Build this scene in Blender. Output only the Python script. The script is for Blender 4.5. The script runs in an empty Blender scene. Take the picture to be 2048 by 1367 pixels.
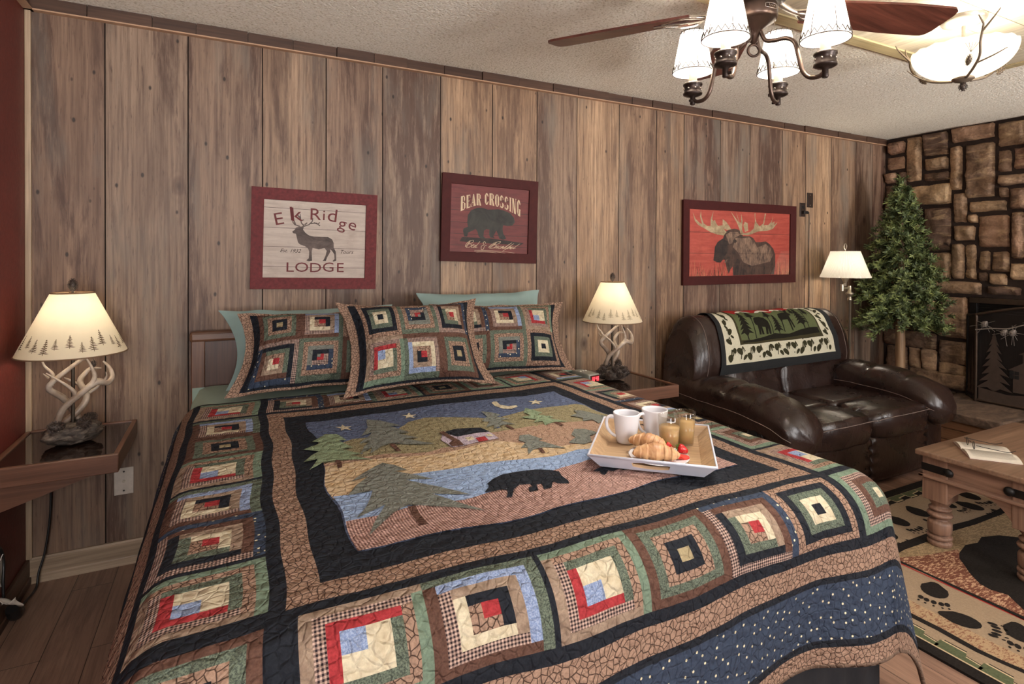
import bpy, bmesh, math, random
from mathutils import Vector, Matrix, noise, geometry

random.seed(7)
PI = math.pi
scene = bpy.context.scene
col = scene.collection

# ------------------------------------------------------------------ camera
YAW, PITCH, ROLL, HC = 0.471665, -0.00771127, 0.00384565, 1.36785
_s, _c, _sp, _cp = math.sin(YAW), math.cos(YAW), math.sin(PITCH), math.cos(PITCH)
_F = Vector((_s*_cp, _c*_cp, _sp)); _R = Vector((_c, -_s, 0)); _U = _R.cross(_F)
_R2 = math.cos(ROLL)*_R + math.sin(ROLL)*_U; _U2 = -math.sin(ROLL)*_R + math.cos(ROLL)*_U
cam_data = bpy.data.cameras.new('camera')
cam = bpy.data.objects.new('camera', cam_data)
col.objects.link(cam)
cam.matrix_world = Matrix(((_R2.x, _U2.x, -_F.x, 0), (_R2.y, _U2.y, -_F.y, 0), (_R2.z, _U2.z, -_F.z, HC), (0, 0, 0, 1)))
cam_data.sensor_width = 36
cam_data.lens = 1122.6/2048*36
cam_data.shift_y = -(683.5-522.76)/2048
cam_data.clip_start = 0.02
scene.camera = cam

# ------------------------------------------------------------------ world, large lights, exposure
world = bpy.data.worlds.new('world'); scene.world = world
world.use_nodes = True
world.node_tree.nodes['Background'].inputs[0].default_value = (0.75, 0.85, 1, 1)
world.node_tree.nodes['Background'].inputs[1].default_value = 0.6

def area_light(name, loc, rot, sx, sy, power, color):
    l = bpy.data.lights.new(name, 'AREA'); l.shape = 'RECTANGLE'; l.size = sx; l.size_y = sy
    l.energy = power; l.color = color
    o = bpy.data.objects.new(name, l); o.location = loc; o.rotation_euler = rot
    col.objects.link(o); return o
# added fill lights set in three unseen window openings behind the camera
for wx, ww in ((2.22, .78), (4.78, .90), (-.22, .80)):
    area_light('window_fill', (wx, -1.66, 1.45), (PI/2, 0, 0), ww, 1.28, 24, (1, 0.97, 0.95))
    # unseen area light added to brighten the ceiling, aimed up through each opening
    area_light('ceiling_fill', (wx, -2.75, .35), (PI/2+.60, 0, 0), 1.3, 1.2, 170, (1, 0.97, 0.94))

scene.view_settings.view_transform = 'Standard'
scene.view_settings.look = 'None'
scene.view_settings.exposure = 1.45
scene.view_settings.gamma = 1.0
scene.view_settings.use_curve_mapping = False
scene.cycles.use_denoising = True
scene.cycles.max_bounces = 8
scene.cycles.diffuse_bounces = 4
scene.cycles.denoising_prefilter = 'ACCURATE'
scene.cycles.sample_clamp_indirect = 6.0
scene.cycles.caustics_reflective = False
scene.cycles.caustics_refractive = False

# ------------------------------------------------------------------ helpers
def lin(c):
    c = c/255.0
    return c/12.92 if c <= 0.04045 else ((c+0.055)/1.055)**2.4
def C3(r, g, b): return (lin(r), lin(g), lin(b), 1.0)

class NT:
    """small node-tree writer"""
    def __init__(s, name, rough=0.6, metal=0.0, spec=0.5):
        s.mat = bpy.data.materials.new(name); s.mat.use_nodes = True
        s.t = s.mat.node_tree; s.b = s.t.nodes['Principled BSDF']; s.out = s.t.nodes['Material Output']
        s.b.inputs['Roughness'].default_value = rough; s.b.inputs['Metallic'].default_value = metal
        s.b.inputs['Specular IOR Level'].default_value = spec
    def put(s, sock, v):
        if isinstance(v, bpy.types.NodeSocket): s.t.links.new(v, sock)
        else:
            if isinstance(v, (tuple, list)) and sock.type == 'VECTOR': v = tuple(v)[:3]
            sock.default_value = v
    def n(s, kind, ins=None, **props):
        nd = s.t.nodes.new('ShaderNode'+kind)
        for k, v in props.items(): setattr(nd, k, v)
        for k, v in (ins or {}).items(): s.put(nd.inputs[k], v)
        return nd
    def coord(s, kind='Object'): return s.n('TexCoord').outputs[kind]
    def mapping(s, vec, scale=(1, 1, 1), loc=(0, 0, 0), rot=(0, 0, 0)):
        return s.n('Mapping', {'Vector': vec, 'Scale': scale, 'Location': loc, 'Rotation': rot}).outputs[0]
    def noise(s, vec, scale, detail=3, rough=0.55, dist=0.0):
        return s.n('TexNoise', {'Vector': vec, 'Scale': scale, 'Detail': detail, 'Roughness': rough, 'Distortion': dist}).outputs['Fac']
    def vor(s, vec, scale, feature='F1', rnd=1.0, out='Distance', dims='3D'):
        return s.n('TexVoronoi', {'Vector': vec, 'Scale': scale, 'Randomness': rnd}, feature=feature, voronoi_dimensions=dims).outputs[out]
    def ramp(s, fac, stops, interp='LINEAR'):
        nd = s.n('ValToRGB', {'Fac': fac}); cr = nd.color_ramp; cr.interpolation = interp
        while len(cr.elements) < len(stops): cr.elements.new(0.5)
        for e, (p, c) in zip(cr.elements, stops): e.position = p; e.color = c
        return nd.outputs[0]
    def val(s, fac, a, b, lo=0.0, hi=1.0):
        return s.n('MapRange', {'Value': fac, 'From Min': a, 'From Max': b, 'To Min': lo, 'To Max': hi}).outputs[0]
    def mix(s, fac, a, b, mode='MIX'):
        nd = s.n('Mix', data_type='RGBA', blend_type=mode)
        s.put(nd.inputs['Factor'], fac); s.put(nd.inputs['A'], a) if False else None
        s.put(nd.inputs[6], a); s.put(nd.inputs[7], b); return nd.outputs[2]
    def math(s, op, a, b=0.0):
        nd = s.n('Math', operation=op); s.put(nd.inputs[0], a); s.put(nd.inputs[1], b); return nd.outputs[0]
    def base(s, c): s.put(s.b.inputs['Base Color'], c)
    def rough(s, c): s.put(s.b.inputs['Roughness'], c)
    def bump(s, h, strength=0.4, dist=0.01):
        nd = s.n('Bump', {'Height': h, 'Strength': strength, 'Distance': dist, 'Normal': s._nrm} if getattr(s, '_nrm', None) else {'Height': h, 'Strength': strength, 'Distance': dist})
        s._nrm = nd.outputs[0]; s.put(s.b.inputs['Normal'], s._nrm)

_mats = {}
def plain(name, c, rough=0.6, metal=0.0, var=0.12, scale=30, bump=0.0, spec=0.5):
    if name in _mats: return _mats[name]
    t = NT(name, rough, metal, spec)
    v = t.coord(); f = t.noise(v, scale, 3)
    lo = tuple(x*(1-var) for x in c[:3])+(1,); hi = tuple(min(1, x*(1+var)) for x in c[:3])+(1,)
    t.base(t.ramp(f, [(0.3, lo), (0.7, hi)]))
    if bump: t.bump(f, bump, 0.004)
    _mats[name] = t.mat; return t.mat
def wood(name, dark, light, axis=0, scale=1.0, rough=0.45, knots=0.0, bump=0.15, ring=None, attr=None):
    """grain runs along the given axis"""
    if name in _mats: return _mats[name]
    t = NT(name, rough)
    v = t.coord()
    if attr:
        a = t.n('Attribute', attribute_name=attr).outputs['Fac']
        v = t.n('VectorMath', {0: v, 1: t.n('CombineXYZ', {'X': t.math('MULTIPLY', a, 7.3), 'Y': t.math('MULTIPLY', a, 3.1), 'Z': t.math('MULTIPLY', a, 5.7)}).outputs[0]}, operation='ADD').outputs[0]
    sc = [14*scale]*3; sc[axis] = 0.9*scale
    m = t.mapping(v, tuple(sc))
    f1 = t.noise(m, 1.0, 5, 0.6, 0.6)
    sc2 = [90*scale]*3; sc2[axis] = 3*scale
    f2 = t.noise(t.mapping(v, tuple(sc2)), 1.0, 4, 0.6)
    c = t.ramp(f1, [(0.25, dark), (0.75, light)])
    c = t.mix(t.val(f2, 0.35, 0.65, 0.0, 0.5), c, tuple(x*0.55 for x in dark[:3])+(1,))
    if knots:
        sk = [3.0*scale]*3; sk[axis] = 1.4*scale
        d = t.vor(t.mapping(v, tuple(sk)), 1.0)
        c = t.mix(t.val(d, 0.02, 0.10, knots, 0.0), c, tuple(x*0.12 for x in dark[:3])+(1,))
    t.base(c); t.bump(f2, bump, 0.002)
    _mats[name] = t.mat; return t.mat

class MB:
    """collects geometry for ONE mesh object"""
    def __init__(s): s.v = []; s.f = []; s.m = []; s.sm = []; s.uv = None
    def add(s, vs, fs, mi=0, smooth=False):
        o = len(s.v); s.v += [tuple(p) for p in vs]
        for f in fs: s.f.append(tuple(i+o for i in f)); s.m.append(mi); s.sm.append(smooth)
    def box(s, x0, x1, y0, y1, z0, z1, mi=0, M=None):
        vs = [Vector((x, y, z)) for x in (x0, x1) for y in (y0, y1) for z in (z0, z1)]
        if M: vs = [M @ p for p in vs]
        s.add(vs, [(0, 1, 3, 2), (4, 6, 7, 5), (0, 4, 5, 1), (2, 3, 7, 6), (0, 2, 6, 4), (1, 5, 7, 3)], mi)
    def grid(s, fn, nu, nv, mi=0, smooth=True, closeu=False, flip=False):
        vs = [fn(i/(nu if closeu else nu), j/nv) for i in range(nu+(0 if closeu else 1)) for j in range(nv+1)]
        fs = []; W = nv+1; N = nu if closeu else nu
        for i in range(N):
            i2 = (i+1) % nu if closeu else i+1
            for j in range(nv):
                q = (i*W+j, i2*W+j, i2*W+j+1, i*W+j+1)
                fs.append(q[::-1] if flip else q)
        s.add(vs, fs, mi, smooth)
    def lathe(s, prof, c=(0, 0, 0), seg=24, mi=0, M=None, smooth=True, cap=True, sy=1.0):
        n = len(prof); vs = []
        for k in range(seg):
            a = 2*PI*k/seg
            for r, z in prof: vs.append(Vector((r*math.cos(a), r*sy*math.sin(a), z)))
        if M: vs = [M @ p for p in vs]
        vs = [p+Vector(c) for p in vs]
        fs = [(k*n+j, ((k+1) % seg)*n+j, ((k+1) % seg)*n+j+1, k*n+j+1) for k in range(seg) for j in range(n-1)]
        s.add(vs, fs, mi, smooth)
        if cap:
            for j, rev in ((0, True), (n-1, False)):
                if prof[j][0] > 1e-6:
                    ring = [vs[k*n+j] for k in range(seg)]
                    if rev: ring.reverse()
                    s.add(ring, [tuple(range(seg))], mi, False)
    def tube(s, pts, r, seg=8, mi=0, cap=True, closed=False, sub=0):
        pts = [Vector(p) for p in pts]
        rs = list(r) if isinstance(r, (list, tuple)) else [r]*len(pts)
        if sub: pts, rs = spline(pts, rs, sub, closed)
        n = len(pts); up = None; vs = []
        for i in range(n):
            a = pts[i-1] if (i > 0 or closed) else pts[i]; b = pts[(i+1) % n] if (i < n-1 or closed) else pts[i]
            d = (b-a)
            if d.length < 1e-9: d = Vector((0, 0, 1))
            d.normalize()
            if up is None:
                up = Vector((0, 0, 1)) if abs(d.z) < 0.9 else Vector((1, 0, 0))
            x = d.cross(up)
            if x.length < 1e-6: x = d.orthogonal()
            x.normalize(); up = x.cross(d).normalized()
            for k in range(seg):
                t = 2*PI*k/seg; vs.append(pts[i]+rs[i]*(math.cos(t)*x+math.sin(t)*up))
        fs = []
        for i in range(n if closed else n-1):
            i2 = (i+1) % n
            for k in range(seg):
                k2 = (k+1) % seg; fs.append((i*seg+k, i*seg+k2, i2*seg+k2, i2*seg+k))
        s.add(vs, fs, mi, True)
        if cap and not closed:
            s.add(vs[:seg][::-1], [tuple(range(seg))], mi); s.add(vs[-seg:], [tuple(range(seg))], mi)
    def poly(s, pts2, fn, mi=0, cell=None):
        """flat polygon (u,v) mapped by fn(u,v); counter-clockwise made sure; optional grid cutting"""
        vs, fs = cut_poly(pts2, cell)
        s.add([fn(u, v) for u, v in vs], fs, mi, cell is not None)
    def prism(s, pts2, fn, w0, w1, mi=0):
        """polygon extruded from w0 to w1, fn(u,v,w)->xyz"""
        p = list(pts2)
        if area2(p) < 0: p.reverse()
        tri = geometry.tessellate_polygon([[Vector((a, b, 0)) for a, b in p]])
        tri = [t if area2([p[i] for i in t]) > 0 else t[::-1] for t in tri]
        n = len(p)
        s.add([fn(a, b, w1) for a, b in p], [tuple(t) for t in tri], mi)
        s.add([fn(a, b, w0) for a, b in p], [tuple(t[::-1]) for t in tri], mi)
        s.add([fn(a, b, w) for w in (w0, w1) for a, b in p], [(i, (i+1) % n, n+(i+1) % n, n+i) for i in range(n)], mi)
    def puff(s, c, size, k=0.45, n=8, mi=0, M=None, deform=None, smooth=True):
        """box with softly rounded sides; deform(p in -1..1, q world) -> world"""
        idx = {}; vs = []; fs = []
        def vid(p):
            key = tuple(round(x*n) for x in p)
            if key not in idx:
                x, y, z = p
                q = Vector((x*math.sqrt(max(0, 1-y*y/2-z*z/2+y*y*z*z/3)), y*math.sqrt(max(0, 1-x*x/2-z*z/2+x*x*z*z/3)), z*math.sqrt(max(0, 1-x*x/2-y*y/2+x*x*y*y/3))))
                q = Vector(p).lerp(q, k)
                w = Vector((q.x*size[0]/2, q.y*size[1]/2, q.z*size[2]/2))
                if deform: w = deform(Vector(p), w)
                if M: w = M @ w
                idx[key] = len(vs); vs.append(w+Vector(c))
            return idx[key]
        for ax in range(3):
            for sg in (-1, 1):
                for i in range(n):
                    for j in range(n):
                        q = []
                        for di, dj in ((0, 0), (1, 0), (1, 1), (0, 1)):
                            p = [0, 0, 0]; p[ax] = sg; p[(ax+1) % 3] = -1+2*(i+di)/n; p[(ax+2) % 3] = -1+2*(j+dj)/n
                            q.append(vid(tuple(p)))
                        fs.append(tuple(q) if sg > 0 else tuple(q[::-1]))
        s.add(vs, fs, mi, smooth)
    def build(s, name, mats, parent=None, bev=0.0, loc=None, attr=None, origin=None):
        me = bpy.data.meshes.new(name)
        vs = s.v
        if origin is not None:
            ox, oy, oz = origin; vs = [(a-ox, b-oy, c-oz) for a, b, c in s.v]
        me.from_pydata(vs, [], s.f); me.update()
        if not isinstance(mats, (list, tuple)): mats = [mats]
        for m in mats: me.materials.append(m)
        me.polygons.foreach_set('material_index', s.m); me.polygons.foreach_set('use_smooth', s.sm)
        if attr:
            a = me.attributes.new('pr', 'FLOAT', 'FACE'); a.data.foreach_set('value', attr)
        if s.uv:
            ul = me.uv_layers.new(name='UVMap')
            for p in me.polygons:
                for li in p.loop_indices: ul.data[li].uv = s.uv[me.loops[li].vertex_index]
        o = bpy.data.objects.new(name, me); col.objects.link(o)
        if origin is not None: o.location = origin
        if parent: o.parent = parent
        if loc: o.location = loc
        if bev:
            b = o.modifiers.new('bevel', 'BEVEL'); b.width = bev; b.segments = 2; b.limit_method = 'ANGLE'; b.angle_limit = math.radians(40)
        return o

def area2(p): return sum(p[i][0]*p[(i+1) % len(p)][1]-p[(i+1) % len(p)][0]*p[i][1] for i in range(len(p)))/2
def cut_poly(pts2, cell):
    p = list(pts2)
    if area2(p) < 0: p.reverse()
    tri = geometry.tessellate_polygon([[Vector((a, b, 0)) for a, b in p]])
    tri = [t if area2([p[i] for i in t]) > 0 else tuple(t[::-1]) for t in tri]
    if not cell: return p, [tuple(t) for t in tri]
    bm = bmesh.new(); bv = [bm.verts.new((a, b, 0)) for a, b in p]
    for t in tri:
        try: bm.faces.new([bv[i] for i in t])
        except ValueError: pass
    xs = [a for a, b in p]; ys = [b for a, b in p]
    for ax, lo, hi in ((0, min(xs), max(xs)), (1, min(ys), max(ys))):
        k = math.floor(lo/cell)+1
        while k*cell < hi:
            co = [0, 0, 0]; no = [0, 0, 0]; co[ax] = k*cell; no[ax] = 1
            bmesh.ops.bisect_plane(bm, geom=bm.verts[:]+bm.edges[:]+bm.faces[:], plane_co=co, plane_no=no, dist=1e-6); k += 1
    bm.verts.index_update()
    vs = [(q.co.x, q.co.y) for q in bm.verts]; fs = [tuple(q.index for q in f.verts) for f in bm.faces]
    fs = [f if area2([vs[i] for i in f]) > 0 else f[::-1] for f in fs]
    bm.free(); return vs, fs
def spline(pts, rs, sub, closed=False):
    n = len(pts); P = []; Rr = []
    g = (lambda i: i % n) if closed else (lambda i: max(0, min(n-1, i)))
    for i in range(n if closed else n-1):
        a, b, c, d = pts[g(i-1)], pts[g(i)], pts[g(i+1)], pts[g(i+2)]
        for k in range(sub):
            t = k/sub
            P.append(0.5*((2*b)+(c-a)*t+(2*a-5*b+4*c-d)*t*t+(3*b-a-3*c+d)*t**3))
            Rr.append(rs[g(i)]*(1-t)+rs[g(i+1)]*t)
    if not closed: P.append(pts[-1]); Rr.append(rs[-1])
    return P, Rr
def stroke(pts, w):
    """outline polygon quads of a 2D polyline of width w (list or scalar) -> list of quads"""
    out = []
    n = len(pts); ws = w if isinstance(w, (list, tuple)) else [w]*n
    L = []; Rr = []
    for i in range(n):
        a = pts[max(0, i-1)]; b = pts[min(n-1, i+1)]
        dx, dy = b[0]-a[0], b[1]-a[1]; d = math.hypot(dx, dy) or 1
        nx, ny = -dy/d*ws[i]/2, dx/d*ws[i]/2
        L.append((pts[i][0]+nx, pts[i][1]+ny)); Rr.append((pts[i][0]-nx, pts[i][1]-ny))
    for i in range(n-1): out.append([Rr[i], Rr[i+1], L[i+1], L[i]])
    return out
def tag(o, label=None, cat=None, group=None, kind=None):
    if label: o['label'] = label
    if cat: o['category'] = cat
    if group: o['group'] = group
    if kind: o['kind'] = kind
    return o
def empty(name, loc, label, cat, group=None, rz=0.0):
    o = bpy.data.objects.new(name, None); o.empty_display_size = 0.1; col.objects.link(o)
    o.location = loc; o.rotation_euler = (0, 0, rz)
    return tag(o, label, cat, group)
def struct(o): o['kind'] = 'structure'; return o
def copy_tree(o, parent=None):
    c = o.copy(); col.objects.link(c)
    if parent: c.parent = parent
    for ch in list(o.children): copy_tree(ch, c)
    return c
_font = None
def text_mesh(txt, size=1.0, shear=0.0, sx=1.0, bold=0.0):
    """flat text from the built-in font: (verts2d, faces)"""
    cu = bpy.data.curves.new('lettering', 'FONT'); cu.body = txt; cu.size = size; cu.shear = shear; cu.offset = bold
    cu.resolution_u = 3; cu.align_x = 'CENTER'; cu.align_y = 'CENTER'
    ob = bpy.data.objects.new('lettering', cu); col.objects.link(ob)
    me = ob.to_mesh()
    vs = [(v.co.x*sx, v.co.y) for v in me.vertices]; fs = [tuple(p.vertices) for p in me.polygons]
    ob.to_mesh_clear(); bpy.data.objects.remove(ob); bpy.data.curves.remove(cu)
    return vs, fs
def rotz(a): return Matrix.Rotation(a, 4, 'Z')

# ------------------------------------------------------------------ traced outlines of printed and sewn art (0..1 across each piece)
T = {
 'q_hill': [(-0.007,0.773),(0.071,0.713),(0.101,0.733),(0.15,0.724),(0.195,0.719),(0.254,0.771),(0.32,0.84),(0.392,0.859),(0.449,0.822),(0.553,0.759),(0.584,0.73),(0.661,0.739),(0.751,0.769),(0.861,0.794),(0.971,0.779),(0.993,0.745),(1.003,0.236),(0.703,0.337),(0.559,0.44),(0.386,0.478),(0.185,0.506),(0.003,0.498)],
 'q_field': [(0.0,0.532),(0.111,0.547),(0.151,0.544),(0.273,0.512),(0.322,0.529),(0.399,0.531),(0.472,0.58),(0.532,0.584),(0.635,0.588),(0.772,0.575),(0.888,0.565),(1.009,0.496),(1.003,0.236),(0.694,0.322),(0.551,0.424),(0.381,0.461),(0.179,0.474),(0.002,0.468)],
 'q_sand': [(0.001,0.503),(0.062,0.517),(0.12,0.512),(0.266,0.486),(0.389,0.486),(0.496,0.498),(0.561,0.445),(0.631,0.369),(0.712,0.352),(1.013,0.274),(1.012,0.171),(0.664,0.272),(0.497,0.296),(0.295,0.334),(0.191,0.313),(0.003,0.275)],
 'q_lake': [(0.005,0.292),(0.04,0.286),(0.107,0.302),(0.201,0.352),(0.302,0.354),(0.405,0.343),(0.503,0.309),(0.616,0.296),(0.685,0.307),(1.015,0.199),(1.009,0.07),(0.701,0.184),(0.645,0.201),(0.558,0.193),(0.433,0.162),(0.325,0.152),(0.189,0.134),(0.003,0.123)],
 'q_ground': [(0.005,0.139),(0.069,0.14),(0.193,0.149),(0.271,0.143),(0.329,0.162),(0.439,0.173),(0.564,0.205),(0.654,0.216),(0.714,0.202),(1.034,0.102)],
 'q_bigtree': [(0.146,0.462),(0.179,0.429),(0.206,0.383),(0.172,0.385),(0.213,0.343),(0.248,0.296),(0.187,0.315),(0.224,0.258),(0.293,0.166),(0.21,0.201),(0.242,0.152),(0.293,0.069),(0.24,0.104),(0.144,0.157),(0.107,0.134),(0.037,0.052),(0.065,0.12),(0.097,0.187),(0.027,0.144),(0.055,0.197),(0.094,0.283),(0.034,0.277),(0.067,0.329),(0.108,0.384),(0.064,0.365),(0.1,0.418)],
 'q_bigtrunk': [(0.141,0.151),(0.159,0.148),(0.157,0.044),(0.14,0.046)],
 'q_tree_a': [(0.033,0.816),(0.062,0.797),(0.083,0.721),(0.06,0.727),(0.099,0.638),(0.063,0.645),(0.109,0.571),(0.07,0.578),(0.124,0.502),(0.06,0.538),(0.034,0.548),(-0.003,0.533),(-0.037,0.488),(-0.009,0.57),(-0.046,0.558),(-0.015,0.616),(0.004,0.643),(-0.039,0.67),(-0.008,0.706),(0.009,0.731),(-0.018,0.745)],
 'q_trunk_a': [(0.032,0.549),(0.044,0.548),(0.043,0.481),(0.031,0.479)],
 'q_tree_b': [(0.202,0.918),(0.241,0.888),(0.275,0.798),(0.242,0.802),(0.282,0.71),(0.242,0.718),(0.296,0.646),(0.252,0.658),(0.322,0.569),(0.254,0.594),(0.206,0.628),(0.173,0.605),(0.129,0.561),(0.149,0.617),(0.105,0.573),(0.13,0.636),(0.151,0.677),(0.116,0.664),(0.15,0.72),(0.167,0.756),(0.13,0.741),(0.173,0.824)],
 'q_trunk_b': [(0.201,0.62),(0.215,0.621),(0.213,0.546),(0.2,0.545)],
 'q_tree_c': [(0.594,0.826),(0.625,0.792),(0.637,0.751),(0.615,0.734),(0.647,0.691),(0.609,0.688),(0.639,0.628),(0.597,0.642),(0.545,0.608),(0.569,0.65),(0.531,0.632),(0.568,0.69),(0.542,0.703),(0.582,0.75)],
 'q_trunk_c': [(0.598,0.633),(0.61,0.633),(0.606,0.583),(0.594,0.581)],
 'q_tree_d': [(0.763,0.794),(0.776,0.756),(0.789,0.705),(0.764,0.688),(0.801,0.641),(0.773,0.633),(0.806,0.57),(0.76,0.581),(0.712,0.559),(0.736,0.605),(0.7,0.605),(0.73,0.635),(0.69,0.682),(0.734,0.688),(0.729,0.74)],
 'q_trunk_d': [(0.759,0.579),(0.774,0.579),(0.766,0.532),(0.751,0.532)],
 'q_tree_e': [(0.916,0.702),(0.943,0.679),(0.959,0.626),(0.97,0.58),(0.925,0.538),(0.882,0.52),(0.896,0.566),(0.854,0.56),(0.888,0.603),(0.862,0.639),(0.9,0.655)],
 'q_tree_f': [(0.58,0.514),(0.609,0.506),(0.632,0.445),(0.612,0.444),(0.647,0.375),(0.662,0.334),(0.611,0.38),(0.571,0.375),(0.541,0.339),(0.561,0.399),(0.54,0.4),(0.57,0.444),(0.557,0.472)],
 'q_trunk_f': [(0.587,0.376),(0.599,0.376),(0.59,0.333),(0.579,0.333)],
 'q_tree_g': [(0.769,0.482),(0.8,0.473),(0.822,0.427),(0.784,0.401),(0.763,0.347),(0.728,0.334),(0.707,0.355),(0.694,0.372),(0.736,0.403),(0.735,0.436)],
 'q_cabin': [(0.349,0.594),(0.382,0.653),(0.407,0.591),(0.518,0.591),(0.51,0.513),(0.388,0.504),(0.351,0.511)],
 'q_roof': [(0.386,0.653),(0.424,0.662),(0.513,0.637),(0.519,0.588),(0.406,0.589)],
 'q_chim': [(0.371,0.663),(0.388,0.664),(0.394,0.554),(0.388,0.506),(0.352,0.513),(0.354,0.547),(0.374,0.564)],
 'q_win1': [(0.419,0.565),(0.444,0.565),(0.44,0.535),(0.415,0.533)],
 'q_door': [(0.446,0.545),(0.479,0.546),(0.472,0.507),(0.439,0.506)],
 'q_win2': [(0.489,0.562),(0.507,0.564),(0.505,0.541),(0.487,0.539)],
 'q_star1': [(0.114,0.909),(0.116,0.875),(0.134,0.866),(0.117,0.854),(0.118,0.822),(0.105,0.847),(0.088,0.837),(0.097,0.864),(0.085,0.89),(0.104,0.882)],
 'q_star2': [(0.364,0.955),(0.363,0.921),(0.382,0.911),(0.362,0.9),(0.36,0.868),(0.349,0.893),(0.329,0.883),(0.342,0.91),(0.331,0.936),(0.35,0.927)],
 'q_star3': [(0.872,0.92),(0.863,0.888),(0.881,0.878),(0.857,0.867),(0.848,0.836),(0.842,0.86),(0.818,0.851),(0.838,0.877),(0.832,0.902),(0.851,0.894)],
 'q_moon': [(0.691,0.928),(0.682,0.875),(0.689,0.827),(0.715,0.808),(0.752,0.828),(0.759,0.851),(0.728,0.853),(0.71,0.885),(0.719,0.942),(0.705,0.948)],
 'q_bear': [(0.328,0.166),(0.348,0.192),(0.351,0.211),(0.374,0.227),(0.405,0.237),(0.43,0.235),(0.465,0.228),(0.498,0.218),(0.529,0.202),(0.547,0.183),(0.542,0.155),(0.544,0.119),(0.537,0.102),(0.512,0.111),(0.504,0.126),(0.486,0.097),(0.466,0.099),(0.475,0.13),(0.461,0.134),(0.451,0.103),(0.427,0.106),(0.435,0.128),(0.448,0.128),(0.446,0.145),(0.42,0.155),(0.398,0.14),(0.378,0.106),(0.363,0.11),(0.375,0.127),(0.382,0.148),(0.367,0.159),(0.347,0.16)],
 'q_cub': [(0.63,0.14),(0.646,0.147),(0.677,0.148),(0.715,0.133),(0.735,0.11),(0.727,0.091),(0.707,0.097),(0.705,0.11),(0.678,0.106),(0.668,0.117),(0.646,0.102),(0.641,0.112),(0.646,0.128)],
 'e_body': [(0.267,0.599),(0.291,0.627),(0.302,0.654),(0.345,0.673),(0.377,0.67),(0.37,0.632),(0.394,0.59),(0.427,0.559),(0.476,0.546),(0.549,0.546),(0.615,0.547),(0.658,0.516),(0.675,0.467),(0.676,0.407),(0.698,0.352),(0.704,0.231),(0.679,0.219),(0.666,0.225),(0.687,0.253),(0.682,0.319),(0.66,0.362),(0.639,0.383),(0.644,0.351),(0.611,0.273),(0.6,0.223),(0.567,0.226),(0.579,0.244),(0.598,0.305),(0.606,0.36),(0.585,0.398),(0.527,0.379),(0.466,0.394),(0.458,0.344),(0.464,0.225),(0.432,0.216),(0.408,0.229),(0.431,0.257),(0.434,0.344),(0.422,0.386),(0.389,0.418),(0.349,0.432),(0.325,0.458),(0.312,0.521),(0.303,0.574),(0.276,0.578)],
 'e_ant0': [(0.361,0.669),(0.425,0.699),(0.457,0.745),(0.464,0.788)],
 'e_ant1': [(0.377,0.686),(0.353,0.716),(0.344,0.769),(0.339,0.838)],
 'e_ant2': [(0.344,0.78),(0.312,0.82)],
 'e_ant3': [(0.348,0.748),(0.376,0.761)],
 'e_ant4': [(0.441,0.717),(0.498,0.726),(0.535,0.69)],
 'e_ant5': [(0.473,0.729),(0.51,0.713),(0.532,0.736)],
 'e_ant6': [(0.337,0.673),(0.29,0.691),(0.266,0.732)],
 'e_ant7': [(0.298,0.686),(0.281,0.744)],
 'e_ant8': [(0.385,0.697),(0.409,0.725)],
 'e_pos': [(0.137,0.75),(0.257,0.822),(0.3,0.819),(0.484,0.833),(0.571,0.828),(0.657,0.829),(0.76,0.731),(0.865,0.721),(0.25,0.13),(0.365,0.131),(0.498,0.128),(0.626,0.136),(0.744,0.132),(0.251,0.348),(0.804,0.35)],
 'b_body': [(0.159,0.317),(0.168,0.351),(0.219,0.376),(0.208,0.442),(0.215,0.554),(0.252,0.624),(0.327,0.67),(0.385,0.675),(0.464,0.654),(0.542,0.661),(0.602,0.671),(0.662,0.659),(0.724,0.636),(0.765,0.61),(0.807,0.556),(0.819,0.487),(0.789,0.433),(0.728,0.423),(0.667,0.43),(0.659,0.372),(0.67,0.304),(0.712,0.227),(0.672,0.207),(0.622,0.221),(0.601,0.289),(0.579,0.344),(0.561,0.297),(0.542,0.251),(0.562,0.229),(0.503,0.232),(0.487,0.282),(0.49,0.35),(0.451,0.358),(0.422,0.334),(0.415,0.243),(0.454,0.206),(0.376,0.219),(0.357,0.24),(0.336,0.317),(0.316,0.349),(0.278,0.325),(0.222,0.288),(0.213,0.231),(0.176,0.229)],
 'b_letters_top': [(0.119,0.819),(0.184,0.844),(0.246,0.861),(0.311,0.881),(0.414,0.899),(0.473,0.905),(0.545,0.898),(0.609,0.89),(0.67,0.879),(0.734,0.868),(0.77,0.86),(0.836,0.849),(0.899,0.826)],
 'b_letters_bot': [(0.12,0.597),(0.189,0.641),(0.25,0.675),(0.315,0.706),(0.418,0.724),(0.477,0.725),(0.549,0.716),(0.613,0.701),(0.674,0.683),(0.738,0.66),(0.774,0.64),(0.842,0.605),(0.897,0.574)],
 'b_script': [(0.175,0.069),(0.827,0.094),(0.173,0.168)],
 'm_body': [(0.382,0.716),(0.425,0.73),(0.47,0.711),(0.493,0.669),(0.509,0.617),(0.575,0.62),(0.613,0.59),(0.641,0.526),(0.691,0.528),(0.743,0.542),(0.783,0.499),(0.824,0.424),(0.846,0.325),(0.846,0.16),(0.835,0.005),(0.415,0.002),(0.411,0.141),(0.39,0.098),(0.374,0.023),(0.354,0.108),(0.333,0.246),(0.315,0.246),(0.294,0.203),(0.259,0.207),(0.226,0.238),(0.234,0.349),(0.239,0.444),(0.265,0.519),(0.314,0.574),(0.327,0.628),(0.347,0.688)],
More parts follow.
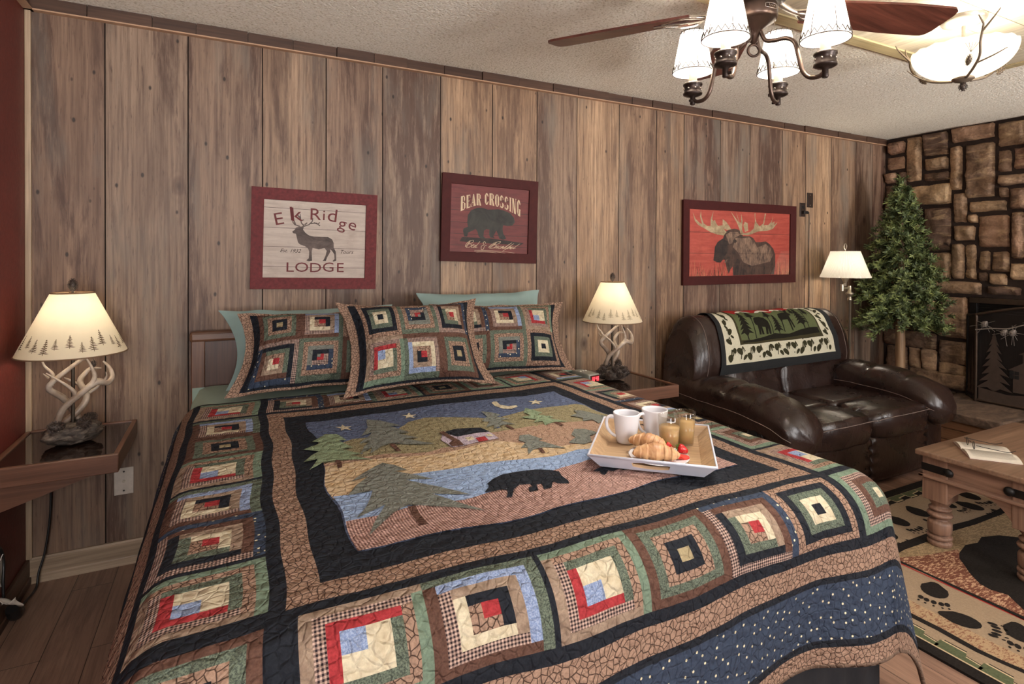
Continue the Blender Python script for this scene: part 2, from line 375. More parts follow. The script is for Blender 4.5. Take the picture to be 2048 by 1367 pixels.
 'm_shoulder': [(0.436,0.591),(0.502,0.584),(0.576,0.599),(0.63,0.515),(0.655,0.439),(0.745,0.498),(0.792,0.434),(0.819,0.325),(0.791,0.214),(0.692,0.179),(0.603,0.145),(0.512,0.208),(0.464,0.357),(0.411,0.441)],
 'm_brow': [(0.341,0.629),(0.383,0.674),(0.456,0.678),(0.486,0.637),(0.429,0.591),(0.402,0.504),(0.374,0.482),(0.357,0.566)],
 'm_muzzle': [(0.234,0.349),(0.239,0.444),(0.265,0.519),(0.314,0.564),(0.358,0.534),(0.36,0.439),(0.355,0.353),(0.321,0.278),(0.294,0.203),(0.259,0.207),(0.226,0.238)],
 'm_antl': [(0.32,0.617),(0.262,0.63),(0.198,0.663),(0.141,0.717),(0.084,0.765),(0.052,0.825),(0.033,0.953),(0.058,0.857),(0.097,0.797),(0.118,0.783),(0.098,0.896),(0.107,0.98),(0.112,0.887),(0.132,0.795),(0.168,0.755),(0.196,0.757),(0.197,0.862),(0.222,0.99),(0.211,0.863),(0.222,0.832),(0.236,0.854),(0.248,0.803),(0.266,0.762),(0.309,0.775),(0.325,0.713),(0.347,0.672)],
 'm_antr': [(0.486,0.637),(0.56,0.63),(0.612,0.665),(0.663,0.696),(0.754,0.712),(0.815,0.743),(0.859,0.834),(0.862,0.856),(0.829,0.81),(0.835,0.866),(0.805,0.841),(0.817,0.963),(0.8,0.863),(0.767,0.806),(0.721,0.803),(0.743,0.99),(0.731,0.989),(0.713,0.824),(0.676,0.778),(0.644,0.841),(0.631,0.916),(0.633,0.992),(0.622,0.98),(0.629,0.862),(0.617,0.742),(0.574,0.68),(0.515,0.66),(0.499,0.713),(0.503,0.853),(0.489,0.97),(0.488,0.83),(0.474,0.829),(0.437,0.997),(0.466,0.829),(0.386,0.993),(0.452,0.806),(0.473,0.722)],
 'm_ear1': [(0.309,0.775),(0.31,0.87),(0.343,0.831),(0.373,0.769),(0.393,0.717),(0.353,0.704),(0.324,0.723)],
 'm_ear2': [(0.512,0.789),(0.525,0.843),(0.555,0.824),(0.562,0.706),(0.529,0.682)],
 'stones': [(2.97,2.835,2.299,2.407),(2.984,2.831,2.159,2.276),(2.997,2.9,2.042,2.136),(2.885,2.815,1.909,2.133),(2.823,2.699,2.038,2.423),(2.689,2.504,2.237,2.427),(2.676,2.502,2.115,2.218),(2.682,2.489,2.026,2.094),(2.803,2.476,1.827,1.997),(2.49,2.403,1.932,2.286),(2.48,2.188,2.317,2.435),(2.378,2.186,1.856,2.282),(2.166,1.993,2.23,2.414),(2.167,2.079,2.035,2.205),(2.07,1.992,2.047,2.21),(2.161,1.991,1.933,2.013),(2.157,2.097,1.842,1.919),(2.091,1.989,1.746,1.905),(2.351,2.106,1.739,1.826),(2.46,2.368,1.662,1.903),(2.355,2.293,1.658,1.722),(2.288,2.089,1.462,1.708),(2.078,1.996,1.372,1.722),(2.455,2.309,1.516,1.635),(2.789,2.692,1.68,1.799),(2.678,2.476,1.432,1.795),(2.757,2.694,1.552,1.661),(2.472,2.382,1.207,1.488),(2.376,2.298,1.21,1.486),(2.62,2.474,1.202,1.419),(2.283,2.207,1.28,1.434),(2.2,2.089,1.274,1.429),(2.287,2.222,1.191,1.263),(2.215,2.099,1.167,1.257),(2.082,1.985,1.213,1.337),(2.638,2.263,1.085,1.183),(2.226,2.013,1.093,1.158),(2.685,2.575,0.751,1.047),(2.564,2.354,0.72,1.058),(2.557,2.352,0.503,0.697),(2.996,2.574,0.603,0.742),(2.792,2.69,0.426,0.6),(2.681,2.569,0.423,0.603),(2.56,2.357,0.407,0.511),(2.976,2.799,0.381,0.598),(2.789,2.356,0.296,0.429),(2.979,2.734,0.752,0.883),(2.996,2.907,1.786,2.023),(2.898,2.81,1.779,1.891),(2.986,2.8,1.557,1.763),(2.984,2.773,1.256,1.537),(2.982,2.654,1.054,1.239),(2.98,2.702,0.903,1.033),(2.756,2.69,1.406,1.533),(2.755,2.631,1.261,1.388)],
 'r_redline': [(2.657,1.388),(2.657,1.303),(2.669,1.192),(2.684,1.076),(2.681,0.996)],
 'r_inblack_top': [(2.697,1.409),(2.689,1.31),(2.691,1.202),(2.704,1.004)],
 'r_lowblack': [(2.353,1.196),(2.345,1.118),(2.349,1.034),(2.346,0.952),(2.378,0.882)],
 'r_lowblack2': [(2.323,1.181),(2.317,1.105),(2.322,1.021),(2.319,0.941),(2.345,0.87)],
 'r_border_in': [(2.249,1.118),(2.224,1.032),(2.22,0.95),(2.217,0.887)],
 'r_border_out': [(2.191,1.081),(2.169,0.999),(2.157,0.942)],
 'r_step': [(2.28,1.137),(2.324,1.108),(2.281,1.075),(2.328,1.031),(2.283,0.996),(2.319,0.954),(2.281,0.925),(2.317,0.878),(2.289,0.859)],
 'r_topedge': [(3.378,1.909),(3.751,1.869)],
 'r_topzig': [(3.31,1.858),(3.681,1.84)],
 'r_topblack': [(3.302,1.829),(3.595,1.791)],
 'r_upperwave': [(2.834,1.511),(3.042,1.503),(3.248,1.502),(3.434,1.496),(3.673,1.487)],
 'r_bear': [(3.029,1.368),(3.131,1.386),(3.21,1.37),(3.291,1.391),(3.386,1.361),(3.417,1.328),(3.466,1.291)],
 'r_bear2': [(2.964,1.334),(2.917,1.295),(2.871,1.257),(2.803,1.187),(2.796,1.137),(2.818,1.1),(2.776,1.054),(2.747,1.021)],
 'r_paw1': [(2.578,1.3),(2.621,1.302),(2.636,1.271),(2.61,1.213),(2.579,1.207),(2.547,1.228),(2.518,1.251),(2.534,1.277)],
 'r_paw1toes': [(2.507,1.243),(2.515,1.227),(2.53,1.216),(2.546,1.203),(2.578,1.192)],
 'r_paw2': [(2.428,1.128),(2.49,1.122),(2.533,1.101),(2.498,1.085),(2.445,1.08),(2.413,1.099)],
 'r_paw2toes': [(2.523,1.08),(2.506,1.071),(2.481,1.065),(2.448,1.06),(2.428,1.065)],
 'r_paw3': [(2.563,1.006),(2.607,0.99),(2.61,0.957),(2.539,0.925),(2.533,0.955)],
 'r_pawa': [(3.797,1.7),(3.833,1.683),(3.819,1.638),(3.793,1.61),(3.761,1.64),(3.742,1.676)],
 'r_pawb': [(3.627,1.618),(3.678,1.593),(3.69,1.555),(3.621,1.568)],
 'r_pawc': [(3.309,1.714),(3.342,1.698),(3.317,1.635),(3.274,1.657)],
 'r_pawd': [(3.107,1.697),(3.136,1.674),(3.114,1.651),(3.043,1.645)],
 'r_pawe': [(3.558,1.669),(3.592,1.652),(3.548,1.626),(3.51,1.636)],
 'panel': [(2.743,1.733),(3.329,1.713),(3.862,1.695),(3.824,1.607),(3.737,1.414)],
}


def W(mb, name, mats, parent=None, bev=0.0, attr=None):
    """build from world coordinates under a thing whose empty is not rotated"""
    if parent is None: return mb.build(name, mats, None, bev, attr=attr)
    r = parent
    while r.parent: r = r.parent
    L = r.location
    mb.v = [(a-L.x, b-L.y, c-L.z) for a, b, c in mb.v]
    return mb.build(name, mats, parent, bev, attr=attr)

# ------------------------------------------------------------------ structure
XL, XR, YB, YF, H = -0.741, 5.33, 3.0, -1.6, 2.44
def wall_wood():
    t = NT('weathered_panel', 0.54)
    v = t.coord(); a = t.n('Attribute', attribute_name='pr').outputs['Fac']
    off = t.n('CombineXYZ', {'X': t.math('MULTIPLY', a, 3.3), 'Y': 0.0, 'Z': t.math('MULTIPLY', a, 17.7)}).outputs[0]
    v = t.n('VectorMath', {0: v, 1: off}, operation='ADD').outputs[0]
    hue = t.ramp(a, [(0.0, C3(110, 89, 73)), (0.3, C3(140, 115, 96)), (0.55, C3(138, 119, 102)), (0.8, C3(160, 133, 107)), (1.0, C3(178, 150, 120))])
    f = t.noise(t.mapping(v, (9, 9, 0.8)), 1.0, 6, 0.62, 0.8)
    c = t.mix(t.val(f, 0.3, 0.72, 0.0, 0.85), t.mix(1.0, hue, (0.66, 0.58, 0.54, 1), 'MULTIPLY'), t.mix(1.0, hue, (1.42, 1.38, 1.34, 1), 'MULTIPLY'))
    g = t.noise(t.mapping(v, (85, 85, 2.6)), 1.0, 5, 0.68)
    c = t.mix(t.val(g, 0.42, 0.66, 0.0, 0.75), c, C3(78, 55, 43))
    fl = t.noise(t.mapping(v, (150, 150, 11)), 1.0, 3, 0.6)
    c = t.mix(t.val(fl, 0.60, 0.70, 0.0, 0.7), c, C3(58, 38, 30))
    # broad worn stains, mostly running down the board
    s1 = t.noise(t.mapping(v, (5.5, 5.5, 0.55)), 1.0, 7, 0.68, 0.5)
    fine = t.noise(t.mapping(v, (34, 34, 4)), 1.0, 6, 0.7)
    st = t.math('MULTIPLY', t.val(s1, 0.475, 0.555), t.val(fine, 0.36, 0.50))
    c = t.mix(t.math('MULTIPLY', st, t.val(a, .45, 1.0, .9, .42)), c, C3(72, 47, 36))
    s2 = t.noise(t.mapping(v, (4, 4, 0.9), (3, 1, 5)), 1.0, 5, 0.6)
    c = t.mix(t.val(s2, 0.52, 0.66, 0.0, 0.6), c, C3(116, 108, 98))
    # small nail and worm holes, and a few knots
    h = t.vor(t.mapping(v, (12, 12, 7)), 1.0)
    c = t.mix(t.val(h, 0.05, 0.095, 0.92, 0.0), c, C3(34, 22, 16))
    k = t.vor(t.mapping(v, (3.4, 3.4, 1.9), (0.4, 0, 0.2)), 1.0)
    c = t.mix(t.val(k, 0.03, 0.085, 0.85, 0.0), c, C3(52, 32, 24))
    ringd = t.math('SINE', t.math('MULTIPLY', k, 95.0))
    c = t.mix(t.math('MULTIPLY', t.val(k, 0.07, 0.17, 0.45, 0.0), t.val(ringd, -1, 1)), c, C3(80, 54, 40))
    t.base(c); t.bump(g, 0.25, 0.002); t.bump(h, 0.3, 0.002)
    return t.mat
M_wall = wall_wood()
PX = [XL, -.47, -.155, .16, .458, .749, 1.076, 1.399, 1.699, 1.991, 2.324, 2.645, 2.897, 3.255, 3.567, 3.936, 4.221, 4.55, 4.887, 5.127, XR+.1]
PR = [.22, .50, .42, .68, .38, .55, .9, .84, .62, .92, .74, .8, .35, .6, .45, .78, .95, .72, .52, .3]
m = MB(); at = []
for i in range(20):
    a, b = PX[i], PX[i+1]; e = 0.0025
    n0 = len(m.f)
    m.add([(a+e, YB, -.02), (b-e, YB, -.02), (b-e, YB, H+.02), (a+e, YB, H+.02), (a, YB+.008, -.02), (b, YB+.008, -.02), (b, YB+.008, H+.02), (a, YB+.008, H+.02)],
          [(0, 1, 2, 3), (4, 0, 3, 7), (1, 5, 6, 2)])
    m.box(a, b, YB+.008, YB+.06, -.02, H+.02)
    at += [PR[i]]*(len(m.f)-n0)
    m.m[n0+1] = 1; m.m[n0+2] = 1
M_groove = plain('panel_groove', C3(44, 30, 24), 0.8)
struct(W(m, 'wall_back', [M_wall, M_groove], attr=at))

M_red = plain('red_wall_paint', C3(104, 40, 34), 0.5, var=0.12, scale=60, bump=0.25)
m = MB(); m.box(XL-.1, XL, YF, YB+.06, -.02, H+.02); struct(W(m, 'wall_left', M_red))
M_cream = plain('cream_wall_paint', C3(150, 128, 108), 0.7, bump=0.2)
# wall behind the photographer, with three window openings laid out for the fill lights
def wall_with_openings(m, x0, x1, y0, y1, z0, z1, ops):
    xs = sorted([x0, x1]+[v for o in ops for v in o[:2]])
    for a, b in zip(xs[:-1], xs[1:]):
        op = [o for o in ops if o[0] <= a+1e-6 and o[1] >= b-1e-6]
        if op: m.box(a, b, y0, y1, z0, op[0][2]); m.box(a, b, y0, y1, op[0][3], z1)
        else: m.box(a, b, y0, y1, z0, z1)
m = MB(); wall_with_openings(m, XL-.1, XR+.1, YF-.1, YF, -.02, H+.02, [(-.63, .19, .8, 2.1), (1.82, 2.62, .8, 2.1), (4.32, 5.24, .8, 2.1)])
struct(W(m, 'wall_front', M_cream))
M_white = plain('white_paint', C3(215, 208, 198), 0.5)
for i, (a, b) in enumerate(((-.63, .19), (1.82, 2.62), (4.32, 5.24))):
    m = MB(); y0, y1 = YF-.09, YF+.02
    for q in ((a-.05, a+.04), (b-.04, b+.05), ((a+b)/2-.025, (a+b)/2+.025)): m.box(q[0], q[1], y0, y1, .75, 2.15)
    for q in ((.75, .84), (2.06, 2.15), (1.42, 1.46)): m.box(a-.05, b+.05, y0, y1, q[0], q[1])
    struct(W(m, 'window_%d' % (i+1), M_white))

def popcorn():
    t = NT('popcorn_ceiling', 0.9, spec=0.2)
    v = t.coord(); n1 = t.noise(v, 95, 3, 0.6); n2 = t.vor(v, 70)
    c = t.ramp(n1, [(0.32, C3(196, 186, 166)), (0.45, C3(240, 234, 220)), (0.7, C3(250, 246, 236))])  # darker low spots paint the shading between bumps into the colour
    t.base(c); t.bump(n1, 0.6, 0.008); t.bump(n2, 0.25, 0.006)
    return t.mat
m = MB(); m.box(XL-.1, XR+.1, YF-.1, YB+.1, H, H+.1); struct(W(m, 'ceiling', popcorn()))

def laminate():
    t = NT('laminate_floor', 0.38)
    v = t.coord()
    b = t.n('TexBrick', {'Vector': t.mapping(v, (1, 1, 1), rot=(0, 0, PI/2)), 'Color1': (0, 0, 0, 1), 'Color2': (1, 1, 1, 1), 'Mortar': (0.5, 0.5, 0.5, 1), 'Scale': 1.0, 'Mortar Size': 0.0012, 'Brick Width': 1.2, 'Row Height': 0.14, 'Bias': 0.0}, offset=0.37)
    tone = b.outputs['Color']
    off = t.n('VectorMath', {0: tone, 1: (9.1, 5.3, 2.2)}, operation='MULTIPLY').outputs[0]
    vv = t.n('VectorMath', {0: v, 1: off}, operation='ADD').outputs[0]
    f = t.noise(t.mapping(vv, (11, 1.1, 1)), 1.0, 6, 0.62, 1.2)
    g = t.noise(t.mapping(vv, (110, 5, 1)), 1.0, 4, 0.6)
    c = t.ramp(f, [(0.25, C3(88, 64, 54)), (0.5, C3(138, 108, 92)), (0.75, C3(168, 134, 114))])
    c = t.mix(t.val(g, 0.45, 0.7, 0, 0.45), c, C3(56, 36, 28))
    c = t.mix(t.math('MULTIPLY', t.val(tone, 0, 1), 0.25), c, C3(170, 134, 112))
    c = t.mix(b.outputs['Fac'], c, C3(40, 26, 20))
    t.base(c); t.bump(g, 0.1, 0.001)
    return t.mat
m = MB(); m.box(XL-.1, XR+.1, YF-.1, YB+.1, -.1, 0); struct(W(m, 'floor', laminate()))

# crown of short boards, baseboards, corner strip
M_crown = wood('crown_wood', C3(58, 38, 29), C3(98, 70, 54), 0, 1.0, attr='pr')
M_crown_edge = plain('crown_edge', C3(176, 140, 112), 0.5)
m = MB(); at = []; x = XL
rr = random.Random(5)
while x < XR-.02:
    w = min(rr.uniform(.17, .24), XR-.02-x); d = rr.uniform(.016, .028)
    n0 = len(m.f); m.box(x, x+w-.003, YB-d, YB, 2.388, H); at += [rr.random()]*(len(m.f)-n0); x += w
n0 = len(m.f); m.box(XL, XR, YB-.03, YB, 2.382, 2.388, 1); at += [.5]*(len(m.f)-n0)
struct(W(m, 'trim_1', [M_crown, M_crown_edge], attr=at))
m = MB(); at = []; y = YB
while y > YF+.02:
    w = min(rr.uniform(.17, .24), y-YF-.01); d = rr.uniform(.016, .028)
    n0 = len(m.f); m.box(XL, XL+d, y-w+.003, y, 2.388, H); at += [rr.random()]*(len(m.f)-n0); y -= w
n0 = len(m.f); m.box(XL, XL+.03, YF, YB, 2.382, 2.388, 1); at += [.5]*(len(m.f)-n0)
struct(W(m, 'trim_2', [M_crown, M_crown_edge], attr=at))
M_lightwood = wood('pale_trim_wood', C3(146, 122, 98), C3(200, 176, 148), 2, 1.0, bump=0.1)
M_basewood = wood('baseboard_wood', C3(136, 114, 92), C3(196, 172, 146), 0, 1.0, bump=0.1)
M_basedark = wood('side_baseboard_wood', C3(70, 48, 38), C3(112, 82, 64), 1, 1.0)
m = MB(); m.box(XL, XL+.021, YB-.016, YB, .10, 2.384); struct(W(m, 'trim_3', M_lightwood, bev=.003))
def base_prof(m, x0, x1):
    pr = [(0, .105), (-.012, .105), (-.016, .098), (-.016, .035), (-.019, .03), (-.022, .0), (0, 0)]
    n = len(pr); vs = [(x, YB+d, z) for x in (x0, x1) for d, z in pr]
    m.add(vs, [(i, (i+1) % n, n+(i+1) % n, n+i) for i in range(n)]+[tuple(range(n))[::-1], tuple(range(n, 2*n))])
m = MB(); base_prof(m, XL+.012, XR-.02); struct(W(m, 'baseboard_back', M_basewood))
m = MB(); m.box(XL, XL+.014, YF, YB-.001, 0, .1); m.box(XL, XL+.02, YF, YB-.001, 0, .03); struct(W(m, 'baseboard_left', M_basedark, bev=.003))

# ------------------------------------------------------------------ stone wall with the fireplace opening
def stone_mat():
    t = NT('field_stone', 0.85, spec=0.25)
    v = t.coord(); a = t.n('Attribute', attribute_name='pr').outputs['Fac']
    vv = t.n('VectorMath', {0: v, 1: t.n('CombineXYZ', {'X': t.math('MULTIPLY', a, 31.0), 'Y': 0.0, 'Z': t.math('MULTIPLY', a, 11.0)}).outputs[0]}, operation='ADD').outputs[0]
    base = t.ramp(a, [(0.0, C3(112, 88, 74)), (0.25, C3(150, 122, 98)), (0.5, C3(182, 152, 120)), (0.75, C3(160, 122, 102)), (1.0, C3(206, 174, 136))])
    n1 = t.noise(vv, 5, 6, 0.65, 0.7); n2 = t.noise(t.mapping(vv, (6, 6, 22)), 1.0, 5, 0.6, 0.6); n3 = t.noise(vv, 60, 4)
    c = t.mix(t.val(n1, 0.48, 0.66, 0, 0.75), base, C3(62, 48, 42))
    c = t.mix(t.val(n2, 0.52, 0.70, 0, 0.6), c, C3(214, 182, 142))
    c = t.mix(t.val(n3, 0.35, 0.7, 0.0, 0.35), c, C3(70, 54, 44))
    t.base(c); t.bump(n1, 0.7, 0.03); t.bump(n2, 0.9, 0.016); t.bump(n3, 0.5, 0.004)
    return t.mat
M_stone = stone_mat()
M_mortar = plain('mortar', C3(46, 33, 27), 0.95, var=0.3, scale=40, bump=0.4)
FY0, FY1, FZ0, FZ1 = 1.22, 2.335, .285, 1.066       # fireplace opening
m = MB(); at = []
XM = 5.325
for b in ((YF, FY0, -.02, H), (FY1, YB+.06, -.02, H), (FY0, FY1, FZ1, H), (FY0, FY1, -.02, FZ0)):
    m.box(XM, XM+.35, b[0], b[1], b[2], b[3], 1)
m.box(XM+.35, XM+.4, FY0-.05, FY1+.05, FZ0-.05, FZ1+.05, 1)
at += [.5]*len(m.f)
def stone(m, y0, y1, z0, z1, sd):
    r = random.Random(sd); th = r.uniform(.03, .06); g = -.005
    y0 += g; y1 -= g; z0 += g; z1 -= g
    nu = max(4, int((y1-y0)/.02)); nv = max(4, int((z1-z0)/.02))
    ph = Vector((r.random()*50, r.random()*50, r.random()*50))
    tilt = (r.uniform(-.012, .012), r.uniform(-.012, .012))
    def fn(u, v):
        a, b = 2*u-1, 2*v-1
        e = (1-abs(a)**18)*(1-abs(b)**18); e = max(0, e)**0.4
        Y = y0+(y1-y0)*u; Z = z0+(z1-z0)*v
        q = Vector((Y*9, Z*9, 0))+ph
        wob = .007*noise.noise(q*1.3)
        d = th*e+e*(.024*noise.noise(q)+.016*noise.noise(Vector((q.x*.6, q.y*3, 4)))+.010*noise.noise(q*4)+tilt[0]*a+tilt[1]*b)
        return (XM+.012-d-.006*0, Y+wob*(1 if abs(a) > .8 else .3), Z+wob*(1 if abs(b) > .8 else .3))
    n0 = len(m.f); m.grid(fn, nu, nv, 0, True, flip=False); at.extend([r.random()]*(len(m.f)-n0))
for i, (ya, yb, za, zb) in enumerate(T['stones']): stone(m, yb, ya, za, min(zb, H-.004), i)
# courses beyond the edge of the frame, above and beside the opening
rr = random.Random(3); z = FZ1+.02
while z < H-.06:
    h = min(rr.choice((.11, .17, .24, .3)), H-.005-z); y = 1.975
    while y > YF:
        w = rr.uniform(.14, .38); stone(m, y-w, y, z, z+h, rr.randint(0, 9999)); y -= w
    z += h
z = FZ0+.01
while z < FZ1:
    h = min(rr.choice((.11, .17, .24)), FZ1+.02-z); y = FY0-.01
    while y > YF:
        w = rr.uniform(.14, .38); stone(m, y-w, y, z, z+h, rr.randint(0, 9999)); y -= w
    z += h
struct(W(m, 'wall_right', [M_stone, M_mortar], attr=at))

# boarded ceiling field over the lounge end
M_board = wood('whitewashed_board', C3(196, 182, 154), C3(228, 218, 196), 1, 0.7, rough=0.5, attr='pr', bump=0.05)
M_boardedge = wood('board_border', C3(176, 158, 118), C3(206, 190, 148), 0, 0.8, rough=0.5)
m = MB(); at = []; px0, px1, py0, py1 = 1.55, 3.86, -.6, 1.715
y = py1-.07; k = 0
while y > py0:
    w = min(.14, y-py0); n0 = len(m.f); m.box(px0+.06, px1-.06, y-w+.002, y-.002, H-.012, H-.0005); at += [rr.random()]*(len(m.f)-n0); y -= w
for b in ((px0, px1, py1-.07, py1), (px0, px1, py0-.07, py0), (px0, px0+.06, py0, py1-.07), (px1-.06, px1, py0, py1-.07)):
    n0 = len(m.f); m.box(b[0], b[1], b[2], b[3], H-.02, H-.0005, 1); at += [.5]*(len(m.f)-n0)
struct(W(m, 'trim_4', [M_board, M_boardedge], attr=at, bev=.002))

# ------------------------------------------------------------------ bed
M_bedwood = wood('headboard_wood', C3(82, 52, 38), C3(132, 92, 68), 2, 1.0, rough=.4)
M_bedwoodx = wood('headboard_rail_wood', C3(86, 56, 40), C3(138, 98, 74), 0, 1.0, rough=.4)
M_panelwood = wood('headboard_panel_wood', C3(62, 36, 26), C3(100, 64, 46), 2, 1.0, rough=.4, knots=.5)
M_mattress = plain('mattress_ticking', C3(210, 205, 195), .8)
M_skirt = plain('black_bed_skirt', C3(24, 25, 30), .9, bump=.3)
BX0, BX1, BY0, BY1, BZ = -.135, 1.655, .875, 2.91, .765
bed = empty('bed', ((BX0+BX1)/2, 1.9, 0), 'wide wooden bed with panelled headboard under the log cabin quilt', 'bed')
m = MB()
for x in (BX0-.005, BX1-.05):
    m = MB(); m.box(x, x+.055, 2.925, 2.975, 0, .985); W(m, 'headboard_post', M_bedwood, bed, bev=.004)
m = MB(); m.box(BX0-.012, BX1+.012, 2.918, 2.982, .975, 1.022); W(m, 'top_rail', M_bedwoodx, bed, bev=.012)
m = MB(); m.box(BX0+.05, BX1-.05, 2.945, 2.96, .45, .975); W(m, 'headboard_panel', M_panelwood, bed)
m = MB(); m.box(BX0+.05, BX1-.05, 2.935, 2.967, .40, .47); W(m, 'lower_rail', M_bedwoodx, bed, bev=.004)
m = MB(); m.puff(((BX0+BX1)/2-.03, (BY0+2.90)/2+.03, .58), (BX1-BX0-.13, 2.90-BY0-.12, .31), .12, 10); W(m, 'mattress', M_mattress, bed)
m = MB(); m.box(BX0+.05, BX1-.05, BY0+.06, 2.89, .14, .42); W(m, 'box_spring', M_mattress, bed, bev=.02)
m = MB()
def skirt(x0, x1, y0, y1):
    n = 60
    L = math.hypot(x1-x0, y1-y0); nx, ny = (y1-y0)/L, -(x1-x0)/L
    def fn(u, v):
        w = .008*math.sin(u*L*70)*(1-v)
        return (x0+(x1-x0)*u+nx*w, y0+(y1-y0)*u+ny*w, .015+.41*v)
    m.grid(fn, int(L*60), 4)
skirt(BX0+.035, BX0+.035, 2.88, BY0+.045); skirt(BX0+.035, BX1-.035, BY0+.045, BY0+.045); skirt(BX1-.035, BX1-.035, BY0+.045, 2.88)
W(m, 'bed_skirt', M_skirt, bed)
m = MB()
for x in (BX0+.12, BX1-.12):
    for y in (1.05, 2.75):
        m = MB(); m.box(x-.03, x+.03, y-.03, y+.03, 0, .15); W(m, 'leg', M_bedwood, bed)

def cloth(name, c, var=.08, rough=.85, kind=None, c2=None, quilt=True):
    """sewn fabrics; pattern runs in object space so it lies flat on the cloth"""
    if name in _mats: return _mats[name]
    t = NT(name, rough, spec=.15); v = t.coord('UV')
    n1 = t.noise(v, 220, 3); lo = tuple(x*(1-var*2.2) for x in c[:3])+(1,); hi = tuple(min(1, x*(1+var*2)) for x in c[:3])+(1,)
    cc = t.ramp(n1, [(.3, lo), (.7, hi)])
    if kind == 'crackle':
        vv = t.mapping(v, (1, 1, 1)); w = t.n('TexNoise', {'Vector': v, 'Scale': 25.0}).outputs['Color']
        vv = t.n('VectorMath', {0: v, 1: t.n('VectorMath', {0: w, 1: (.012, .012, .012)}, operation='MULTIPLY').outputs[0]}, operation='ADD').outputs[0]
        d = t.vor(vv, 74, 'DISTANCE_TO_EDGE', dims='2D')
        cc = t.mix(t.val(d, .03, .10, .95, 0), cc, c2)
    elif kind == 'speckle':
        n = t.noise(v, 300, 3, .7); cc = t.mix(t.val(n, .47, .55), cc, c2)
    elif kind == 'mottle':
        n = t.noise(v, 38, 4, .6); cc = t.mix(t.val(n, .42, .68), cc, c2)
    elif kind == 'gingham':
        x = t.n('SeparateXYZ', {'Vector': t.mapping(v, (150, 150, 150))})
        a = t.math('GREATER_THAN', t.math('FRACT', x.outputs[0]), .5); b = t.math('GREATER_THAN', t.math('FRACT', x.outputs[1]), .5)
        s = t.math('MULTIPLY', t.math('ADD', a, b), .5)
        cc = t.mix(t.math('POWER', s, .8), cc, c2)
    elif kind == 'dots':
        d = t.vor(v, 34, rnd=.75, dims='2D'); cc = t.mix(t.val(d, .075, .11, 1, 0), cc, c2)
    t.base(cc)
    if quilt:
        q = t.vor(v, 48, 'SMOOTH_F1', dims='2D'); w = t.noise(v, 70, 3); d2 = t.vor(t.n('VectorMath', {0: v, 1: t.n('VectorMath', {0: t.n('TexNoise', {'Vector': v, 'Scale': 30.0}).outputs['Color'], 1: (.02, .02, 0)}, operation='MULTIPLY').outputs[0]}, operation='ADD').outputs[0], 46, 'DISTANCE_TO_EDGE', dims='2D')
        t.bump(q, .8, .010); t.bump(w, .5, .005); t.bump(t.val(d2, 0, .14), .55, .005)
    else: t.bump(n1, .15, .001)
    _mats[name] = t.mat; return t.mat
F = {
 'nv': cloth('navy_cotton', C3(33, 36, 43)), 'br': cloth('brown_cotton', C3(94, 68, 58), .12),
 'ck': cloth('crackle_tan_cotton', C3(156, 128, 110), .1, kind='crackle', c2=C3(58, 42, 36)),
 'ta': cloth('tan_mottled_cotton', C3(156, 136, 118), kind='mottle', c2=C3(126, 106, 91)),
 'cr': cloth('cream_cotton', C3(206, 196, 170), .05, kind='mottle', c2=C3(188, 174, 146)),
 'gs': cloth('green_speckled_cotton', C3(108, 118, 102), .1, kind='speckle', c2=C3(72, 80, 72)),
 'mi': cloth('mint_cotton', C3(112, 130, 112), .07), 'rd': cloth('red_cotton', C3(158, 54, 58), .1),
 'bl': cloth('blue_cotton', C3(120, 138, 174), kind='speckle', c2=C3(154, 168, 196)),
 'gi': cloth('gingham_cotton', C3(194, 166, 152), .05, kind='gingham', c2=C3(46, 36, 40)),
 'nd': cloth('navy_dotted_cotton', C3(56, 66, 84), kind='dots', c2=C3(226, 216, 180)),
 'ol': cloth('olive_cotton', C3(158, 144, 112), .06),
 'sk': cloth('night_blue_cotton', C3(94, 104, 130), .1, kind='speckle', c2=C3(82, 92, 118)),
 'hi': cloth('hill_speckled_cotton', C3(158, 146, 112), .1, kind='speckle', c2=C3(108, 104, 84)),
 'fi': cloth('field_crackle_cotton', C3(178, 150, 130), .1, kind='speckle', c2=C3(136, 106, 88)),
 'sa': cloth('sand_mottled_cotton', C3(196, 174, 144), .06, kind='mottle', c2=C3(178, 150, 112)),
 'la': cloth('lake_blue_cotton', C3(152, 172, 202), .06, kind='speckle', c2=C3(124, 146, 182)),
 'gg': cloth('ground_gingham_cotton', C3(208, 174, 162), .05, kind='gingham', c2=C3(96, 62, 58)),
 'tr': cloth('grey_green_cotton', C3(124, 126, 118), .08, kind='speckle', c2=C3(106, 110, 104)),
 'tm': cloth('light_green_cotton', C3(140, 156, 126), .1, kind='speckle', c2=C3(120, 136, 108)),
 'wh': cloth('white_lilac_cotton', C3(196, 186, 196), .1, kind='speckle', c2=C3(150, 128, 146)),
 'hm': cloth('brown_hem_cotton', C3(120, 100, 86), .1),
}
FK = list(F); FI = {k: i for i, k in enumerate(FK)}; FM = [F[k] for k in FK]
def rot_ring(r, k):
    """(top,right,bottom,left) turned k quarter turns"""
    return [r[(i-k) % 4] for i in range(4)]
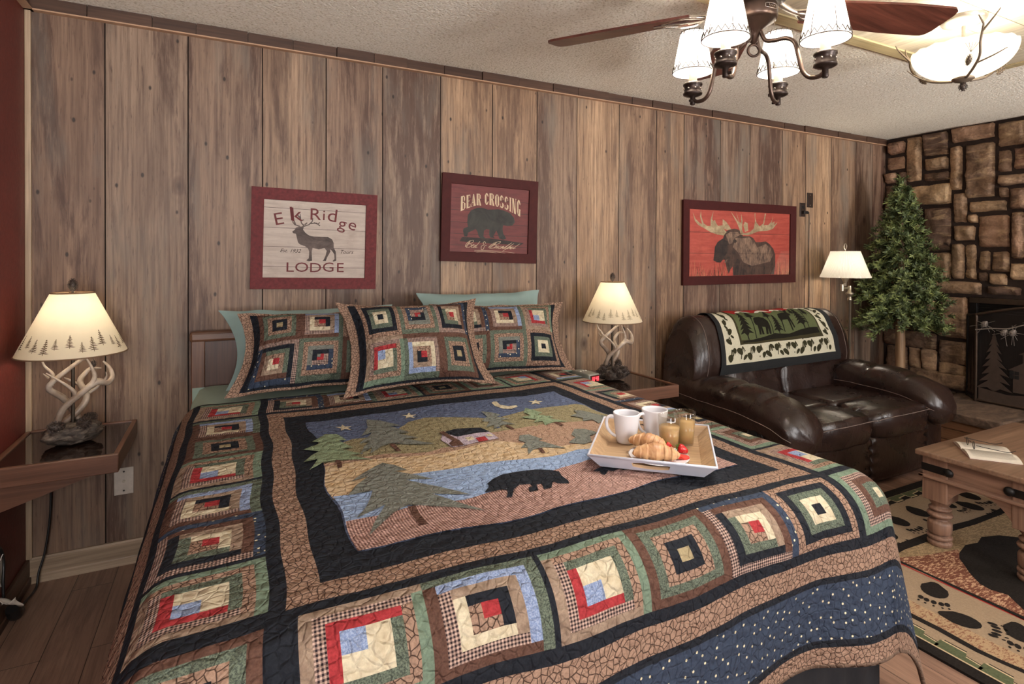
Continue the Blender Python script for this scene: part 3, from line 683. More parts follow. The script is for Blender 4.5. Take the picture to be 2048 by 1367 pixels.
BLK = {
 'P': ([('gs', 'gs', 'br', 'br'), ('bl', 'bl', 'gi', 'gi'), ('ta', 'ta', 'cr', 'cr'), ('nv', 'nv', 'ck', 'ck')], 'rd'),
 'Q': ([('mi', 'mi', 'ta', 'ta'), ('ck', 'ck', 'gi', 'gi'), ('gs', 'gs', 'rd', 'rd'), ('cr', 'cr', 'rd', 'rd')], 'bl'),
 'R': ([('br', 'br', 'br', 'br'), ('gs', 'gs', 'gs', 'gs'), ('ck', 'ck', 'ck', 'ck'), ('nv', 'nv', 'nv', 'nv')], 'ol'),
 'S': ([('nd', 'nd', 'gi', 'gi'), ('br', 'br', 'nv', 'nv'), ('ta', 'ta', 'gs', 'gs'), ('cr', 'cr', 'ck', 'ck')], 'rd'),
 'T': ([('ck', 'ck', 'ck', 'ck'), ('nv', 'nv', 'nv', 'nv'), ('gs', 'gs', 'gs', 'gs'), ('cr', 'cr', 'cr', 'cr')], 'nv'),
 'V': ([('gs', 'gs', 'gs', 'gs'), ('ck', 'ck', 'ck', 'ck'), ('tr', 'nd', 'nd', 'tr'), ('nv', 'gi', 'gi', 'nv')], 'rd'),
 'U': ([('mi', 'mi', 'mi', 'mi'), ('gi', 'gi', 'gi', 'gi'), ('br', 'br', 'br', 'br'), ('gs', 'gs', 'gs', 'gs')], 'cr'),
}
def block(rects, kind, x0, x1, y0, y1, turn=0, flip=False):
    rings, core = BLK[kind]; n = len(rings); cw = 2.0 if kind == 'Q' else 1.4; wx = (x1-x0)/(2*n+cw); wy = (y1-y0)/(2*n+cw)
    for i, rg in enumerate(rings):
        t, r, b, l = rot_ring(rg, turn)
        if flip: r, l = l, r
        a0, a1, b0, b1 = x0+i*wx, x1-i*wx, y0+i*wy, y1-i*wy
        rects += [(a0, a0+wx, b0, b1, l), (a0, a1, b0, b0+wy, b), (a1-wx, a1, b0, b1, r), (a0, a1, b1-wy, b1, t)]
        if l == t and l != b: rects.append((a0, a0+wx, b0+wy, b1, l))
        if b == l and b != r: rects.append((a0, a1-wx, b0, b0+wy, b))
    rects.append((x0+n*wx, x1-n*wx, y0+n*wy, y1-n*wy, core))
    if kind == 'V':
        a0, a1, b0, b1 = x0+3*wx, x1-3*wx, y0+3*wy, y1-3*wy; c = turn % 4
        lo_x, lo_y = [(True, False), (False, False), (False, True), (True, True)][c]
        rects.append((a0+wx if lo_x else (a0+a1)/2, (a0+a1)/2 if lo_x else a1-wx, b0+wy if lo_y else (b0+b1)/2, (b0+b1)/2 if lo_y else b1-wy, 'tr'))
    if kind == 'Q':      # cream corner with one small blue square
        a0, a1, b0, b1 = x0+3*wx, x1-3*wx, y0+3*wy, y1-3*wy
        rects.append((a0, a1, b0, b1, 'cr'))
        c = turn % 4
        lo_x, lo_y = [(True, True), (True, False), (False, False), (False, True)][c]
        rects.append((a0 if lo_x else (a0+a1)/2, (a0+a1)/2 if lo_x else a1, b0 if lo_y else (b0+b1)/2, (b0+b1)/2 if lo_y else b1, 'bl'))
def patch_grid(m, rects, S, step, uvoff=(0, 0)):
    """cells cut along every seam, each cell carrying the fabric of the last rectangle that covers it"""
    def cuts(vals):
        vals = sorted(set(round(v, 5) for v in vals)); out = [vals[0]]
        for a, b in zip(vals[:-1], vals[1:]):
            if b-out[-1] < 1e-4: continue
            k = max(1, math.ceil((b-a)/step))
            out += [a+(b-a)*i/k for i in range(1, k+1)]
        return out
    us = cuts([r[0] for r in rects]+[r[1] for r in rects]); vs_ = cuts([r[2] for r in rects]+[r[3] for r in rects])
    o = len(m.v); W_ = len(vs_)
    if m.uv is None: m.uv = []
    for u in us:
        for v in vs_: m.v.append(tuple(S(u, v))); m.uv.append((u+uvoff[0], v+uvoff[1]))
    grid = [['nv']*(len(vs_)-1) for _ in range(len(us)-1)]
    import bisect
    uc = [(a+b)/2 for a, b in zip(us[:-1], us[1:])]; vc = [(a+b)/2 for a, b in zip(vs_[:-1], vs_[1:])]
    for x0, x1, y0, y1, k in rects:
        i0, i1 = bisect.bisect_left(uc, x0), bisect.bisect_left(uc, x1); j0, j1 = bisect.bisect_left(vc, y0), bisect.bisect_left(vc, y1)
        for i in range(i0, i1):
            for j in range(j0, j1): grid[i][j] = k
    for i in range(len(us)-1):
        for j in range(len(vs_)-1):
            m.f.append((o+i*W_+j, o+(i+1)*W_+j, o+(i+1)*W_+j+1, o+i*W_+j+1)); m.m.append(FI[grid[i][j]]); m.sm.append(True)

# flat quilt coordinates: a from the inner left seam, b from the inner foot seam
QA, QB = 1.325, 1.265
def roll(t, r, amax=PI/2):
    if t <= 0: return t, 0.0
    if amax < PI/2 and t > r*amax:
        q = min(t-r*amax, .070); e = t-r*amax-q
        return r*math.sin(amax)+q*math.cos(amax), r*(1-math.cos(amax))+q*math.sin(amax)+e
    if t < r*PI/2: return r*math.sin(t/r), r*(1-math.cos(t/r))
    return r, r+t-r*PI/2
def quilt_surface(a, b, lift=0.0):
    a += .004*math.sin(b*9+a*3)+.003*math.sin(b*23); b += .004*math.sin(a*8+b*2)+.003*math.sin(a*21+1)
    f = max(-.4, min(1.2, b/QB)); xl = .088+.052*f; xr = 1.422-.043*f
    if a < 0: X = xl+a
    elif a > QA: X = xr+(a-QA)
    else: X = xl+(xr-xl)*a/QA
    Y = .99+b
    su_r = X-1.535; su_l = -.075-X; sv = .968-Y
    Z = .782+.004*noise.noise(Vector((X*3, Y*3, 0)))+.0015*noise.noise(Vector((X*22, Y*22, 5)))
    rr_, rl, rf = .115, .08, .10
    sv2 = sv
    if su_r > 0 and sv > 0:
        R_ = math.hypot(su_r, sv); ph = math.atan2(sv, su_r)
        h, dr = roll(R_, .11); hang = max(0, R_-.17)
        h += hang*(.12+.07*math.sin(ph*2))
        X = 1.535+h*math.cos(ph); Y = .968-h*math.sin(ph); Z -= dr
    else:
        if su_r > 0:
            h, dr = roll(su_r, rr_); X = 1.535+h; Z -= dr
            hang = max(0, dr-.1); X += hang*(.08+.05*math.sin(Y*7.0))
        elif su_l > 0:
            h, dr = roll(su_l, rl, 1.02); X = -.075-h; Z -= dr
            hang = max(0, dr-.1); X -= hang*.05*(math.sin(Y*8)-1.0)
        if sv > 0:
            h, dr = roll(sv, rf); Y = .968-h; Z -= dr
            hang = max(0, dr-.08); k = min(1, max(0, (1.535-X)/.25)) if X > 1.2 else 1
            Y -= hang*(.06+.09*math.sin(X*6.2-2.3)*k+.05*math.sin(X*13+1)*k+(1-k)*.06)
            if su_l > 0: X -= hang*.05
    if lift:
        e = 2e-3
        p0 = Vector(quilt_surface(a, b)); n = (Vector(quilt_surface(a+e, b))-p0).cross(Vector(quilt_surface(a, b+e))-p0)
        n.normalize(); return tuple(p0+n*lift)
    return (X, Y, Z)
rects = []
nvw, bw, bh_foot, bh_head = .028, .212, .172, .212
# sewing order: everything navy, then borders, then blocks
A0, A1 = -.028-.21-.026-.055-.016-.14-.018-.04, QA+.028+.21+.026-0+.055+.016+.14+.018+.04
B0, B1 = -.026-bh_foot-.026-.055-.016-.14-.018-.042-.008, QB+.025+bh_head+.012
rects.append((A0, A1, B0, B1, 'nv'))
# outer bands
def bands(lo, hi, b_lo, b_hi, k): rects.append((lo, hi, b_lo, b_hi, k))
oL = -.028-.21; oR = QA+.028+.21; oF = -.026-bh_foot
for d0, d1, k in ((.026, .081, 'ck'), (.097, .237, 'nd'), (.255, .297, 'ck')):
    rects += [(oL-d1, oR+d1, oF-d1, B1, k)]
    rects += [(oL-d0, oR+d0, oF-d0, B1, 'nv')] if False else []
# redo nested so that inner rectangles overwrite outer ones
rects = [(A0, A1, B0, B1, 'hm')]
for d, k in ((.297, 'ck'), (.255, 'nv'), (.237, 'nd'), (.097, 'nv'), (.081, 'ck'), (.026, 'nv')):
    rects.append((oL-d, oR+d, oF-d, B1, k))
rects.append((0, QA, 0, QB, 'ck')); rects.append((.055, QA-.052, .055, QB-.06, 'nv'))
n6 = 6; bwid = QA/n6; bhei = QB/n6
col_seq = ['S', 'P', 'Q', 'R', 'P', 'Q'][::-1]
left_seq = ['Q', 'S', 'P', 'Q', 'R', 'P']          # from the foot up
for i, k in enumerate(left_seq):
    y0 = i*bhei+(.012 if i == 0 else 0); y1 = (i+1)*bhei-(.012 if i in (0, 2) else 0)
    block(rects, k, oL, -.028, y0, y1)
for i, k in enumerate(['Q', 'U', 'R', 'P', 'S', 'Q']):
    block(rects, k, QA+.028, oR, i*bhei, (i+1)*bhei-(.012 if i in (0, 3) else 0), turn=1)
for i, k in enumerate(['Q', 'P', 'Q', 'R', 'S', 'T']):
    x0 = i*bwid+(.02 if i == 0 else 0)+(.012 if i == 2 else 0)
    block(rects, k, x0, (i+1)*bwid, oF, -.026, turn=(1 if i == 0 else 0))
for i, k in enumerate(['S', 'P', 'Q', 'R', 'U', 'Q']):
    x1 = (i+1)*bwid-(.012 if i in (2, 4) else 0)
    block(rects, k, i*bwid, x1, QB+.025, QB+.025+bh_head, turn=(0 if i < 3 else 2))
block(rects, 'R', oL, -.03, oF, -.03); block(rects, 'U', QA+.028, oR, oF, -.026)
block(rects, 'Q', oL, -.028, QB+.02, QB+.02+bh_head); block(rects, 'P', QA+.028, oR, QB+.02, QB+.02+bh_head, turn=1)
quilt = empty('quilt', (.76, 1.6, .78), 'log cabin patchwork quilt with lake, pines and bear scene spread over the bed', 'quilt')
m = MB(); patch_grid(m, rects, quilt_surface, .024)
# turn the sewn sheet into a padded one: an underside a little below
qo = W(m, 'patchwork', FM, quilt)
sm = qo.modifiers.new('padding', 'SOLIDIFY'); sm.thickness = .008; sm.offset = -1
# scene sewn onto the centre
PA0, PA1, PB0, PB1 = .055+.075, QA-.052-.07, .055+.072, QB-.06-.098
def pic(u, v): return PA0+(PA1-PA0)*u, PB0+(PB1-PB0)*v
def clip_unit(pts):
    for ax, sg, lim in ((0, 1, 0), (0, -1, -1), (1, 1, 0), (1, -1, -1)):
        out = []
        for i in range(len(pts)):
            p, q = pts[i-1], pts[i]; dp, dq = sg*p[ax]-lim, sg*q[ax]-lim
            if (dp >= 0) != (dq >= 0):
                t = dp/(dp-dq); out.append((p[0]+(q[0]-p[0])*t, p[1]+(q[1]-p[1])*t))
            if dq >= 0: out.append(q)
        pts = out
    return pts
def applique(name, key, fab, lift, label=None, pts=None, clip=True):
    pts = pts or T[key]
    if clip: pts = clip_unit(pts)
    m = MB(); ab = [pic(u, v) for u, v in pts]
    vs, fs = cut_poly(ab, .045)
    m.add([quilt_surface(a, b, lift) for a, b in vs], fs, 0, False); m.uv = list(vs)
    o = W(m, name, F[fab], quilt)
    if label: o['label'] = label
    return o
applique('sky_patch', None, 'sk', .0010, 'night blue sky fabric', [(0, 0), (1, 0), (1, 1), (0, 1)])
applique('hill_patch', 'q_hill', 'hi', .0016, 'speckled olive hill fabric')
applique('field_patch', 'q_field', 'fi', .0022, 'rust tan field fabric')
applique('shore_patch', 'q_sand', 'sa', .0028, 'mottled sand fabric')
applique('lake_patch', 'q_lake', 'la', .0034, 'pale blue lake fabric')
applique('ground_patch', None, 'gg', .0040, 'pink gingham ground fabric', [(0, 0)]+T['q_ground']+[(1.05, 0)])
for k in 'abcdefg':
    if 'q_trunk_'+k in T: applique('trunk_applique', 'q_trunk_'+k, 'br', .0046)
    applique('pine_applique', 'q_tree_'+k, 'tm' if k in 'ad' else 'tr', .0050, 'light green pine' if k in 'ad' else 'grey green pine', clip=False)
applique('trunk_applique', 'q_bigtrunk', 'br', .0048); applique('pine_applique', 'q_bigtree', 'tr', .0054, 'largest grey green pine', clip=False)
applique('cabin_applique', 'q_cabin', 'wh', .0046, 'lilac cabin wall'); applique('roof_applique', 'q_roof', 'nv', .0054, 'navy cabin roof')
applique('chimney_applique', 'q_chim', 'br', .0056, 'brown cabin end wall')
applique('window_applique', 'q_win1', 'cr', .0054); applique('window_applique', 'q_win2', 'cr', .0054); applique('door_applique', 'q_door', 'rd', .0054, 'red cabin door')
for k in '123': applique('star_applique', 'q_star'+k, 'cr', .0030)
applique('moon_applique', 'q_moon', 'cr', .0030, 'cream crescent moon')
applique('bear_applique', 'q_bear', 'nv', .0056, 'black walking bear'); applique('cub_applique', 'q_cub', 'nv', .0056, 'small black bear cub')

# fitted sheet seen around the pillows
M_sheet = plain('pale_green_sheet', C3(150, 170, 158), .75, var=.05, scale=8, bump=.05)
m = MB()
def sheet(p, w):
    w = Vector(w); w.z += .004*noise.noise(Vector((w.x*6, w.y*6, 2))); return w
def sheet_top(u, v):
    Y = 2.912-(2.912-.99)*v; X = BX0+(1.50-BX0+(.125 if Y > 2.475 else 0))*u
    a = min(1, (X-BX0)/.075) if X < BX0+.075 else 1
    Z = .773-.07*(1-math.sqrt(max(0, 1-(1-a)**2)))+.003*noise.noise(Vector((X*6, Y*6, 2)))
    return (X, Y, Z)
m.grid(sheet_top, 60, 40, flip=True)
m.grid(lambda u, v: (BX0-.001, 2.912-(2.912-.99)*u, .703-.25*v), 20, 4, flip=True)
m.grid(lambda u, v: (BX1-.03, 2.912-(2.912-2.48)*u, .773-.3*v), 6, 4)
m.grid(lambda u, v: (BX0+(BX1-BX0-.03)*u, 2.912, .77-.3*v), 20, 4)
tag(W(m, 'bed_sheet', M_sheet), 'pale green fitted sheet showing beside the pillows on the bed', 'sheet')

# ------------------------------------------------------------------ pillows
def pillow_frame(bl, br, tl):
    """lower-left, lower-right, upper-left corners -> surface function (s,t in 0..1, depth) """
    bl, br, tl = Vector(bl), Vector(br), Vector(tl)
    ex, ey = br-bl, tl-bl; n = ex.cross(ey).normalized()
    return bl, ex, ey, n
def puffed(bl, ex, ey, n, T_, fl, sd, dip=.035):
    def S(s, t, side=1):
        a = min(1, max(-1, (2*s-1)/(1-2*fl[0]))); b = min(1, max(-1, (2*t-1)/(1-2*fl[1])))
        h = ((1-abs(a)**2.6)*(1-abs(b)**2.6))
        h = max(0, h)**.55*T_
        # pulled-in edges between the corners
        px = .075*(1-(2*t-1)**2)*(2*s-1)*abs(2*s-1); py = dip*(1-(2*s-1)**2)*(2*t-1)*abs(2*t-1)
        w = .006*noise.noise(Vector((s*5+sd, t*5, sd*3.3)))+.003*noise.noise(Vector((s*16+sd, t*16, sd)))
        edge = max(0, max(abs(2*s-1), abs(2*t-1))-.85)/.15
        w += edge*.016*noise.noise(Vector((s*7+sd*2, t*7, 9)))
        return bl+ex*(s-px)+ey*(t-py)+n*(side*h+w+(.003 if side > 0 else -.003))
    return S
def sham(name_label, bl, br, tl, layout, T_, sd, dip=.035, group='quilted pillow shams'):
    bl, ex, ey, n = pillow_frame(bl, br, tl); wd, ht = ex.length, ey.length
    S = puffed(bl, ex, ey, n, T_, (.045/wd, .014/ht), sd, dip)
    c = bl+ex*.5+ey*.5
    root = empty('pillow_sham', tuple(bl+ex*.5), name_label, 'pillow', group)
    rects = [(0, wd, 0, ht, 'ck'), (.045, wd-.045, .012, ht-.012, 'nv')]
    cols = len(layout[0]); x0, x1, y0, y1 = .074, wd-.074, .018, ht-.016
    bw_, bh_ = (x1-x0)/cols, (y1-y0)/2
    for r in range(2):
        for k, (kd, tu) in enumerate(layout[1-r]):
            block(rects, kd, x0+k*bw_, x0+(k+1)*bw_, y0+r*bh_, y0+(r+1)*bh_, turn=tu)
    m = MB(); patch_grid(m, rects, lambda u, v: S(u/wd, v/ht), .02, (sd*3.7, sd))
    W(m, 'cover_front', FM, root)
    m = MB(); m.uv = []
    vs = []
    N = 22
    m.grid(lambda u, v: S(u, v, -.8), N, N, 0, True, flip=True); m.uv = [(i/N*wd, j/N*ht) for i in range(N+1) for j in range(N+1)]
    W(m, 'cover_back', F['ck'], root)
    return root
def plain_pillow(label, bl, br, tl, T_, sd):
    bl, ex, ey, n = pillow_frame(bl, br, tl); S = puffed(bl, ex, ey, n, T_, (.015, .015), sd)
    m = MB(); m.grid(lambda u, v: S(u, v, 1), 30, 22, 0, True); m.grid(lambda u, v: S(u, v, -1), 30, 22, 0, True, flip=True)
    return tag(W(m, 'pillow', M_pillow), label, 'pillow', 'plain green pillows')
M_pillow = plain('green_pillowcase', C3(138, 162, 158), .75, var=.06, scale=12, bump=.08)
plain_pillow('plain grey green pillow behind the left end of the quilted shams', (.0, 2.70, .79), (.80, 2.70, .79), (-.03, 2.875, 1.12), .045, 3)
plain_pillow('plain grey green pillow behind the right end of the quilted shams', (.90, 2.68, .79), (1.64, 2.66, .79), (.90, 2.885, 1.175), .045, 6)
sham('quilted sham at the headboard corner, left end of the pillow row', (-.005, 2.52, .80), (.70, 2.50, .80), (.045, 2.74, 1.115), [[('R', 0), ('P', 0), ('T', 0)], [('S', 2), ('V', 0), ('R', 0)]], .10, 1)
sham('quilted sham nearest the alarm clock, right end of the pillow row', (.86, 2.50, .80), (1.585, 2.40, .795), (.90, 2.68, 1.13), [[('S', 0), ('P', 0), ('Q', 0)], [('R', 0), ('V', 0), ('T', 0)]], .10, 2)
sham('quilted sham in front of the two others, middle of the pillow row', (.42, 2.31, .798), (1.085, 2.285, .798), (.43, 2.56, 1.165), [[('T', 0), ('V', 2), ('S', 0)], [('Q', 1), ('P', 2), ('R', 0)]], .10, 4, .075)

# ------------------------------------------------------------------ leather loveseat
def leather():
    t = NT('dark_brown_leather', .32, spec=.55)
    v = t.coord(); n = t.noise(v, 5, 4, .6); g = t.vor(v, 190, 'DISTANCE_TO_EDGE'); w = t.noise(t.mapping(v, (9, 9, 5)), 1.0, 5, .6, 1.2)
    t.base(t.ramp(n, [(.25, C3(30, 19, 17)), (.75, C3(50, 34, 29))]))
    t.rough(t.val(n, .3, .7, .25, .31))
    t.bump(t.val(g, 0, .1), .08, .001); t.bump(w, .22, .02)
    return t.mat
M_leather = leather()
M_thread = plain('pale_stitching', C3(118, 102, 95), .7)
M_blackpl = plain('black_plastic', C3(28, 26, 26), .4)
SX0, SX1, SY0, SY1 = 2.62, 4.22, 2.0, 2.93
sofa = empty('loveseat', (3.42, 2.5, 0), 'dark brown leather reclining loveseat under the moose picture', 'sofa')
Lt = M_leather
m = MB(); m.puff((3.42, 2.50, .20), (1.52, .80, .34), .06, 8); W(m, 'base', Lt, sofa)
def crease(p, w, f, a): return a*noise.noise(Vector((w.x*f, w.y*f, w.z*f)))
# side panels under the arms
for side, (x0, x1) in (('l', (SX0+.02, SX0+.20)), ('r', (SX1-.20, SX1-.01))):
    m = MB(); m.puff(((x0+x1)/2, 2.44, .25), (x1-x0, .90, .46), .10, 10); W(m, 'side_panel', Lt, sofa)
# padded arms that roll over at the front
def arm(cx, wd, sgn):
    m = MB(); L = .98
    def fn(u, v):
        t = u; ang = 2*PI*v
        y = SY1-.06-L*t
        zc = .50-.015*t-.09*max(0, (t-.62)/.38)**2; hh = .112+.026*math.sin(PI*t)
        ww = wd*(.5+.05*math.sin(PI*t)+.06*(t > .7)*(t-.7)/.3)
        k = 1.0
        e = min(t/.04, (1-t)/.09, 1); k = max(0.0, 1-(1-e)**2)**.5
        gather = .006*math.sin(v*2*PI*9)*max(0, (t-.72)/.28)*(k > .1)
        fold = -.022*(math.exp(-((t-.30)/.02)**2)+math.exp(-((t-.52)/.025)**2)+.7*math.exp(-((t-.76)/.02)**2))*max(0, math.sin(ang))
        r = k+gather*4
        ca, sa = math.cos(ang), math.sin(ang)
        se = lambda q, p: math.copysign(abs(q)**p, q)
        x = cx+ww*se(ca, .75)*r; z = zc+hh*se(sa, .8)*r+fold
        w = .006*noise.noise(Vector((x*9, y*9, z*9)))
        return (x+w, y, z+w)
    m.grid(fn, 64, 40, 0, True, flip=(False))
    o = W(m, 'armrest', Lt, sofa)
    # seam under the roll, outer side and front
    s = MB(); pts = []
    for k in range(25):
        t = .06+.90*k/24; p = Vector(fn(t, .5 if sgn < 0 else .5)); pts.append(p+Vector((-.004, 0, -.004)))
    s.tube(pts, .0022, 5); W(s, 'stitching', M_thread, o)
arm(SX0+.125, .27, -1); arm(SX1-.125, .27, 1)
# seats: rear cushion, front bolster, leg rest for each place
for i, (x0, x1) in enumerate(((SX0+.24, 3.425), (3.435, SX1-.20))):
    cx = (x0+x1)/2; wd = x1-x0
    def d1(p, w): w.z += .012*noise.noise(Vector((w.x*6+i, w.y*6, 1))); return w
    m = MB(); m.puff((cx, 2.50, .375), (wd+.01, .56, .17), .28, 14, deform=d1); W(m, 'seat_cushion', Lt, sofa)
    def d2(p, w):
        ends = abs(p.x)**6
        w.z += .010*noise.noise(Vector((w.x*8+i*3, w.y*8, 3)))-.012*ends*max(0, p.z); w.y += .03*ends*(p.y < 0)
        w.z += .008*math.sin(w.z*90+p.y*9)*ends*(abs(p.x) > .8)
        return w
    m = MB(); m.puff((cx, 2.09, .375), (wd+.035, .31, .185), .42, 16, deform=d2); bo = W(m, 'front_bolster', Lt, sofa)
    s = MB(); s.tube([(x0+wd*k/16, 1.9365+.022*abs(2*k/16-1)**2.5, .425-.014*abs(2*k/16-1)**5) for k in range(17)], .0024, 5); W(s, 'stitching', M_thread, bo)
    def d3(p, w):
        w.y += .012*math.sin(p.z*14)*max(0, abs(p.x)-.75)*4*(p.y < 0); w.y -= .012*(1-p.x**2)*(p.y < 0); return w
    m = MB(); m.puff((cx, 2.06, .165), (wd+.02, .13, .27), .10, 14, deform=d3); W(m, 'leg_rest', Lt, sofa)
# back: two lower lumbar cushions and one broad padded top roll
for i, (x0, x1) in enumerate(((SX0+.18, 3.41), (3.40, SX1-.16))):
    def d4(p, w):
        w.z += .010*noise.noise(Vector((w.x*7+i*5, w.y*4, w.z*5))); w.y += .012*noise.noise(Vector((w.x*9+i, w.z*7, 2))); return w
    m = MB(); m.puff(((x0+x1)/2, 2.69, .505), (x1-x0+.02, .24, .27), .30, 14, deform=d4, M=Matrix.Rotation(-.16, 4, 'X')); W(m, 'lumbar_cushion', Lt, sofa)
def back_prof(v):
    """outline of the back roll seen from the side: (y, z)"""
    P = [(2.62, .55), (2.59, .64), (2.595, .74), (2.62, .84), (2.67, .935), (2.745, .982), (2.83, .972), (2.89, .91), (2.925, .78), (2.93, .55), (2.93, .10)]
    t = v*(len(P)-1); i = min(len(P)-2, int(t)); f = t-i
    g = lambda k: P[max(0, min(len(P)-1, k))]
    a, b, c, d = (Vector(g(i-1)), Vector(g(i)), Vector(g(i+1)), Vector(g(i+2)))
    return 0.5*((2*b)+(c-a)*f+(2*a-5*b+4*c-d)*f*f+(3*b-a-3*c+d)*f**3)
def back_point(x, v, lift=0.0):
    q = back_prof(v); u = (x-SX0)/(SX1-SX0)
    e = min(1, max(0, min(u, 1-u))/.065); k = math.sqrt(max(0, 1-(1-e)**2))
    cen = Vector((2.78, .55))
    taper = .80+.20*k if e < 1 else 1
    q = cen+(q-cen)*(taper)
    # sides lean in towards the top
    xx = x+(u-.5)*(-.08)*max(0, (q.y-.5))/.45
    w = .007*noise.noise(Vector((x*5, v*9, 1)))+.004*noise.noise(Vector((x*14, v*14, 2)))
    d = (q-cen).normalized()
    q = q+d*(w+lift)
    return (xx, q.x, q.y)
m = MB(); m.grid(lambda u, v: back_point(SX0+(SX1-SX0)*u, v), 70, 44, 0, True, flip=False)
for u, fl in ((0, True), (1, False)):
    ring = [back_point(SX0+(SX1-SX0)*u, v/30) for v in range(31)]
    m.add(ring+[(ring[0][0], 2.78, .3)], [((i, i+1, 31) if fl else (i+1, i, 31)) for i in range(30)]+[((30, 0, 31) if fl else (0, 30, 31))], 0, True)
bk = W(m, 'backrest', Lt, sofa)
for x in (SX0+.085, SX1-.085):
    s = MB(); s.tube([back_point(x, v/24, .001) for v in range(0, 15)], .0022, 5); W(s, 'stitching', M_thread, bk)
# recliner pull on the outer left side
m = MB(); Mx = Matrix.Rotation(PI/2, 4, 'Y')
m.lathe([(.052, 0), (.052, .012), (.046, .016), (.043, .010), (.040, .010)], (SX0+.006, 2.155, .385), 28, M=Matrix.Rotation(-PI/2, 4, 'Y'))
m.box(SX0-.012, SX0+.002, 2.140, 2.170, .362, .415)
W(m, 'recliner_handle', M_blackpl, sofa, bev=.002)
s = MB()
for y in (2.30, 1.998): s.tube([(SX0+.016, y, .46), (SX0+.014, y, .3), (SX0+.016, y, .06)], .002, 5)
for i, y in enumerate((2.33,)): pass
m = MB(); m.tube([(SX0+.018, 2.36, .45), (SX0+.016, 2.355, .25), (SX0+.02, 2.35, .06)], .002, 5); W(m, 'stitching', M_thread, sofa)
m = MB(); m.tube([(SX0+.018, 2.07, .43), (SX0+.016, 2.075, .25), (SX0+.02, 2.08, .06)], .002, 5); W(m, 'stitching', M_thread, sofa)
for x in (SX0+.1, SX1-.1):
    for y in (2.1, 2.86):
        m = MB(); m.lathe([(.025, 0), (.03, .05)], (x, y, 0), 12); W(m, 'foot', M_blackpl, sofa)

# ------------------------------------------------------------------ woven throw over the back
def weave(name, c, var=.1):
    if name in _mats: return _mats[name]
    t = NT(name, .92, spec=.1); v = t.coord(); n = t.noise(v, 160, 3)
    t.base(t.ramp(n, [(.3, tuple(x*(1-var) for x in c[:3])+(1,)), (.7, tuple(min(1, x*(1+var)) for x in c[:3])+(1,))])); t.bump(n, .4, .002)
    _mats[name] = t.mat; return t.mat
TH = [weave('throw_black', C3(44, 45, 46)), weave('throw_cream', C3(204, 200, 178)), weave('throw_green', C3(92, 100, 68)), weave('throw_red', C3(158, 46, 46)), weave('throw_print_black', C3(34, 32, 26)), weave('throw_olive', C3(62, 58, 40)), weave('throw_white', C3(222, 218, 204)), weave('throw_pine', C3(56, 54, 38))]
# (u across 0..1 left to right, w from lower front edge 0 up and over 1)
def throw_pt(u, w, lift=0.0):
    x = 2.83+1.20*u+.05*(1-w)*(u-.5)
    v0 = .085-.012*(1-u)
    v = v0+(.68-v0)*w
    p = back_point(x, v, .010+lift+.004*math.sin(u*17+w*3)*(1-w)+.006*noise.noise(Vector((u*7, w*6, 8))))
    return p
tw = MB()
def cell_mat(u, w): return 0
tw.grid(lambda u, v: throw_pt(u, v), 80, 60, 0, True)
def art(pts, mi, lift, cell=.03):
    vs, fs = cut_poly(pts, cell); tw.add([throw_pt(a, b, lift) for a, b in vs], fs, mi, False)
def rect(a0, a1, b0, b1): return [(a0, b0), (a1, b0), (a1, b1), (a0, b1)]
art(rect(.035, .955, .10, 1.0), 1, .0008)          # cream border
art(rect(.150, .865, .285, 1.0), 5, .0016)         # olive rim
art(rect(.165, .850, .33, 1.0), 2, .0022)          # green field
# red sky and snow caps beyond the ridge
ridge = [(.165, .74), (.20, .64), (.27, .70), (.36, .655), (.43, .675), (.50, .62), (.56, .675), (.66, .655), (.72, .715), (.80, .68), (.85, .74)]
art(ridge+[(.85, 1), (.165, 1)], 3, .0028)
for a, b in ((.27, .70), (.43, .68), (.56, .68), (.72, .725), (.80, .70)):
    art([(a-.05, b-.02), (a-.03, b+.012), (a, b+.022), (a+.05, b-.004), (a+.08, b-.03), (a+.03, b-.022), (a, b-.012), (a-.02, b-.028)], 6, .0034)
# dark ground under the animals
art([(.175, .315), (.35, .345), (.45, .375), (.58, .36), (.68, .385), (.845, .40), (.845, .33), (.175, .30)], 4, .0030)
def pine(cx, b0, h, wd, mi=4, n=7, lift=.0034):
    pts = [(cx, b0+h)]; rt = []
    for k in range(n):
        y = b0+h*(1-(k+.6)/n*.85); ww = wd*(k+1)/n
        rt += [(cx+ww, y-h*.03), (cx+ww*.35, y+h*.01)]
    rt += [(cx+wd*.08, b0+h*.13), (cx+wd*.08, b0)]
    return [(cx, b0+h)]+rt+[(2*cx-x, y) for x, y in rt[::-1]]
for cx, b0, h, wd in ((.225, .33, .36, .055), (.30, .54, .15, .05), (.495, .36, .24, .045), (.45, .55, .11, .045), (.72, .39, .30, .055), (.69, .58, .11, .03), (.80, .54, .16, .04)):
    art(pine(cx, b0, h, wd), 4, .0034, .05)
for a, b in ((.285, .34), (.435, .37), (.755, .39)):
    art([(a, b), (a+.006, b), (a+.018, b+.32), (a+.012, b+.32)], 4, .0032)
def place(pts, cx, cy, sx, sy): return [(cx+(a-.5)*sx, cy+(b-.5)*sy) for a, b in pts]
BEAR = [(.02, .62), (.10, .80), (.22, .86), (.40, .90), (.62, .95), (.85, .85), (.97, .62), (.98, .40), (.95, .05), (.82, .05), (.80, .30), (.74, .05), (.60, .05), (.66, .35), (.45, .38), (.46, .05), (.33, .05), (.32, .30), (.27, .05), (.15, .05), (.18, .45), (.06, .50)]
art(place(BEAR, .365, .475, .125, .23), 4, .0036)
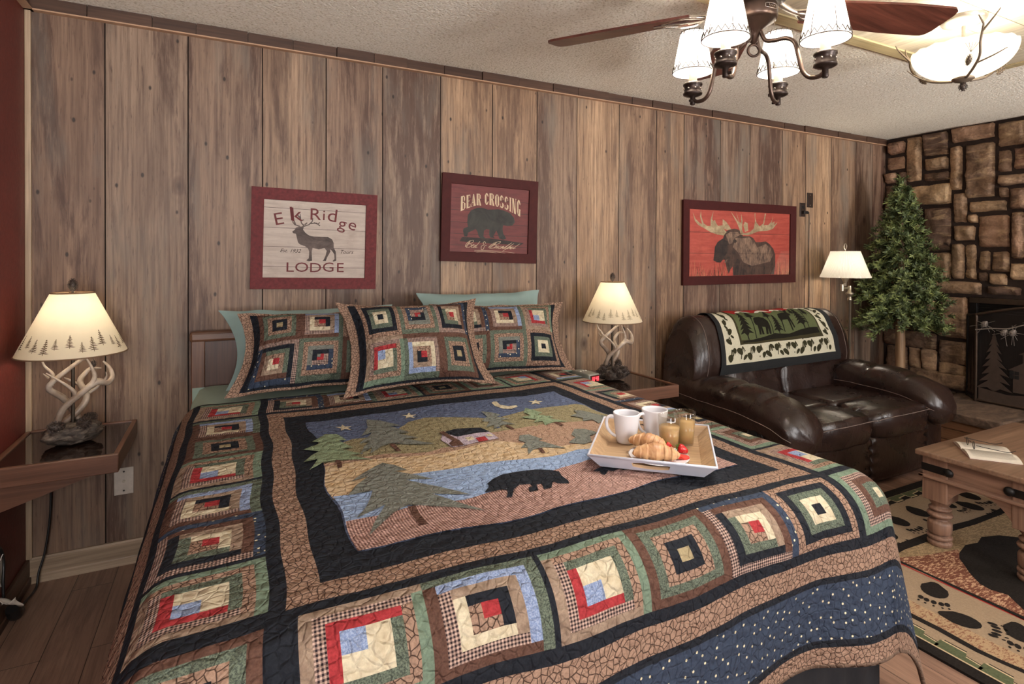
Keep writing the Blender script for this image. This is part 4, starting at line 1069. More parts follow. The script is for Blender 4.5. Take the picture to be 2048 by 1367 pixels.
MOOSE = [(.05, .02), (.11, .02), (.14, .35), (.20, .42), (.55, .42), (.58, .02), (.65, .02), (.66, .38), (.74, .10), (.82, .12), (.76, .45), (.80, .58), (.98, .60), (.97, .68), (.86, .76), (.93, .86), (.98, .96), (.86, .90), (.72, .88), (.50, .96), (.52, .86), (.70, .82), (.70, .76), (.55, .76), (.30, .72), (.10, .68), (.02, .55), (.06, .35)]
art(place(MOOSE, .60, .535, .13, .31), 4, .0036)
# pine cone sprigs on the cream border
def cone(cx, cy, sx, sy, an):
    pts = []
    for k in range(12):
        t = 2*PI*k/12; x = math.cos(t)*sx*(.8+.2*math.sin(t)); y = math.sin(t)*sy
        pts.append((cx+(x*math.cos(an)-y*math.sin(an)), cy+(x*math.sin(an)+y*math.cos(an))*1.0))
    art(pts, 7, .0026, None)
rr = random.Random(11)
def sprig(cx, cy, s):
    for k in range(7):
        a = rr.uniform(.8, 2.4); L = .045*s
        art([(cx, cy), (cx+.004, cy), (cx+.004+math.cos(a)*L*.7, cy-math.sin(a)*L*1.9), (cx+math.cos(a)*L*.7, cy-math.sin(a)*L*1.9)], 7, .0024, None)
for k in range(12):
    u = .07+k*.073
    cone(u, .16+.06*(k % 2), .024, .040, rr.uniform(-.5, .5)); cone(u+.035, .235-.08*(k % 2), .015, .030, rr.uniform(-.5, .5)); sprig(u+.02, .25+.02*(k % 2), .8)
    art([(u+.01, .25), (u+.018, .25), (u+.006, .14), (u, .14)], 7, .0025, None)
for k in range(7):
    w = .33+k*.095
    for a in (.075, .905): cone(a+.02*(k % 2)-.005, w, .020, .034, rr.uniform(-.6, .6)); cone(a+.025-.03*(k % 2), w+.045, .011, .02, .4); sprig(a, w+.05, .5)
tag(W(tw, 'throw_blanket', TH), 'woven lodge throw with bear, moose and pine cone border over the loveseat back', 'blanket')

# ------------------------------------------------------------------ wall-hung night tables
M_ns = wood('night_table_wood', C3(88, 58, 44), C3(132, 92, 72), 0, 1.0, rough=.35)
M_nsy = wood('night_table_side_wood', C3(88, 58, 44), C3(132, 92, 72), 1, 1.0, rough=.35)
M_glass_top = plain('dark_glass_top', C3(40, 27, 22), .06, var=.02, spec=1.0)
def night_table(x0, x1, y0, label, gusset_left):
    z1 = .634
    root = empty('night_table', ((x0+x1)/2, (y0+2.99)/2, z1), label, 'night table', 'wall-hung night tables')
    m = MB(); m.box(x0+.016, x1-.016, y0+.016, 2.985, z1-.012, z1-.003); W(m, 'glass_top', M_glass_top, root)
    m = MB(); m.box(x0, x1, y0, y0+.018, z1-.066, z1+.003); W(m, 'front_rail', M_ns, root, bev=.003)
    m = MB(); m.box(x0, x1, 2.982, 2.999, z1-.066, z1+.003); W(m, 'back_rail', M_ns, root, bev=.003)
    for x in (x0, x1-.018):
        m = MB(); m.box(x, x+.018, y0+.018, 2.982, z1-.066, z1+.003); W(m, 'side_rail', M_nsy, root, bev=.003)
    m = MB(); m.box(x0+.02, x1-.02, y0+.02, 2.98, z1-.06, z1-.014); W(m, 'under_panel', M_nsy, root)
    return root
nt = night_table(-.739, -.353, 2.50, 'wall-hung night table in the left corner against the red wall, above the ivory plate', True)
# slanted brace board under the corner table
m = MB()
def brace(u, v, w): return (u, 2.56+w, v)
m.prism([(-.738, .565), (-.738, .455), (-.40, .565)], brace, 0, .02); W(m, 'brace', M_ns, nt)
m = MB(); m.prism([(-.738, .565), (-.738, .455), (-.40, .565)], brace, .30, .32); W(m, 'brace', M_ns, nt)
nt2 = night_table(1.80, 2.33, 2.44, 'wall-hung night table between the bed and the loveseat holding the alarm clock', False)

# ------------------------------------------------------------------ antler lamps
M_rock = NT('dark_bark_resin', .6)
_v = M_rock.coord(); _n = M_rock.noise(M_rock.mapping(_v, (20, 20, 60)), 1.0, 5, .6, 1.0)
M_rock.base(M_rock.ramp(_n, [(.32, C3(36, 29, 25)), (.52, C3(76, 65, 57)), (.74, C3(146, 132, 118))])); M_rock.bump(_n, .8, .01); M_rock = M_rock.mat
M_cone = plain('pine_cone_resin', C3(62, 50, 44), .6, var=.4, scale=70)
_t = NT('antler_resin', .4); _v = _t.coord(); _n = _t.noise(_v, 14, 4, .6)
_z = _t.n('SeparateXYZ', {'Vector': _v}).outputs[2]
_c = _t.ramp(_n, [(.3, C3(138, 116, 98)), (.7, C3(212, 198, 182))])
_c = _t.mix(_t.val(_z, .06, .26, .85, 0.0), _c, C3(88, 66, 52)); _t.base(_c); _t.bump(_t.noise(_t.mapping(_v, (60, 60, 12)), 1.0, 3), .3, .003); M_antler = _t.mat
M_rod = plain('bronze_rod', C3(72, 62, 52), .4, metal=.6)
def shade_mat(name, c, emit, trans=.35):
    t = NT(name, .8, spec=.1)
    n = t.noise(t.coord(), 9, 4, .6)
    cc = t.ramp(n, [(.3, tuple(x*.93 for x in c[:3])+(1,)), (.7, c)])
    t.base(cc)
    tr = t.n('BsdfTranslucent', {'Color': cc}); mx = t.n('MixShader', {0: trans, 1: t.b.outputs[0], 2: tr.outputs[0]})
    t.t.links.new(mx.outputs[0], t.out.inputs[0])
    return t.mat
M_shade = shade_mat('parchment_shade', C3(238, 226, 202), 0)
M_shade_rim = plain('shade_binding', C3(120, 92, 68), .8)
def print_mat(name, c, trans=.4):
    t = NT(name, .9, spec=.1); t.base(c)
    tr = t.n('BsdfTranslucent', {'Color': c}); mx = t.n('MixShader', {0: trans, 1: t.b.outputs[0], 2: tr.outputs[0]}); t.t.links.new(mx.outputs[0], t.out.inputs[0]); return t.mat
M_shade_tree = print_mat('shade_tree_print', C3(104, 84, 62)); M_shade_tree2 = print_mat('shade_faded_tree_print', C3(166, 152, 124))
def glow(name, c, s):
    t = NT(name); e = t.n('Emission', {'Color': c, 'Strength': s}); t.t.links.new(e.outputs[0], t.out.inputs[0]); return t.mat
M_bulb = glow('lit_bulb', (1, .86, .62, 1), 8)
def point(name, loc, power, color, size=.03):
    l = bpy.data.lights.new(name, 'POINT'); l.energy = power; l.color = color; l.shadow_soft_size = size
    o = bpy.data.objects.new(name, l); o.location = loc; col.objects.link(o); return o
def pinecone(m, c, L, r, axis, mi=0, rows=9, seg=9):
    """overlapping scales on an egg-shaped body"""
    A = Vector(axis).normalized(); q = Vector((0, 0, 1)).rotation_difference(A).to_matrix(); c = Vector(c)
    m.lathe([(max(.0005, r*.75*math.sin(PI*min(1, (t+.03)))**.7), (t-.5)*L) for t in [k/8 for k in range(9)]], c, 10, mi, q.to_4x4())
    for i in range(rows):
        t = (i+.5)/rows; rr_ = r*math.sin(PI*min(.97, t*.86+.10))**.75; z = (t-.5)*L
        for k in range(seg):
            a = 2*PI*(k+.5*(i % 2))/seg; d = Vector((math.cos(a), math.sin(a), 0)); s = Vector((-d.y, d.x, 0)); w = rr_*2.4/seg
            p = [d*rr_*.55+Vector((0, 0, z-L*.03)), d*rr_*1.02+s*w*.5+Vector((0, 0, z+L*.03)), d*rr_*1.1+Vector((0, 0, z+L*.085)), d*rr_*1.02-s*w*.5+Vector((0, 0, z+L*.03)), d*rr_*.6+Vector((0, 0, z+L*.07))]
            p = [q @ x+c for x in p]; m.add(p, [(0, 1, 2), (0, 2, 3), (4, 2, 1), (4, 3, 2)], mi)
def tree_shape(h, w, n=6, sd=0):
    r = random.Random(sd); R_, L_ = [], []
    for k in range(n):
        y = h*(1-(k+.75)/n); ww = w*(k+1)/n*r.uniform(.85, 1.1); R_ += [(ww, y-h*.02), (ww*.35, y+h*.015)]
        ww = w*(k+1)/n*r.uniform(.85, 1.1); L_ += [(-ww, y-h*.02), (-ww*.35, y+h*.015)]
    return [(0, h)]+R_+[(w*.08, 0), (-w*.08, 0)]+L_[::-1]
def fir_parts(h, w, n=8, sd=0):
    r = random.Random(sd); out = [[(-w*.05, 0), (w*.05, 0), (w*.03, h*.92), (0, h), (-w*.03, h*.92)]]
    for k in range(n):
        y = h*(1-(k+.8)/(n+1.0))
        for s in (1, -1):
            ww = s*w*((k+1)/n)**.85*r.uniform(.65, 1.1); out.append([(0, y+h*.05), (ww*.6, y+h*.0), (ww, y-h*.035), (ww*.55, y-h*.045), (0, y-h*.02)])
    return out
def antler_lamp(x, y, z, rz, label, faded, pile, power, sd):
    root = empty('antler_lamp', (x, y, z), label, 'table lamp', 'antler table lamps', rz)
    P = lambda m, n, mt, par=None, bev=0: m.build(n, mt, par or root, bev)
    rr = random.Random(sd)
    m = MB()
    def base_fn(u, v):
        a = 2*PI*u; ph = PI*(v-.0)/1.0
        r = math.sin(ph)**.55; zz = .040-.040*math.cos(ph) if True else 0
        d = Vector((math.cos(a)*r, math.sin(a)*r, zz*10))
        n = 1+.16*noise.noise(Vector((d.x*2.2+sd, d.y*2.2, d.z*1.5)))+.12*noise.noise(Vector((d.x*5, d.y*5+sd, d.z*7)))+.07*noise.noise(Vector((d.x*9, d.y*9+sd, d.z*22)))
        sx, sy = (.092, .07)
        zz2 = max(0.0, zz*(1+.18*noise.noise(Vector((d.x*3, d.y*3+sd, 3))))) if v < .95 else zz
        return (d.x*sx*n, d.y*sy*n, zz2 if v > .02 else 0)
    m.grid(base_fn, 80, 36, 0, True, closeu=True); P(m, 'base', M_rock)
    cones = [((-.055, -.035, .078), (-.6, -.2, .2)), ((.025, -.055, .078), (.2, -.5, .3)), ((.055, .03, .075), (.8, .3, .3))]
    if pile: cones = [((-.06, -.03, .075), (-.6, -.2, .5)), ((-.005, -.06, .07), (.1, -.6, .5)), ((.05, -.045, .065), (.5, -.5, .3)), ((.02, -.06, .035), (.2, -.8, .2)), ((-.045, -.058, .035), (-.2, -.8, .1)), ((.075, -.02, .04), (.9, -.3, .1)), ((.05, .03, .085), (.4, .3, .8)), ((-.02, .02, .09), (0, .2, 1)), ((-.082, -.01, .035), (-.9, -.1, .2))]
    for c, ax in cones:
        m = MB(); pinecone(m, c, .062, .024, ax); P(m, 'pine_cone', M_cone)
    # antlers: each a beam with tines
    def antler(beam, rb, tines):
        m = MB(); m.tube(beam, rb, 9, sub=5)
        for pts, r0 in tines: m.tube(pts, [r0*(1-.8*k/(len(pts)-1)) for k in range(len(pts))], 8, sub=4)
        P(m, 'antler', M_antler)
    antler([(-.053, -.02, .09), (-.033, -.035, .148), (.02, -.05, .20), (.067, -.045, .235), (.107, -.03, .222), (.127, -.01, .242), (.12, .0, .276), (.10, .01, .305)], [.013, .012, .012, .013, .011, .009, .007, .003],
           [([(.05, -.05, .225), (.06, -.055, .26), (.047, -.055, .303), (.027, -.05, .347)], .011), ([(.0, -.045, .19), (-.007, -.05, .212), (-.04, -.05, .249), (-.087, -.04, .29)], .010), ([(.09, -.04, .232), (.10, -.045, .25), (.098, -.045, .27)], .006)])
    antler([(-.027, .02, .08), (.02, .01, .12), (.047, .02, .168), (.03, .045, .225), (.045, .05, .255), (.065, .045, .275), (.10, .04, .272)], [.014, .012, .012, .011, .009, .007, .003],
           [([(.035, .04, .21), (.0, .055, .235), (-.02, .05, .25)], .009), ([(.045, .03, .175), (.085, .03, .20), (.10, .03, .23)], .009)])
    antler([(.02, .03, .085), (-.0, .03, .13), (-.027, .02, .175), (-.073, .0, .222), (-.062, -.015, .252), (-.013, -.02, .296), (.027, -.01, .323), (.075, .01, .337)], [.013, .012, .012, .011, .010, .008, .007, .003],
           [([(-.068, -.005, .235), (-.062, .0, .276), (-.085, .01, .31), (-.095, .015, .345)], .009), ([(-.075, .0, .265), (-.092, -.01, .285)], .005), ([(.02, -.012, .318), (.02, -.02, .345), (.012, -.025, .36)], .006)])
    m = MB(); m.tube([(0, 0, .05), (0, 0, .42)], .0065, 10); m.lathe([(.016, .40), (.018, .42), (.015, .46)], (0, 0, 0), 16); P(m, 'rod', M_rod)
    m = MB(); m.lathe([(.012, .50), (.026, .53), (.03, .555), (.022, .575), (.002, .585)], (0, 0, -.045), 16); P(m, 'bulb', M_bulb)
    m = MB()
    for s in (-1, 1): m.tube([(s*.014, 0, .42), (s*.05, 0, .48), (s*.045, 0, .56), (0, 0, .588)], .0018, 6, sub=4)
    P(m, 'harp', M_rod)
    zb, zt, rb, rt = .352, .588, .178, .070
    m = MB(); m.grid(lambda u, v: ((rb+(rt-rb)*v)*math.cos(2*PI*u), (rb+(rt-rb)*v)*math.sin(2*PI*u), zb+(zt-zb)*v), 72, 8, 0, True, closeu=True)
    for k in range(13):
        a0 = -PI/2+(k-6)*.235+rr.uniform(-.03, .03); hh = rr.uniform(.040, .062); bv = .12+.05*math.sin(k*1.7)
        def cm(u, v, a0=a0, bv=bv):
            vv = bv+v/(zt-zb); r = rb+(rt-rb)*vv+.0012; a = a0+u/r
            return (r*math.cos(a), r*math.sin(a), zb+(zt-zb)*vv)
        for shp in fir_parts(hh, hh*.36, 8, sd*20+k): m.poly(shp, cm, 1)
    sh = P(m, 'lamp_shade', [M_shade, M_shade_tree2 if faded else M_shade_tree])
    m = MB(); m.tube([(rb*math.cos(2*PI*k/48), rb*math.sin(2*PI*k/48), zb) for k in range(48)], .0026, 6, closed=True); P(m, 'lower_trim', M_shade_rim, sh)
    m = MB(); m.tube([(rt*math.cos(2*PI*k/48), rt*math.sin(2*PI*k/48), zt) for k in range(48)], .0026, 6, closed=True)
    m.tube([(-rt, 0, zt-.002), (0, 0, zt), (rt, 0, zt-.002)], .0015, 5); m.tube([(0, -rt, zt-.002), (0, 0, zt), (0, rt, zt-.002)], .0015, 5)
    P(m, 'upper_trim', M_shade_rim, sh)
    m = MB(); pinecone(m, (0, 0, .618), .05, .016, (0, 0, 1)); m.tube([(0, 0, .58), (0, 0, .60)], .004, 8); P(m, 'finial', M_cone)
    m = MB(); m.tube([(.055, -.03, .40), (.058, -.032, .33), (.06, -.033, .32)], .0011, 5); pinecone(m, (.06, -.033, .305), .03, .011, (0, 0, 1), rows=6); P(m, 'pull_chain', M_cone)
    lamp = point('lamp_light', (0, 0, .495), power, (1, .89, .72), .03); lamp.parent = root
    return root
antler_lamp(-.535, 2.745, .634, 0.35, 'antler lamp with dark pine prints on its shade, on the left corner night table', False, False, 6.5, 1)
antler_lamp(2.075, 2.735, .634, -.25, 'antler lamp with faded pine prints and a heap of cones, beside the alarm clock', True, True, 6.5, 2)

# ------------------------------------------------------------------ alarm clock
M_silver = plain('silver_plastic', C3(150, 152, 146), .35, metal=.3)
M_lcd = glow('red_digits', (1, .04, .05, 1), 2.2); M_lcdback = plain('dark_red_display', C3(70, 14, 18), .2)
ck = empty('alarm_clock', (1.902, 2.765, .634), 'small silver alarm clock with red digits on the night table right of the bed', 'clock', rz=.12)
m = MB(); m.puff((0, .0, .03), (.085, .17, .056), .25, 8); ck1 = m.build('case', M_silver, ck)
m = MB(); m.box(-.034, .034, -.0855, -.080, .010, .050); m.build('display', M_lcdback, ck, .003)
m = MB()
def seg7(m, x, ch):
    S = {'1': 'bc', '0': 'abcdef', '4': 'bcfg', '8': 'abcdefg', ':': ''}[ch]; w, h, t, z0 = .010, .024, .0022, .018
    R = {'a': (0, w, h-t, h), 'b': (w-t, w, h/2, h), 'c': (w-t, w, 0, h/2), 'd': (0, w, 0, t), 'e': (0, t, 0, h/2), 'f': (0, t, h/2, h), 'g': (0, w, h/2-t/2, h/2+t/2)}
    for s in S: a, b, c, d = R[s]; m.box(x+a, x+b, -.0866, -.0858, z0+c, z0+d)
for x, ch in ((-.029, '1'), (-.014, '0'), (.004, '4'), (.018, '8')): seg7(m, x, ch)
m.box(-.0015, .0, -.0866, -.0858, .024, .026); m.box(-.0015, .0, -.0866, -.0858, .033, .035)
m.build('digits', M_lcd, ck)
for k in range(3):
    m = MB(); m.lathe([(.007, 0), (.007, .004), (.004, .006)], (-.02+.02*k, .02, .056), 12); m.build('button', M_white, ck)

# ------------------------------------------------------------------ framed prints
_t = NT('distressed_red_frame', .6, spec=.25); _v = _t.coord(); _n = _t.noise(_t.mapping(_v, (22, 22, 22)), 1.0, 6, .7); _n2 = _t.noise(_v, 60, 3)
_c = _t.ramp(_n2, [(.3, C3(84, 30, 32)), (.7, C3(110, 42, 44))]); _t.base(_t.mix(_t.val(_n, .66, .72, 0, .85), _c, C3(40, 16, 14))); M_frame = _t.mat
M_frame2 = plain('dark_red_frame', C3(66, 23, 22), .6, spec=.2)
def glass_mat():
    t = NT('picture_glass', .02)
    g = t.n('BsdfGlossy', {'Roughness': .015, 'Color': (1, 1, 1, 1)}); tr = t.n('BsdfTransparent', {'Color': (1, 1, 1, 1)})
    fr = t.n('Fresnel', {'IOR': 1.5}); mx = t.n('MixShader', {0: fr.outputs[0], 1: tr.outputs[0], 2: g.outputs[0]})
    t.t.links.new(mx.outputs[0], t.out.inputs[0]); return t.mat
M_pglass = glass_mat()
def print_wood(name, c1, c2, c3):
    t = NT(name, .55); v = t.coord(); f = t.noise(t.mapping(v, (5, 5, 40)), 1.0, 6, .65, .6); g = t.noise(v, 9, 5, .7)
    c = t.ramp(f, [(.25, c1), (.7, c2)]); t.base(t.mix(t.val(g, .52, .75, 0, .5), c, c3)); return t.mat
M_elkbg = print_wood('print_grey_boards', C3(184, 164, 150), C3(218, 202, 188), C3(164, 140, 126))
M_bearbg = print_wood('print_red_boards', C3(92, 34, 34), C3(126, 52, 50), C3(76, 26, 28))
M_moosebg = print_wood('print_orange_red_boards', C3(168, 62, 50), C3(204, 92, 76), C3(150, 50, 40))
M_ink = plain('print_dark_line', C3(58, 38, 34), .7); M_redink = plain('print_dark_red_letters', C3(112, 44, 48), .7)
def fur(name, c1, c2, scale=(30, 30, 60)):
    t = NT(name, .6); v = t.coord(); f = t.noise(t.mapping(v, scale), 1.0, 6, .7, .8); t.base(t.ramp(f, [(.35, c1), (.65, c2)])); return t.mat
M_elk = fur('print_elk', C3(58, 44, 42), C3(110, 92, 84), (8, 8, 20)); M_bear = fur('print_bear', C3(28, 28, 26), C3(58, 58, 52), (9, 9, 9))
M_letter = plain('print_cream_letters', C3(216, 190, 156), .7)
M_moose = fur('print_moose_fur', C3(40, 28, 26), C3(98, 72, 58), (22, 22, 10)); M_moose_l = fur('print_moose_tan', C3(66, 48, 42), C3(168, 136, 112), (42, 42, 15))
M_antlerp = fur('print_antler', C3(150, 124, 92), C3(206, 184, 146), (16, 16, 16)); M_muz = fur('print_muzzle', C3(26, 20, 20), C3(62, 46, 40), (10, 10, 10)); M_grass = plain('print_grass', C3(206, 132, 100), .7)
def framed(cx, cz, wd, ht, fw, roll_, frame_mat, label, mats, draw, tilt=.012):
    root = empty('framed_print', (cx, 2.998, cz), label, 'picture', None)
    root.rotation_euler = (tilt*.6, roll_, 0)
    d = .022
    m = MB(); w2, h2 = wd/2, ht/2
    o = [(-w2, -h2), (w2, -h2), (w2, h2), (-w2, h2)]; i_ = [(-w2+fw, -h2+fw), (w2-fw, -h2+fw), (w2-fw, h2-fw), (-w2+fw, h2-fw)]
    vs = [(x, -d, z) for x, z in o]+[(x, -d+.003, z) for x, z in i_]+[(x, -.001, z) for x, z in o]+[(x, -.006, z) for x, z in i_]
    fs = []
    for k in range(4):
        k2 = (k+1) % 4; fs += [(k, k2, 4+k2, 4+k), (8+k2, 8+k, k, k2)[::1], (4+k, 4+k2, 12+k2, 12+k), (8+k, 8+k2, 12+k2, 12+k)]
    m.add(vs, fs); fo = m.build('frame', frame_mat, root, .002)
    pw, ph = wd-2*fw, ht-2*fw
    m = MB()
    def pt(u, v, lift=0): return ((u-.5)*pw, -.0085-lift, (v-.5)*ph)
    def poly(pts, mi, lift): m.poly(pts, lambda u, v: pt(u, v, lift), mi)
    def text(txt, u, v, size, mi, lift, rot=0, shear=0, sx=1.0, bold=0.0):
        vs, fs = text_mesh(txt, size, shear, sx, bold); c, s = math.cos(rot), math.sin(rot)
        m.add([((u-.5)*pw+a*c-b*s, -.0085-lift, (v-.5)*ph+a*s+b*c) for a, b in vs], fs, mi)
    poly([(0, 0), (1, 0), (1, 1), (0, 1)], 0, 0)
    draw(poly, text, pw, ph)
    m.build('print', mats, root)
    m = MB(); m.add([(-pw/2-.001, -.0135, -ph/2-.001), (pw/2+.001, -.0135, -ph/2-.001), (pw/2+.001, -.0135, ph/2+.001), (-pw/2-.001, -.0135, ph/2+.001)], [(0, 1, 2, 3)]); m.build('glass', M_pglass, root)
    return root
def lines(poly, pts, w, mi, lift):
    for q in stroke(pts, w): poly(q, mi, lift)
def draw_elk(poly, text, pw, ph):
    for v in (.14, .40, .645, .90): poly([(0, v-.003), (1, v-.006), (1, v-.002), (0, v+.002)], 1, .0003)
    poly(T['e_body'], 3, .0006)
    for i in range(9): lines(poly, T['e_ant%d' % i], [.016, .012, .010, .006][:len(T['e_ant%d' % i])] if len(T['e_ant%d' % i]) <= 4 else .01, 3, .0007)
    P_ = T['e_pos']
    for (ch, sz, rt), p in zip((('E', .085, .22), ('l', .10, .12), ('k', .10, .10), ('R', .085, .0), ('i', .075, -.03), ('d', .095, -.10), ('g', .085, -.22), ('e', .085, -.32)), P_[:8]): text(ch, p[0], p[1], sz, 2, .0009, rt, 0, 1.15)
    for ch, p in zip('LODGE', P_[8:13]): text(ch, p[0], p[1], .068, 2, .0009, 0, 0, 1.25)
    text('Est. 1932', P_[13][0], P_[13][1], .026, 1, .0009, .0, .4); text('Tours', P_[14][0], P_[14][1], .028, 1, .0009, 0, .4)
framed(.409, 1.451, .602, .492, .055, .019, M_frame, 'red framed elk print on pale boards hanging left above the bed', [M_elkbg, M_ink, M_redink, M_elk], draw_elk)
GL = {  # narrow display capitals, thick stems and hairlines, on a 1x1 cell
 'B': [[(0, 0), (.42, 0), (.42, 1), (0, 1)], [(.42, .93), (.7, .93), (.7, 1), (.42, 1)], [(.42, .5), (.7, .5), (.7, .56), (.42, .56)], [(.42, 0), (.7, 0), (.7, .07), (.42, .07)], [(.66, .56), (.9, .66), (.9, .88), (.66, 1)], [(.66, 0), (.98, .12), (.98, .42), (.66, .54)]],
 'E': [[(.05, 0), (.48, 0), (.48, 1), (.05, 1)], [(.48, .93), (.9, .93), (.9, 1), (.48, 1)], [(.84, .76), (.92, .76), (.92, 1), (.84, 1)], [(.48, .49), (.76, .49), (.76, .55), (.48, .55)], [(.48, 0), (.95, 0), (.95, .07), (.48, .07)], [(.87, 0), (.97, 0), (.97, .26), (.87, .26)]],
 'A': [[(.0, 0), (.10, 0), (.48, 1), (.40, 1)], [(.5, 0), (.98, 0), (.60, 1), (.38, 1)], [(.2, .3), (.62, .3), (.62, .36), (.2, .36)], [(-.05, 0), (.22, 0), (.22, .04), (-.05, .04)], [(.42, 0), (1.04, 0), (1.04, .04), (.42, .04)]],
 'R': [[(0, 0), (.42, 0), (.42, 1), (0, 1)], [(.42, .93), (.7, .93), (.7, 1), (.42, 1)], [(.42, .5), (.7, .5), (.7, .56), (.42, .56)], [(.64, .5), (.92, .62), (.92, .9), (.64, 1)], [(.48, .5), (.75, .5), (1.04, 0), (.66, 0)]],
 'C': [[(.02, .2), (.42, .1), (.42, .9), (.02, .8)], [(.02, .78), (.42, .86), (.62, 1), (.34, 1)], [(.02, .22), (.34, 0), (.62, 0), (.42, .14)], [(.42, .93), (.62, 1), (.9, .82), (.9, .70), (.80, .70)], [(.42, .07), (.62, 0), (.92, .2), (.92, .32), (.82, .3)]],
 'O': [[(0, .2), (.40, .08), (.40, .92), (0, .8)], [(.62, .08), (1, .2), (1, .8), (.62, .92)], [(0, .8), (.4, .92), (.62, .92), (1, .8), (.66, 1), (.34, 1)], [(0, .2), (.34, 0), (.66, 0), (1, .2), (.62, .08), (.4, .08)]],
 'S': [[(.05, .66), (.4, .56), (.4, .88), (.05, .86)], [(.05, .84), (.4, .88), (.86, .82), (.60, 1), (.3, 1)], [(.76, .68), (.86, .68), (.86, .86), (.76, .9)], [(.05, .7), (.35, .5), (.95, .36), (.95, .2), (.60, .42), (.05, .6)], [(.60, .10), (.97, .14), (.97, .36), (.60, .42)], [(.1, .16), (.6, .1), (.97, .16), (.65, 0), (.34, 0)], [(.06, 0), (.15, 0), (.15, .32), (.06, .32)]],
 'I': [[(.2, 0), (.8, 0), (.8, 1), (.2, 1)], [(.05, 0), (.95, 0), (.95, .04), (.05, .04)], [(.05, .96), (.95, .96), (.95, 1), (.05, 1)]],
 'N': [[(.05, 0), (.14, 0), (.14, 1), (.05, 1)], [(.0, 1), (.40, 1), (.92, 0), (.52, 0)], [(.84, 0), (.93, 0), (.93, 1), (.84, 1)], [(-.04, 0), (.24, 0), (.24, .04), (-.04, .04)], [(.74, .96), (1.02, .96), (1.02, 1), (.74, 1)]],
 'G': [[(.02, .2), (.42, .1), (.42, .9), (.02, .8)], [(.02, .78), (.42, .9), (.62, 1), (.34, 1)], [(.02, .22), (.34, 0), (.62, 0), (.42, .12)], [(.42, .93), (.62, 1), (.88, .82), (.88, .70), (.80, .70)], [(.42, .06), (.6, 0), (.75, .1), (.62, .14)], [(.60, .0), (.95, 0), (.95, .44), (.60, .44)], [(.52, .40), (1.02, .40), (1.02, .44), (.52, .44)]]}
def draw_bear(poly, text, pw, ph):
    for v in (.10, .27, .44, .62, .80): poly([(0, v-.003), (1, v-.004), (1, v+.002), (0, v+.002)], 1, .0003)
    poly([(.12, .155), (.9, .13), (.95, .17), (.5, .22), (.15, .22)], 1, .0004)
    poly(T['b_body'], 3, .0006)
    tp, bt = T['b_letters_top'], T['b_letters_bot']
    s = 'BEARCROSSING'
    for i, ch in enumerate(s):
        a0, a1, b0, b1 = tp[i], tp[i+1], bt[i], bt[i+1]
        if i == 3: a1 = (a0[0]+.065, a0[1]); b1 = (b0[0]+.065, b0[1])
        def mp(u, v):
            u = .06+u*.84; x = (b0[0]+(b1[0]-b0[0])*u)*(1-v)+(a0[0]+(a1[0]-a0[0])*u)*v; y = (b0[1]+(b1[1]-b0[1])*u)*(1-v)+(a0[1]+(a1[1]-a0[1])*u)*v
            return x, y
        for k, g in enumerate(GL[ch]): poly([mp(u, v) for u, v in g], 2, .0009+.00003*k)
    # flowing script line
    x0, y0 = T['b_script'][0]; x1 = T['b_script'][1][0]; hh = (T['b_script'][2][1]-y0)
    def script(strokes, sx, ex):
        for st in strokes:
            pts = [Vector((a, b, 0)) for a, b in st]; pts, _ = spline(pts, [0]*len(pts), 5)
            lines(poly, [(x0+(x1-x0)*(sx+(ex-sx)*(p.x+.28*p.y)), y0+hh*p.y) for p in pts], .0055, 2, .0009)
    script([[(0, .9), (-.06, .5), (.0, .1), (.04, .5), (.07, 1.05), (.10, .3), (.08, 0)], [(.0, .95), (.25, 1.1), (.30, .75), (.12, .55), (.32, .45), (.30, .05), (.1, 0)], [(.38, .2), (.50, .4), (.46, .5), (.38, .25), (.46, 0), (.56, .1), (.66, .4), (.58, .3), (.58, .02), (.68, .1), (.74, 1.0), (.70, .3), (.74, 0), (.82, .1)]], .02, .30)
    script([[(.8, .7), (.5, 1.0), (.3, .75), (.55, .5), (.15, .25), (.35, -.3), (.65, -.1), (.7, .3), (1, .45)]], .31, .42)
    script([[(0, .9), (-.03, .5), (.0, .1), (.03, .5), (.05, 1.05), (.07, .3), (.06, 0)], [(.0, .95), (.16, 1.1), (.18, .75), (.08, .55), (.2, .45), (.18, .05), (.06, 0)],
            [(.22, .0), (.25, .4), (.29, .35), (.29, .0), (.35, .3), (.39, .42), (.34, .25), (.37, 0), (.43, .1), (.49, .42), (.44, .3), (.44, 0), (.51, .3), (.51, .05), (.55, .1), (.61, 1.0), (.57, 0), (.61, .4), (.59, .2), (.66, 0), (.72, .9), (.66, -.4), (.69, .1), (.75, .42), (.71, .25), (.72, 0), (.78, .35), (.78, .05), (.84, .42), (.82, 0), (.9, .2), (.95, .9), (.91, .1), (.99, .2)]], .46, 1.0)
    for k in range(3): lines(poly, [(x0+(x1-x0)*(.2+.8*q/10), y0-.035-.012*k-.05*(q/10-.3)**2*(k+1)) for q in range(11)], .0035, 2, .0008)
framed(1.382, 1.586, .612, .495, .055, .024, M_frame2, 'dark red framed bear print with cream lettering in the middle above the bed', [M_bearbg, M_muz, M_letter, M_bear], draw_bear)
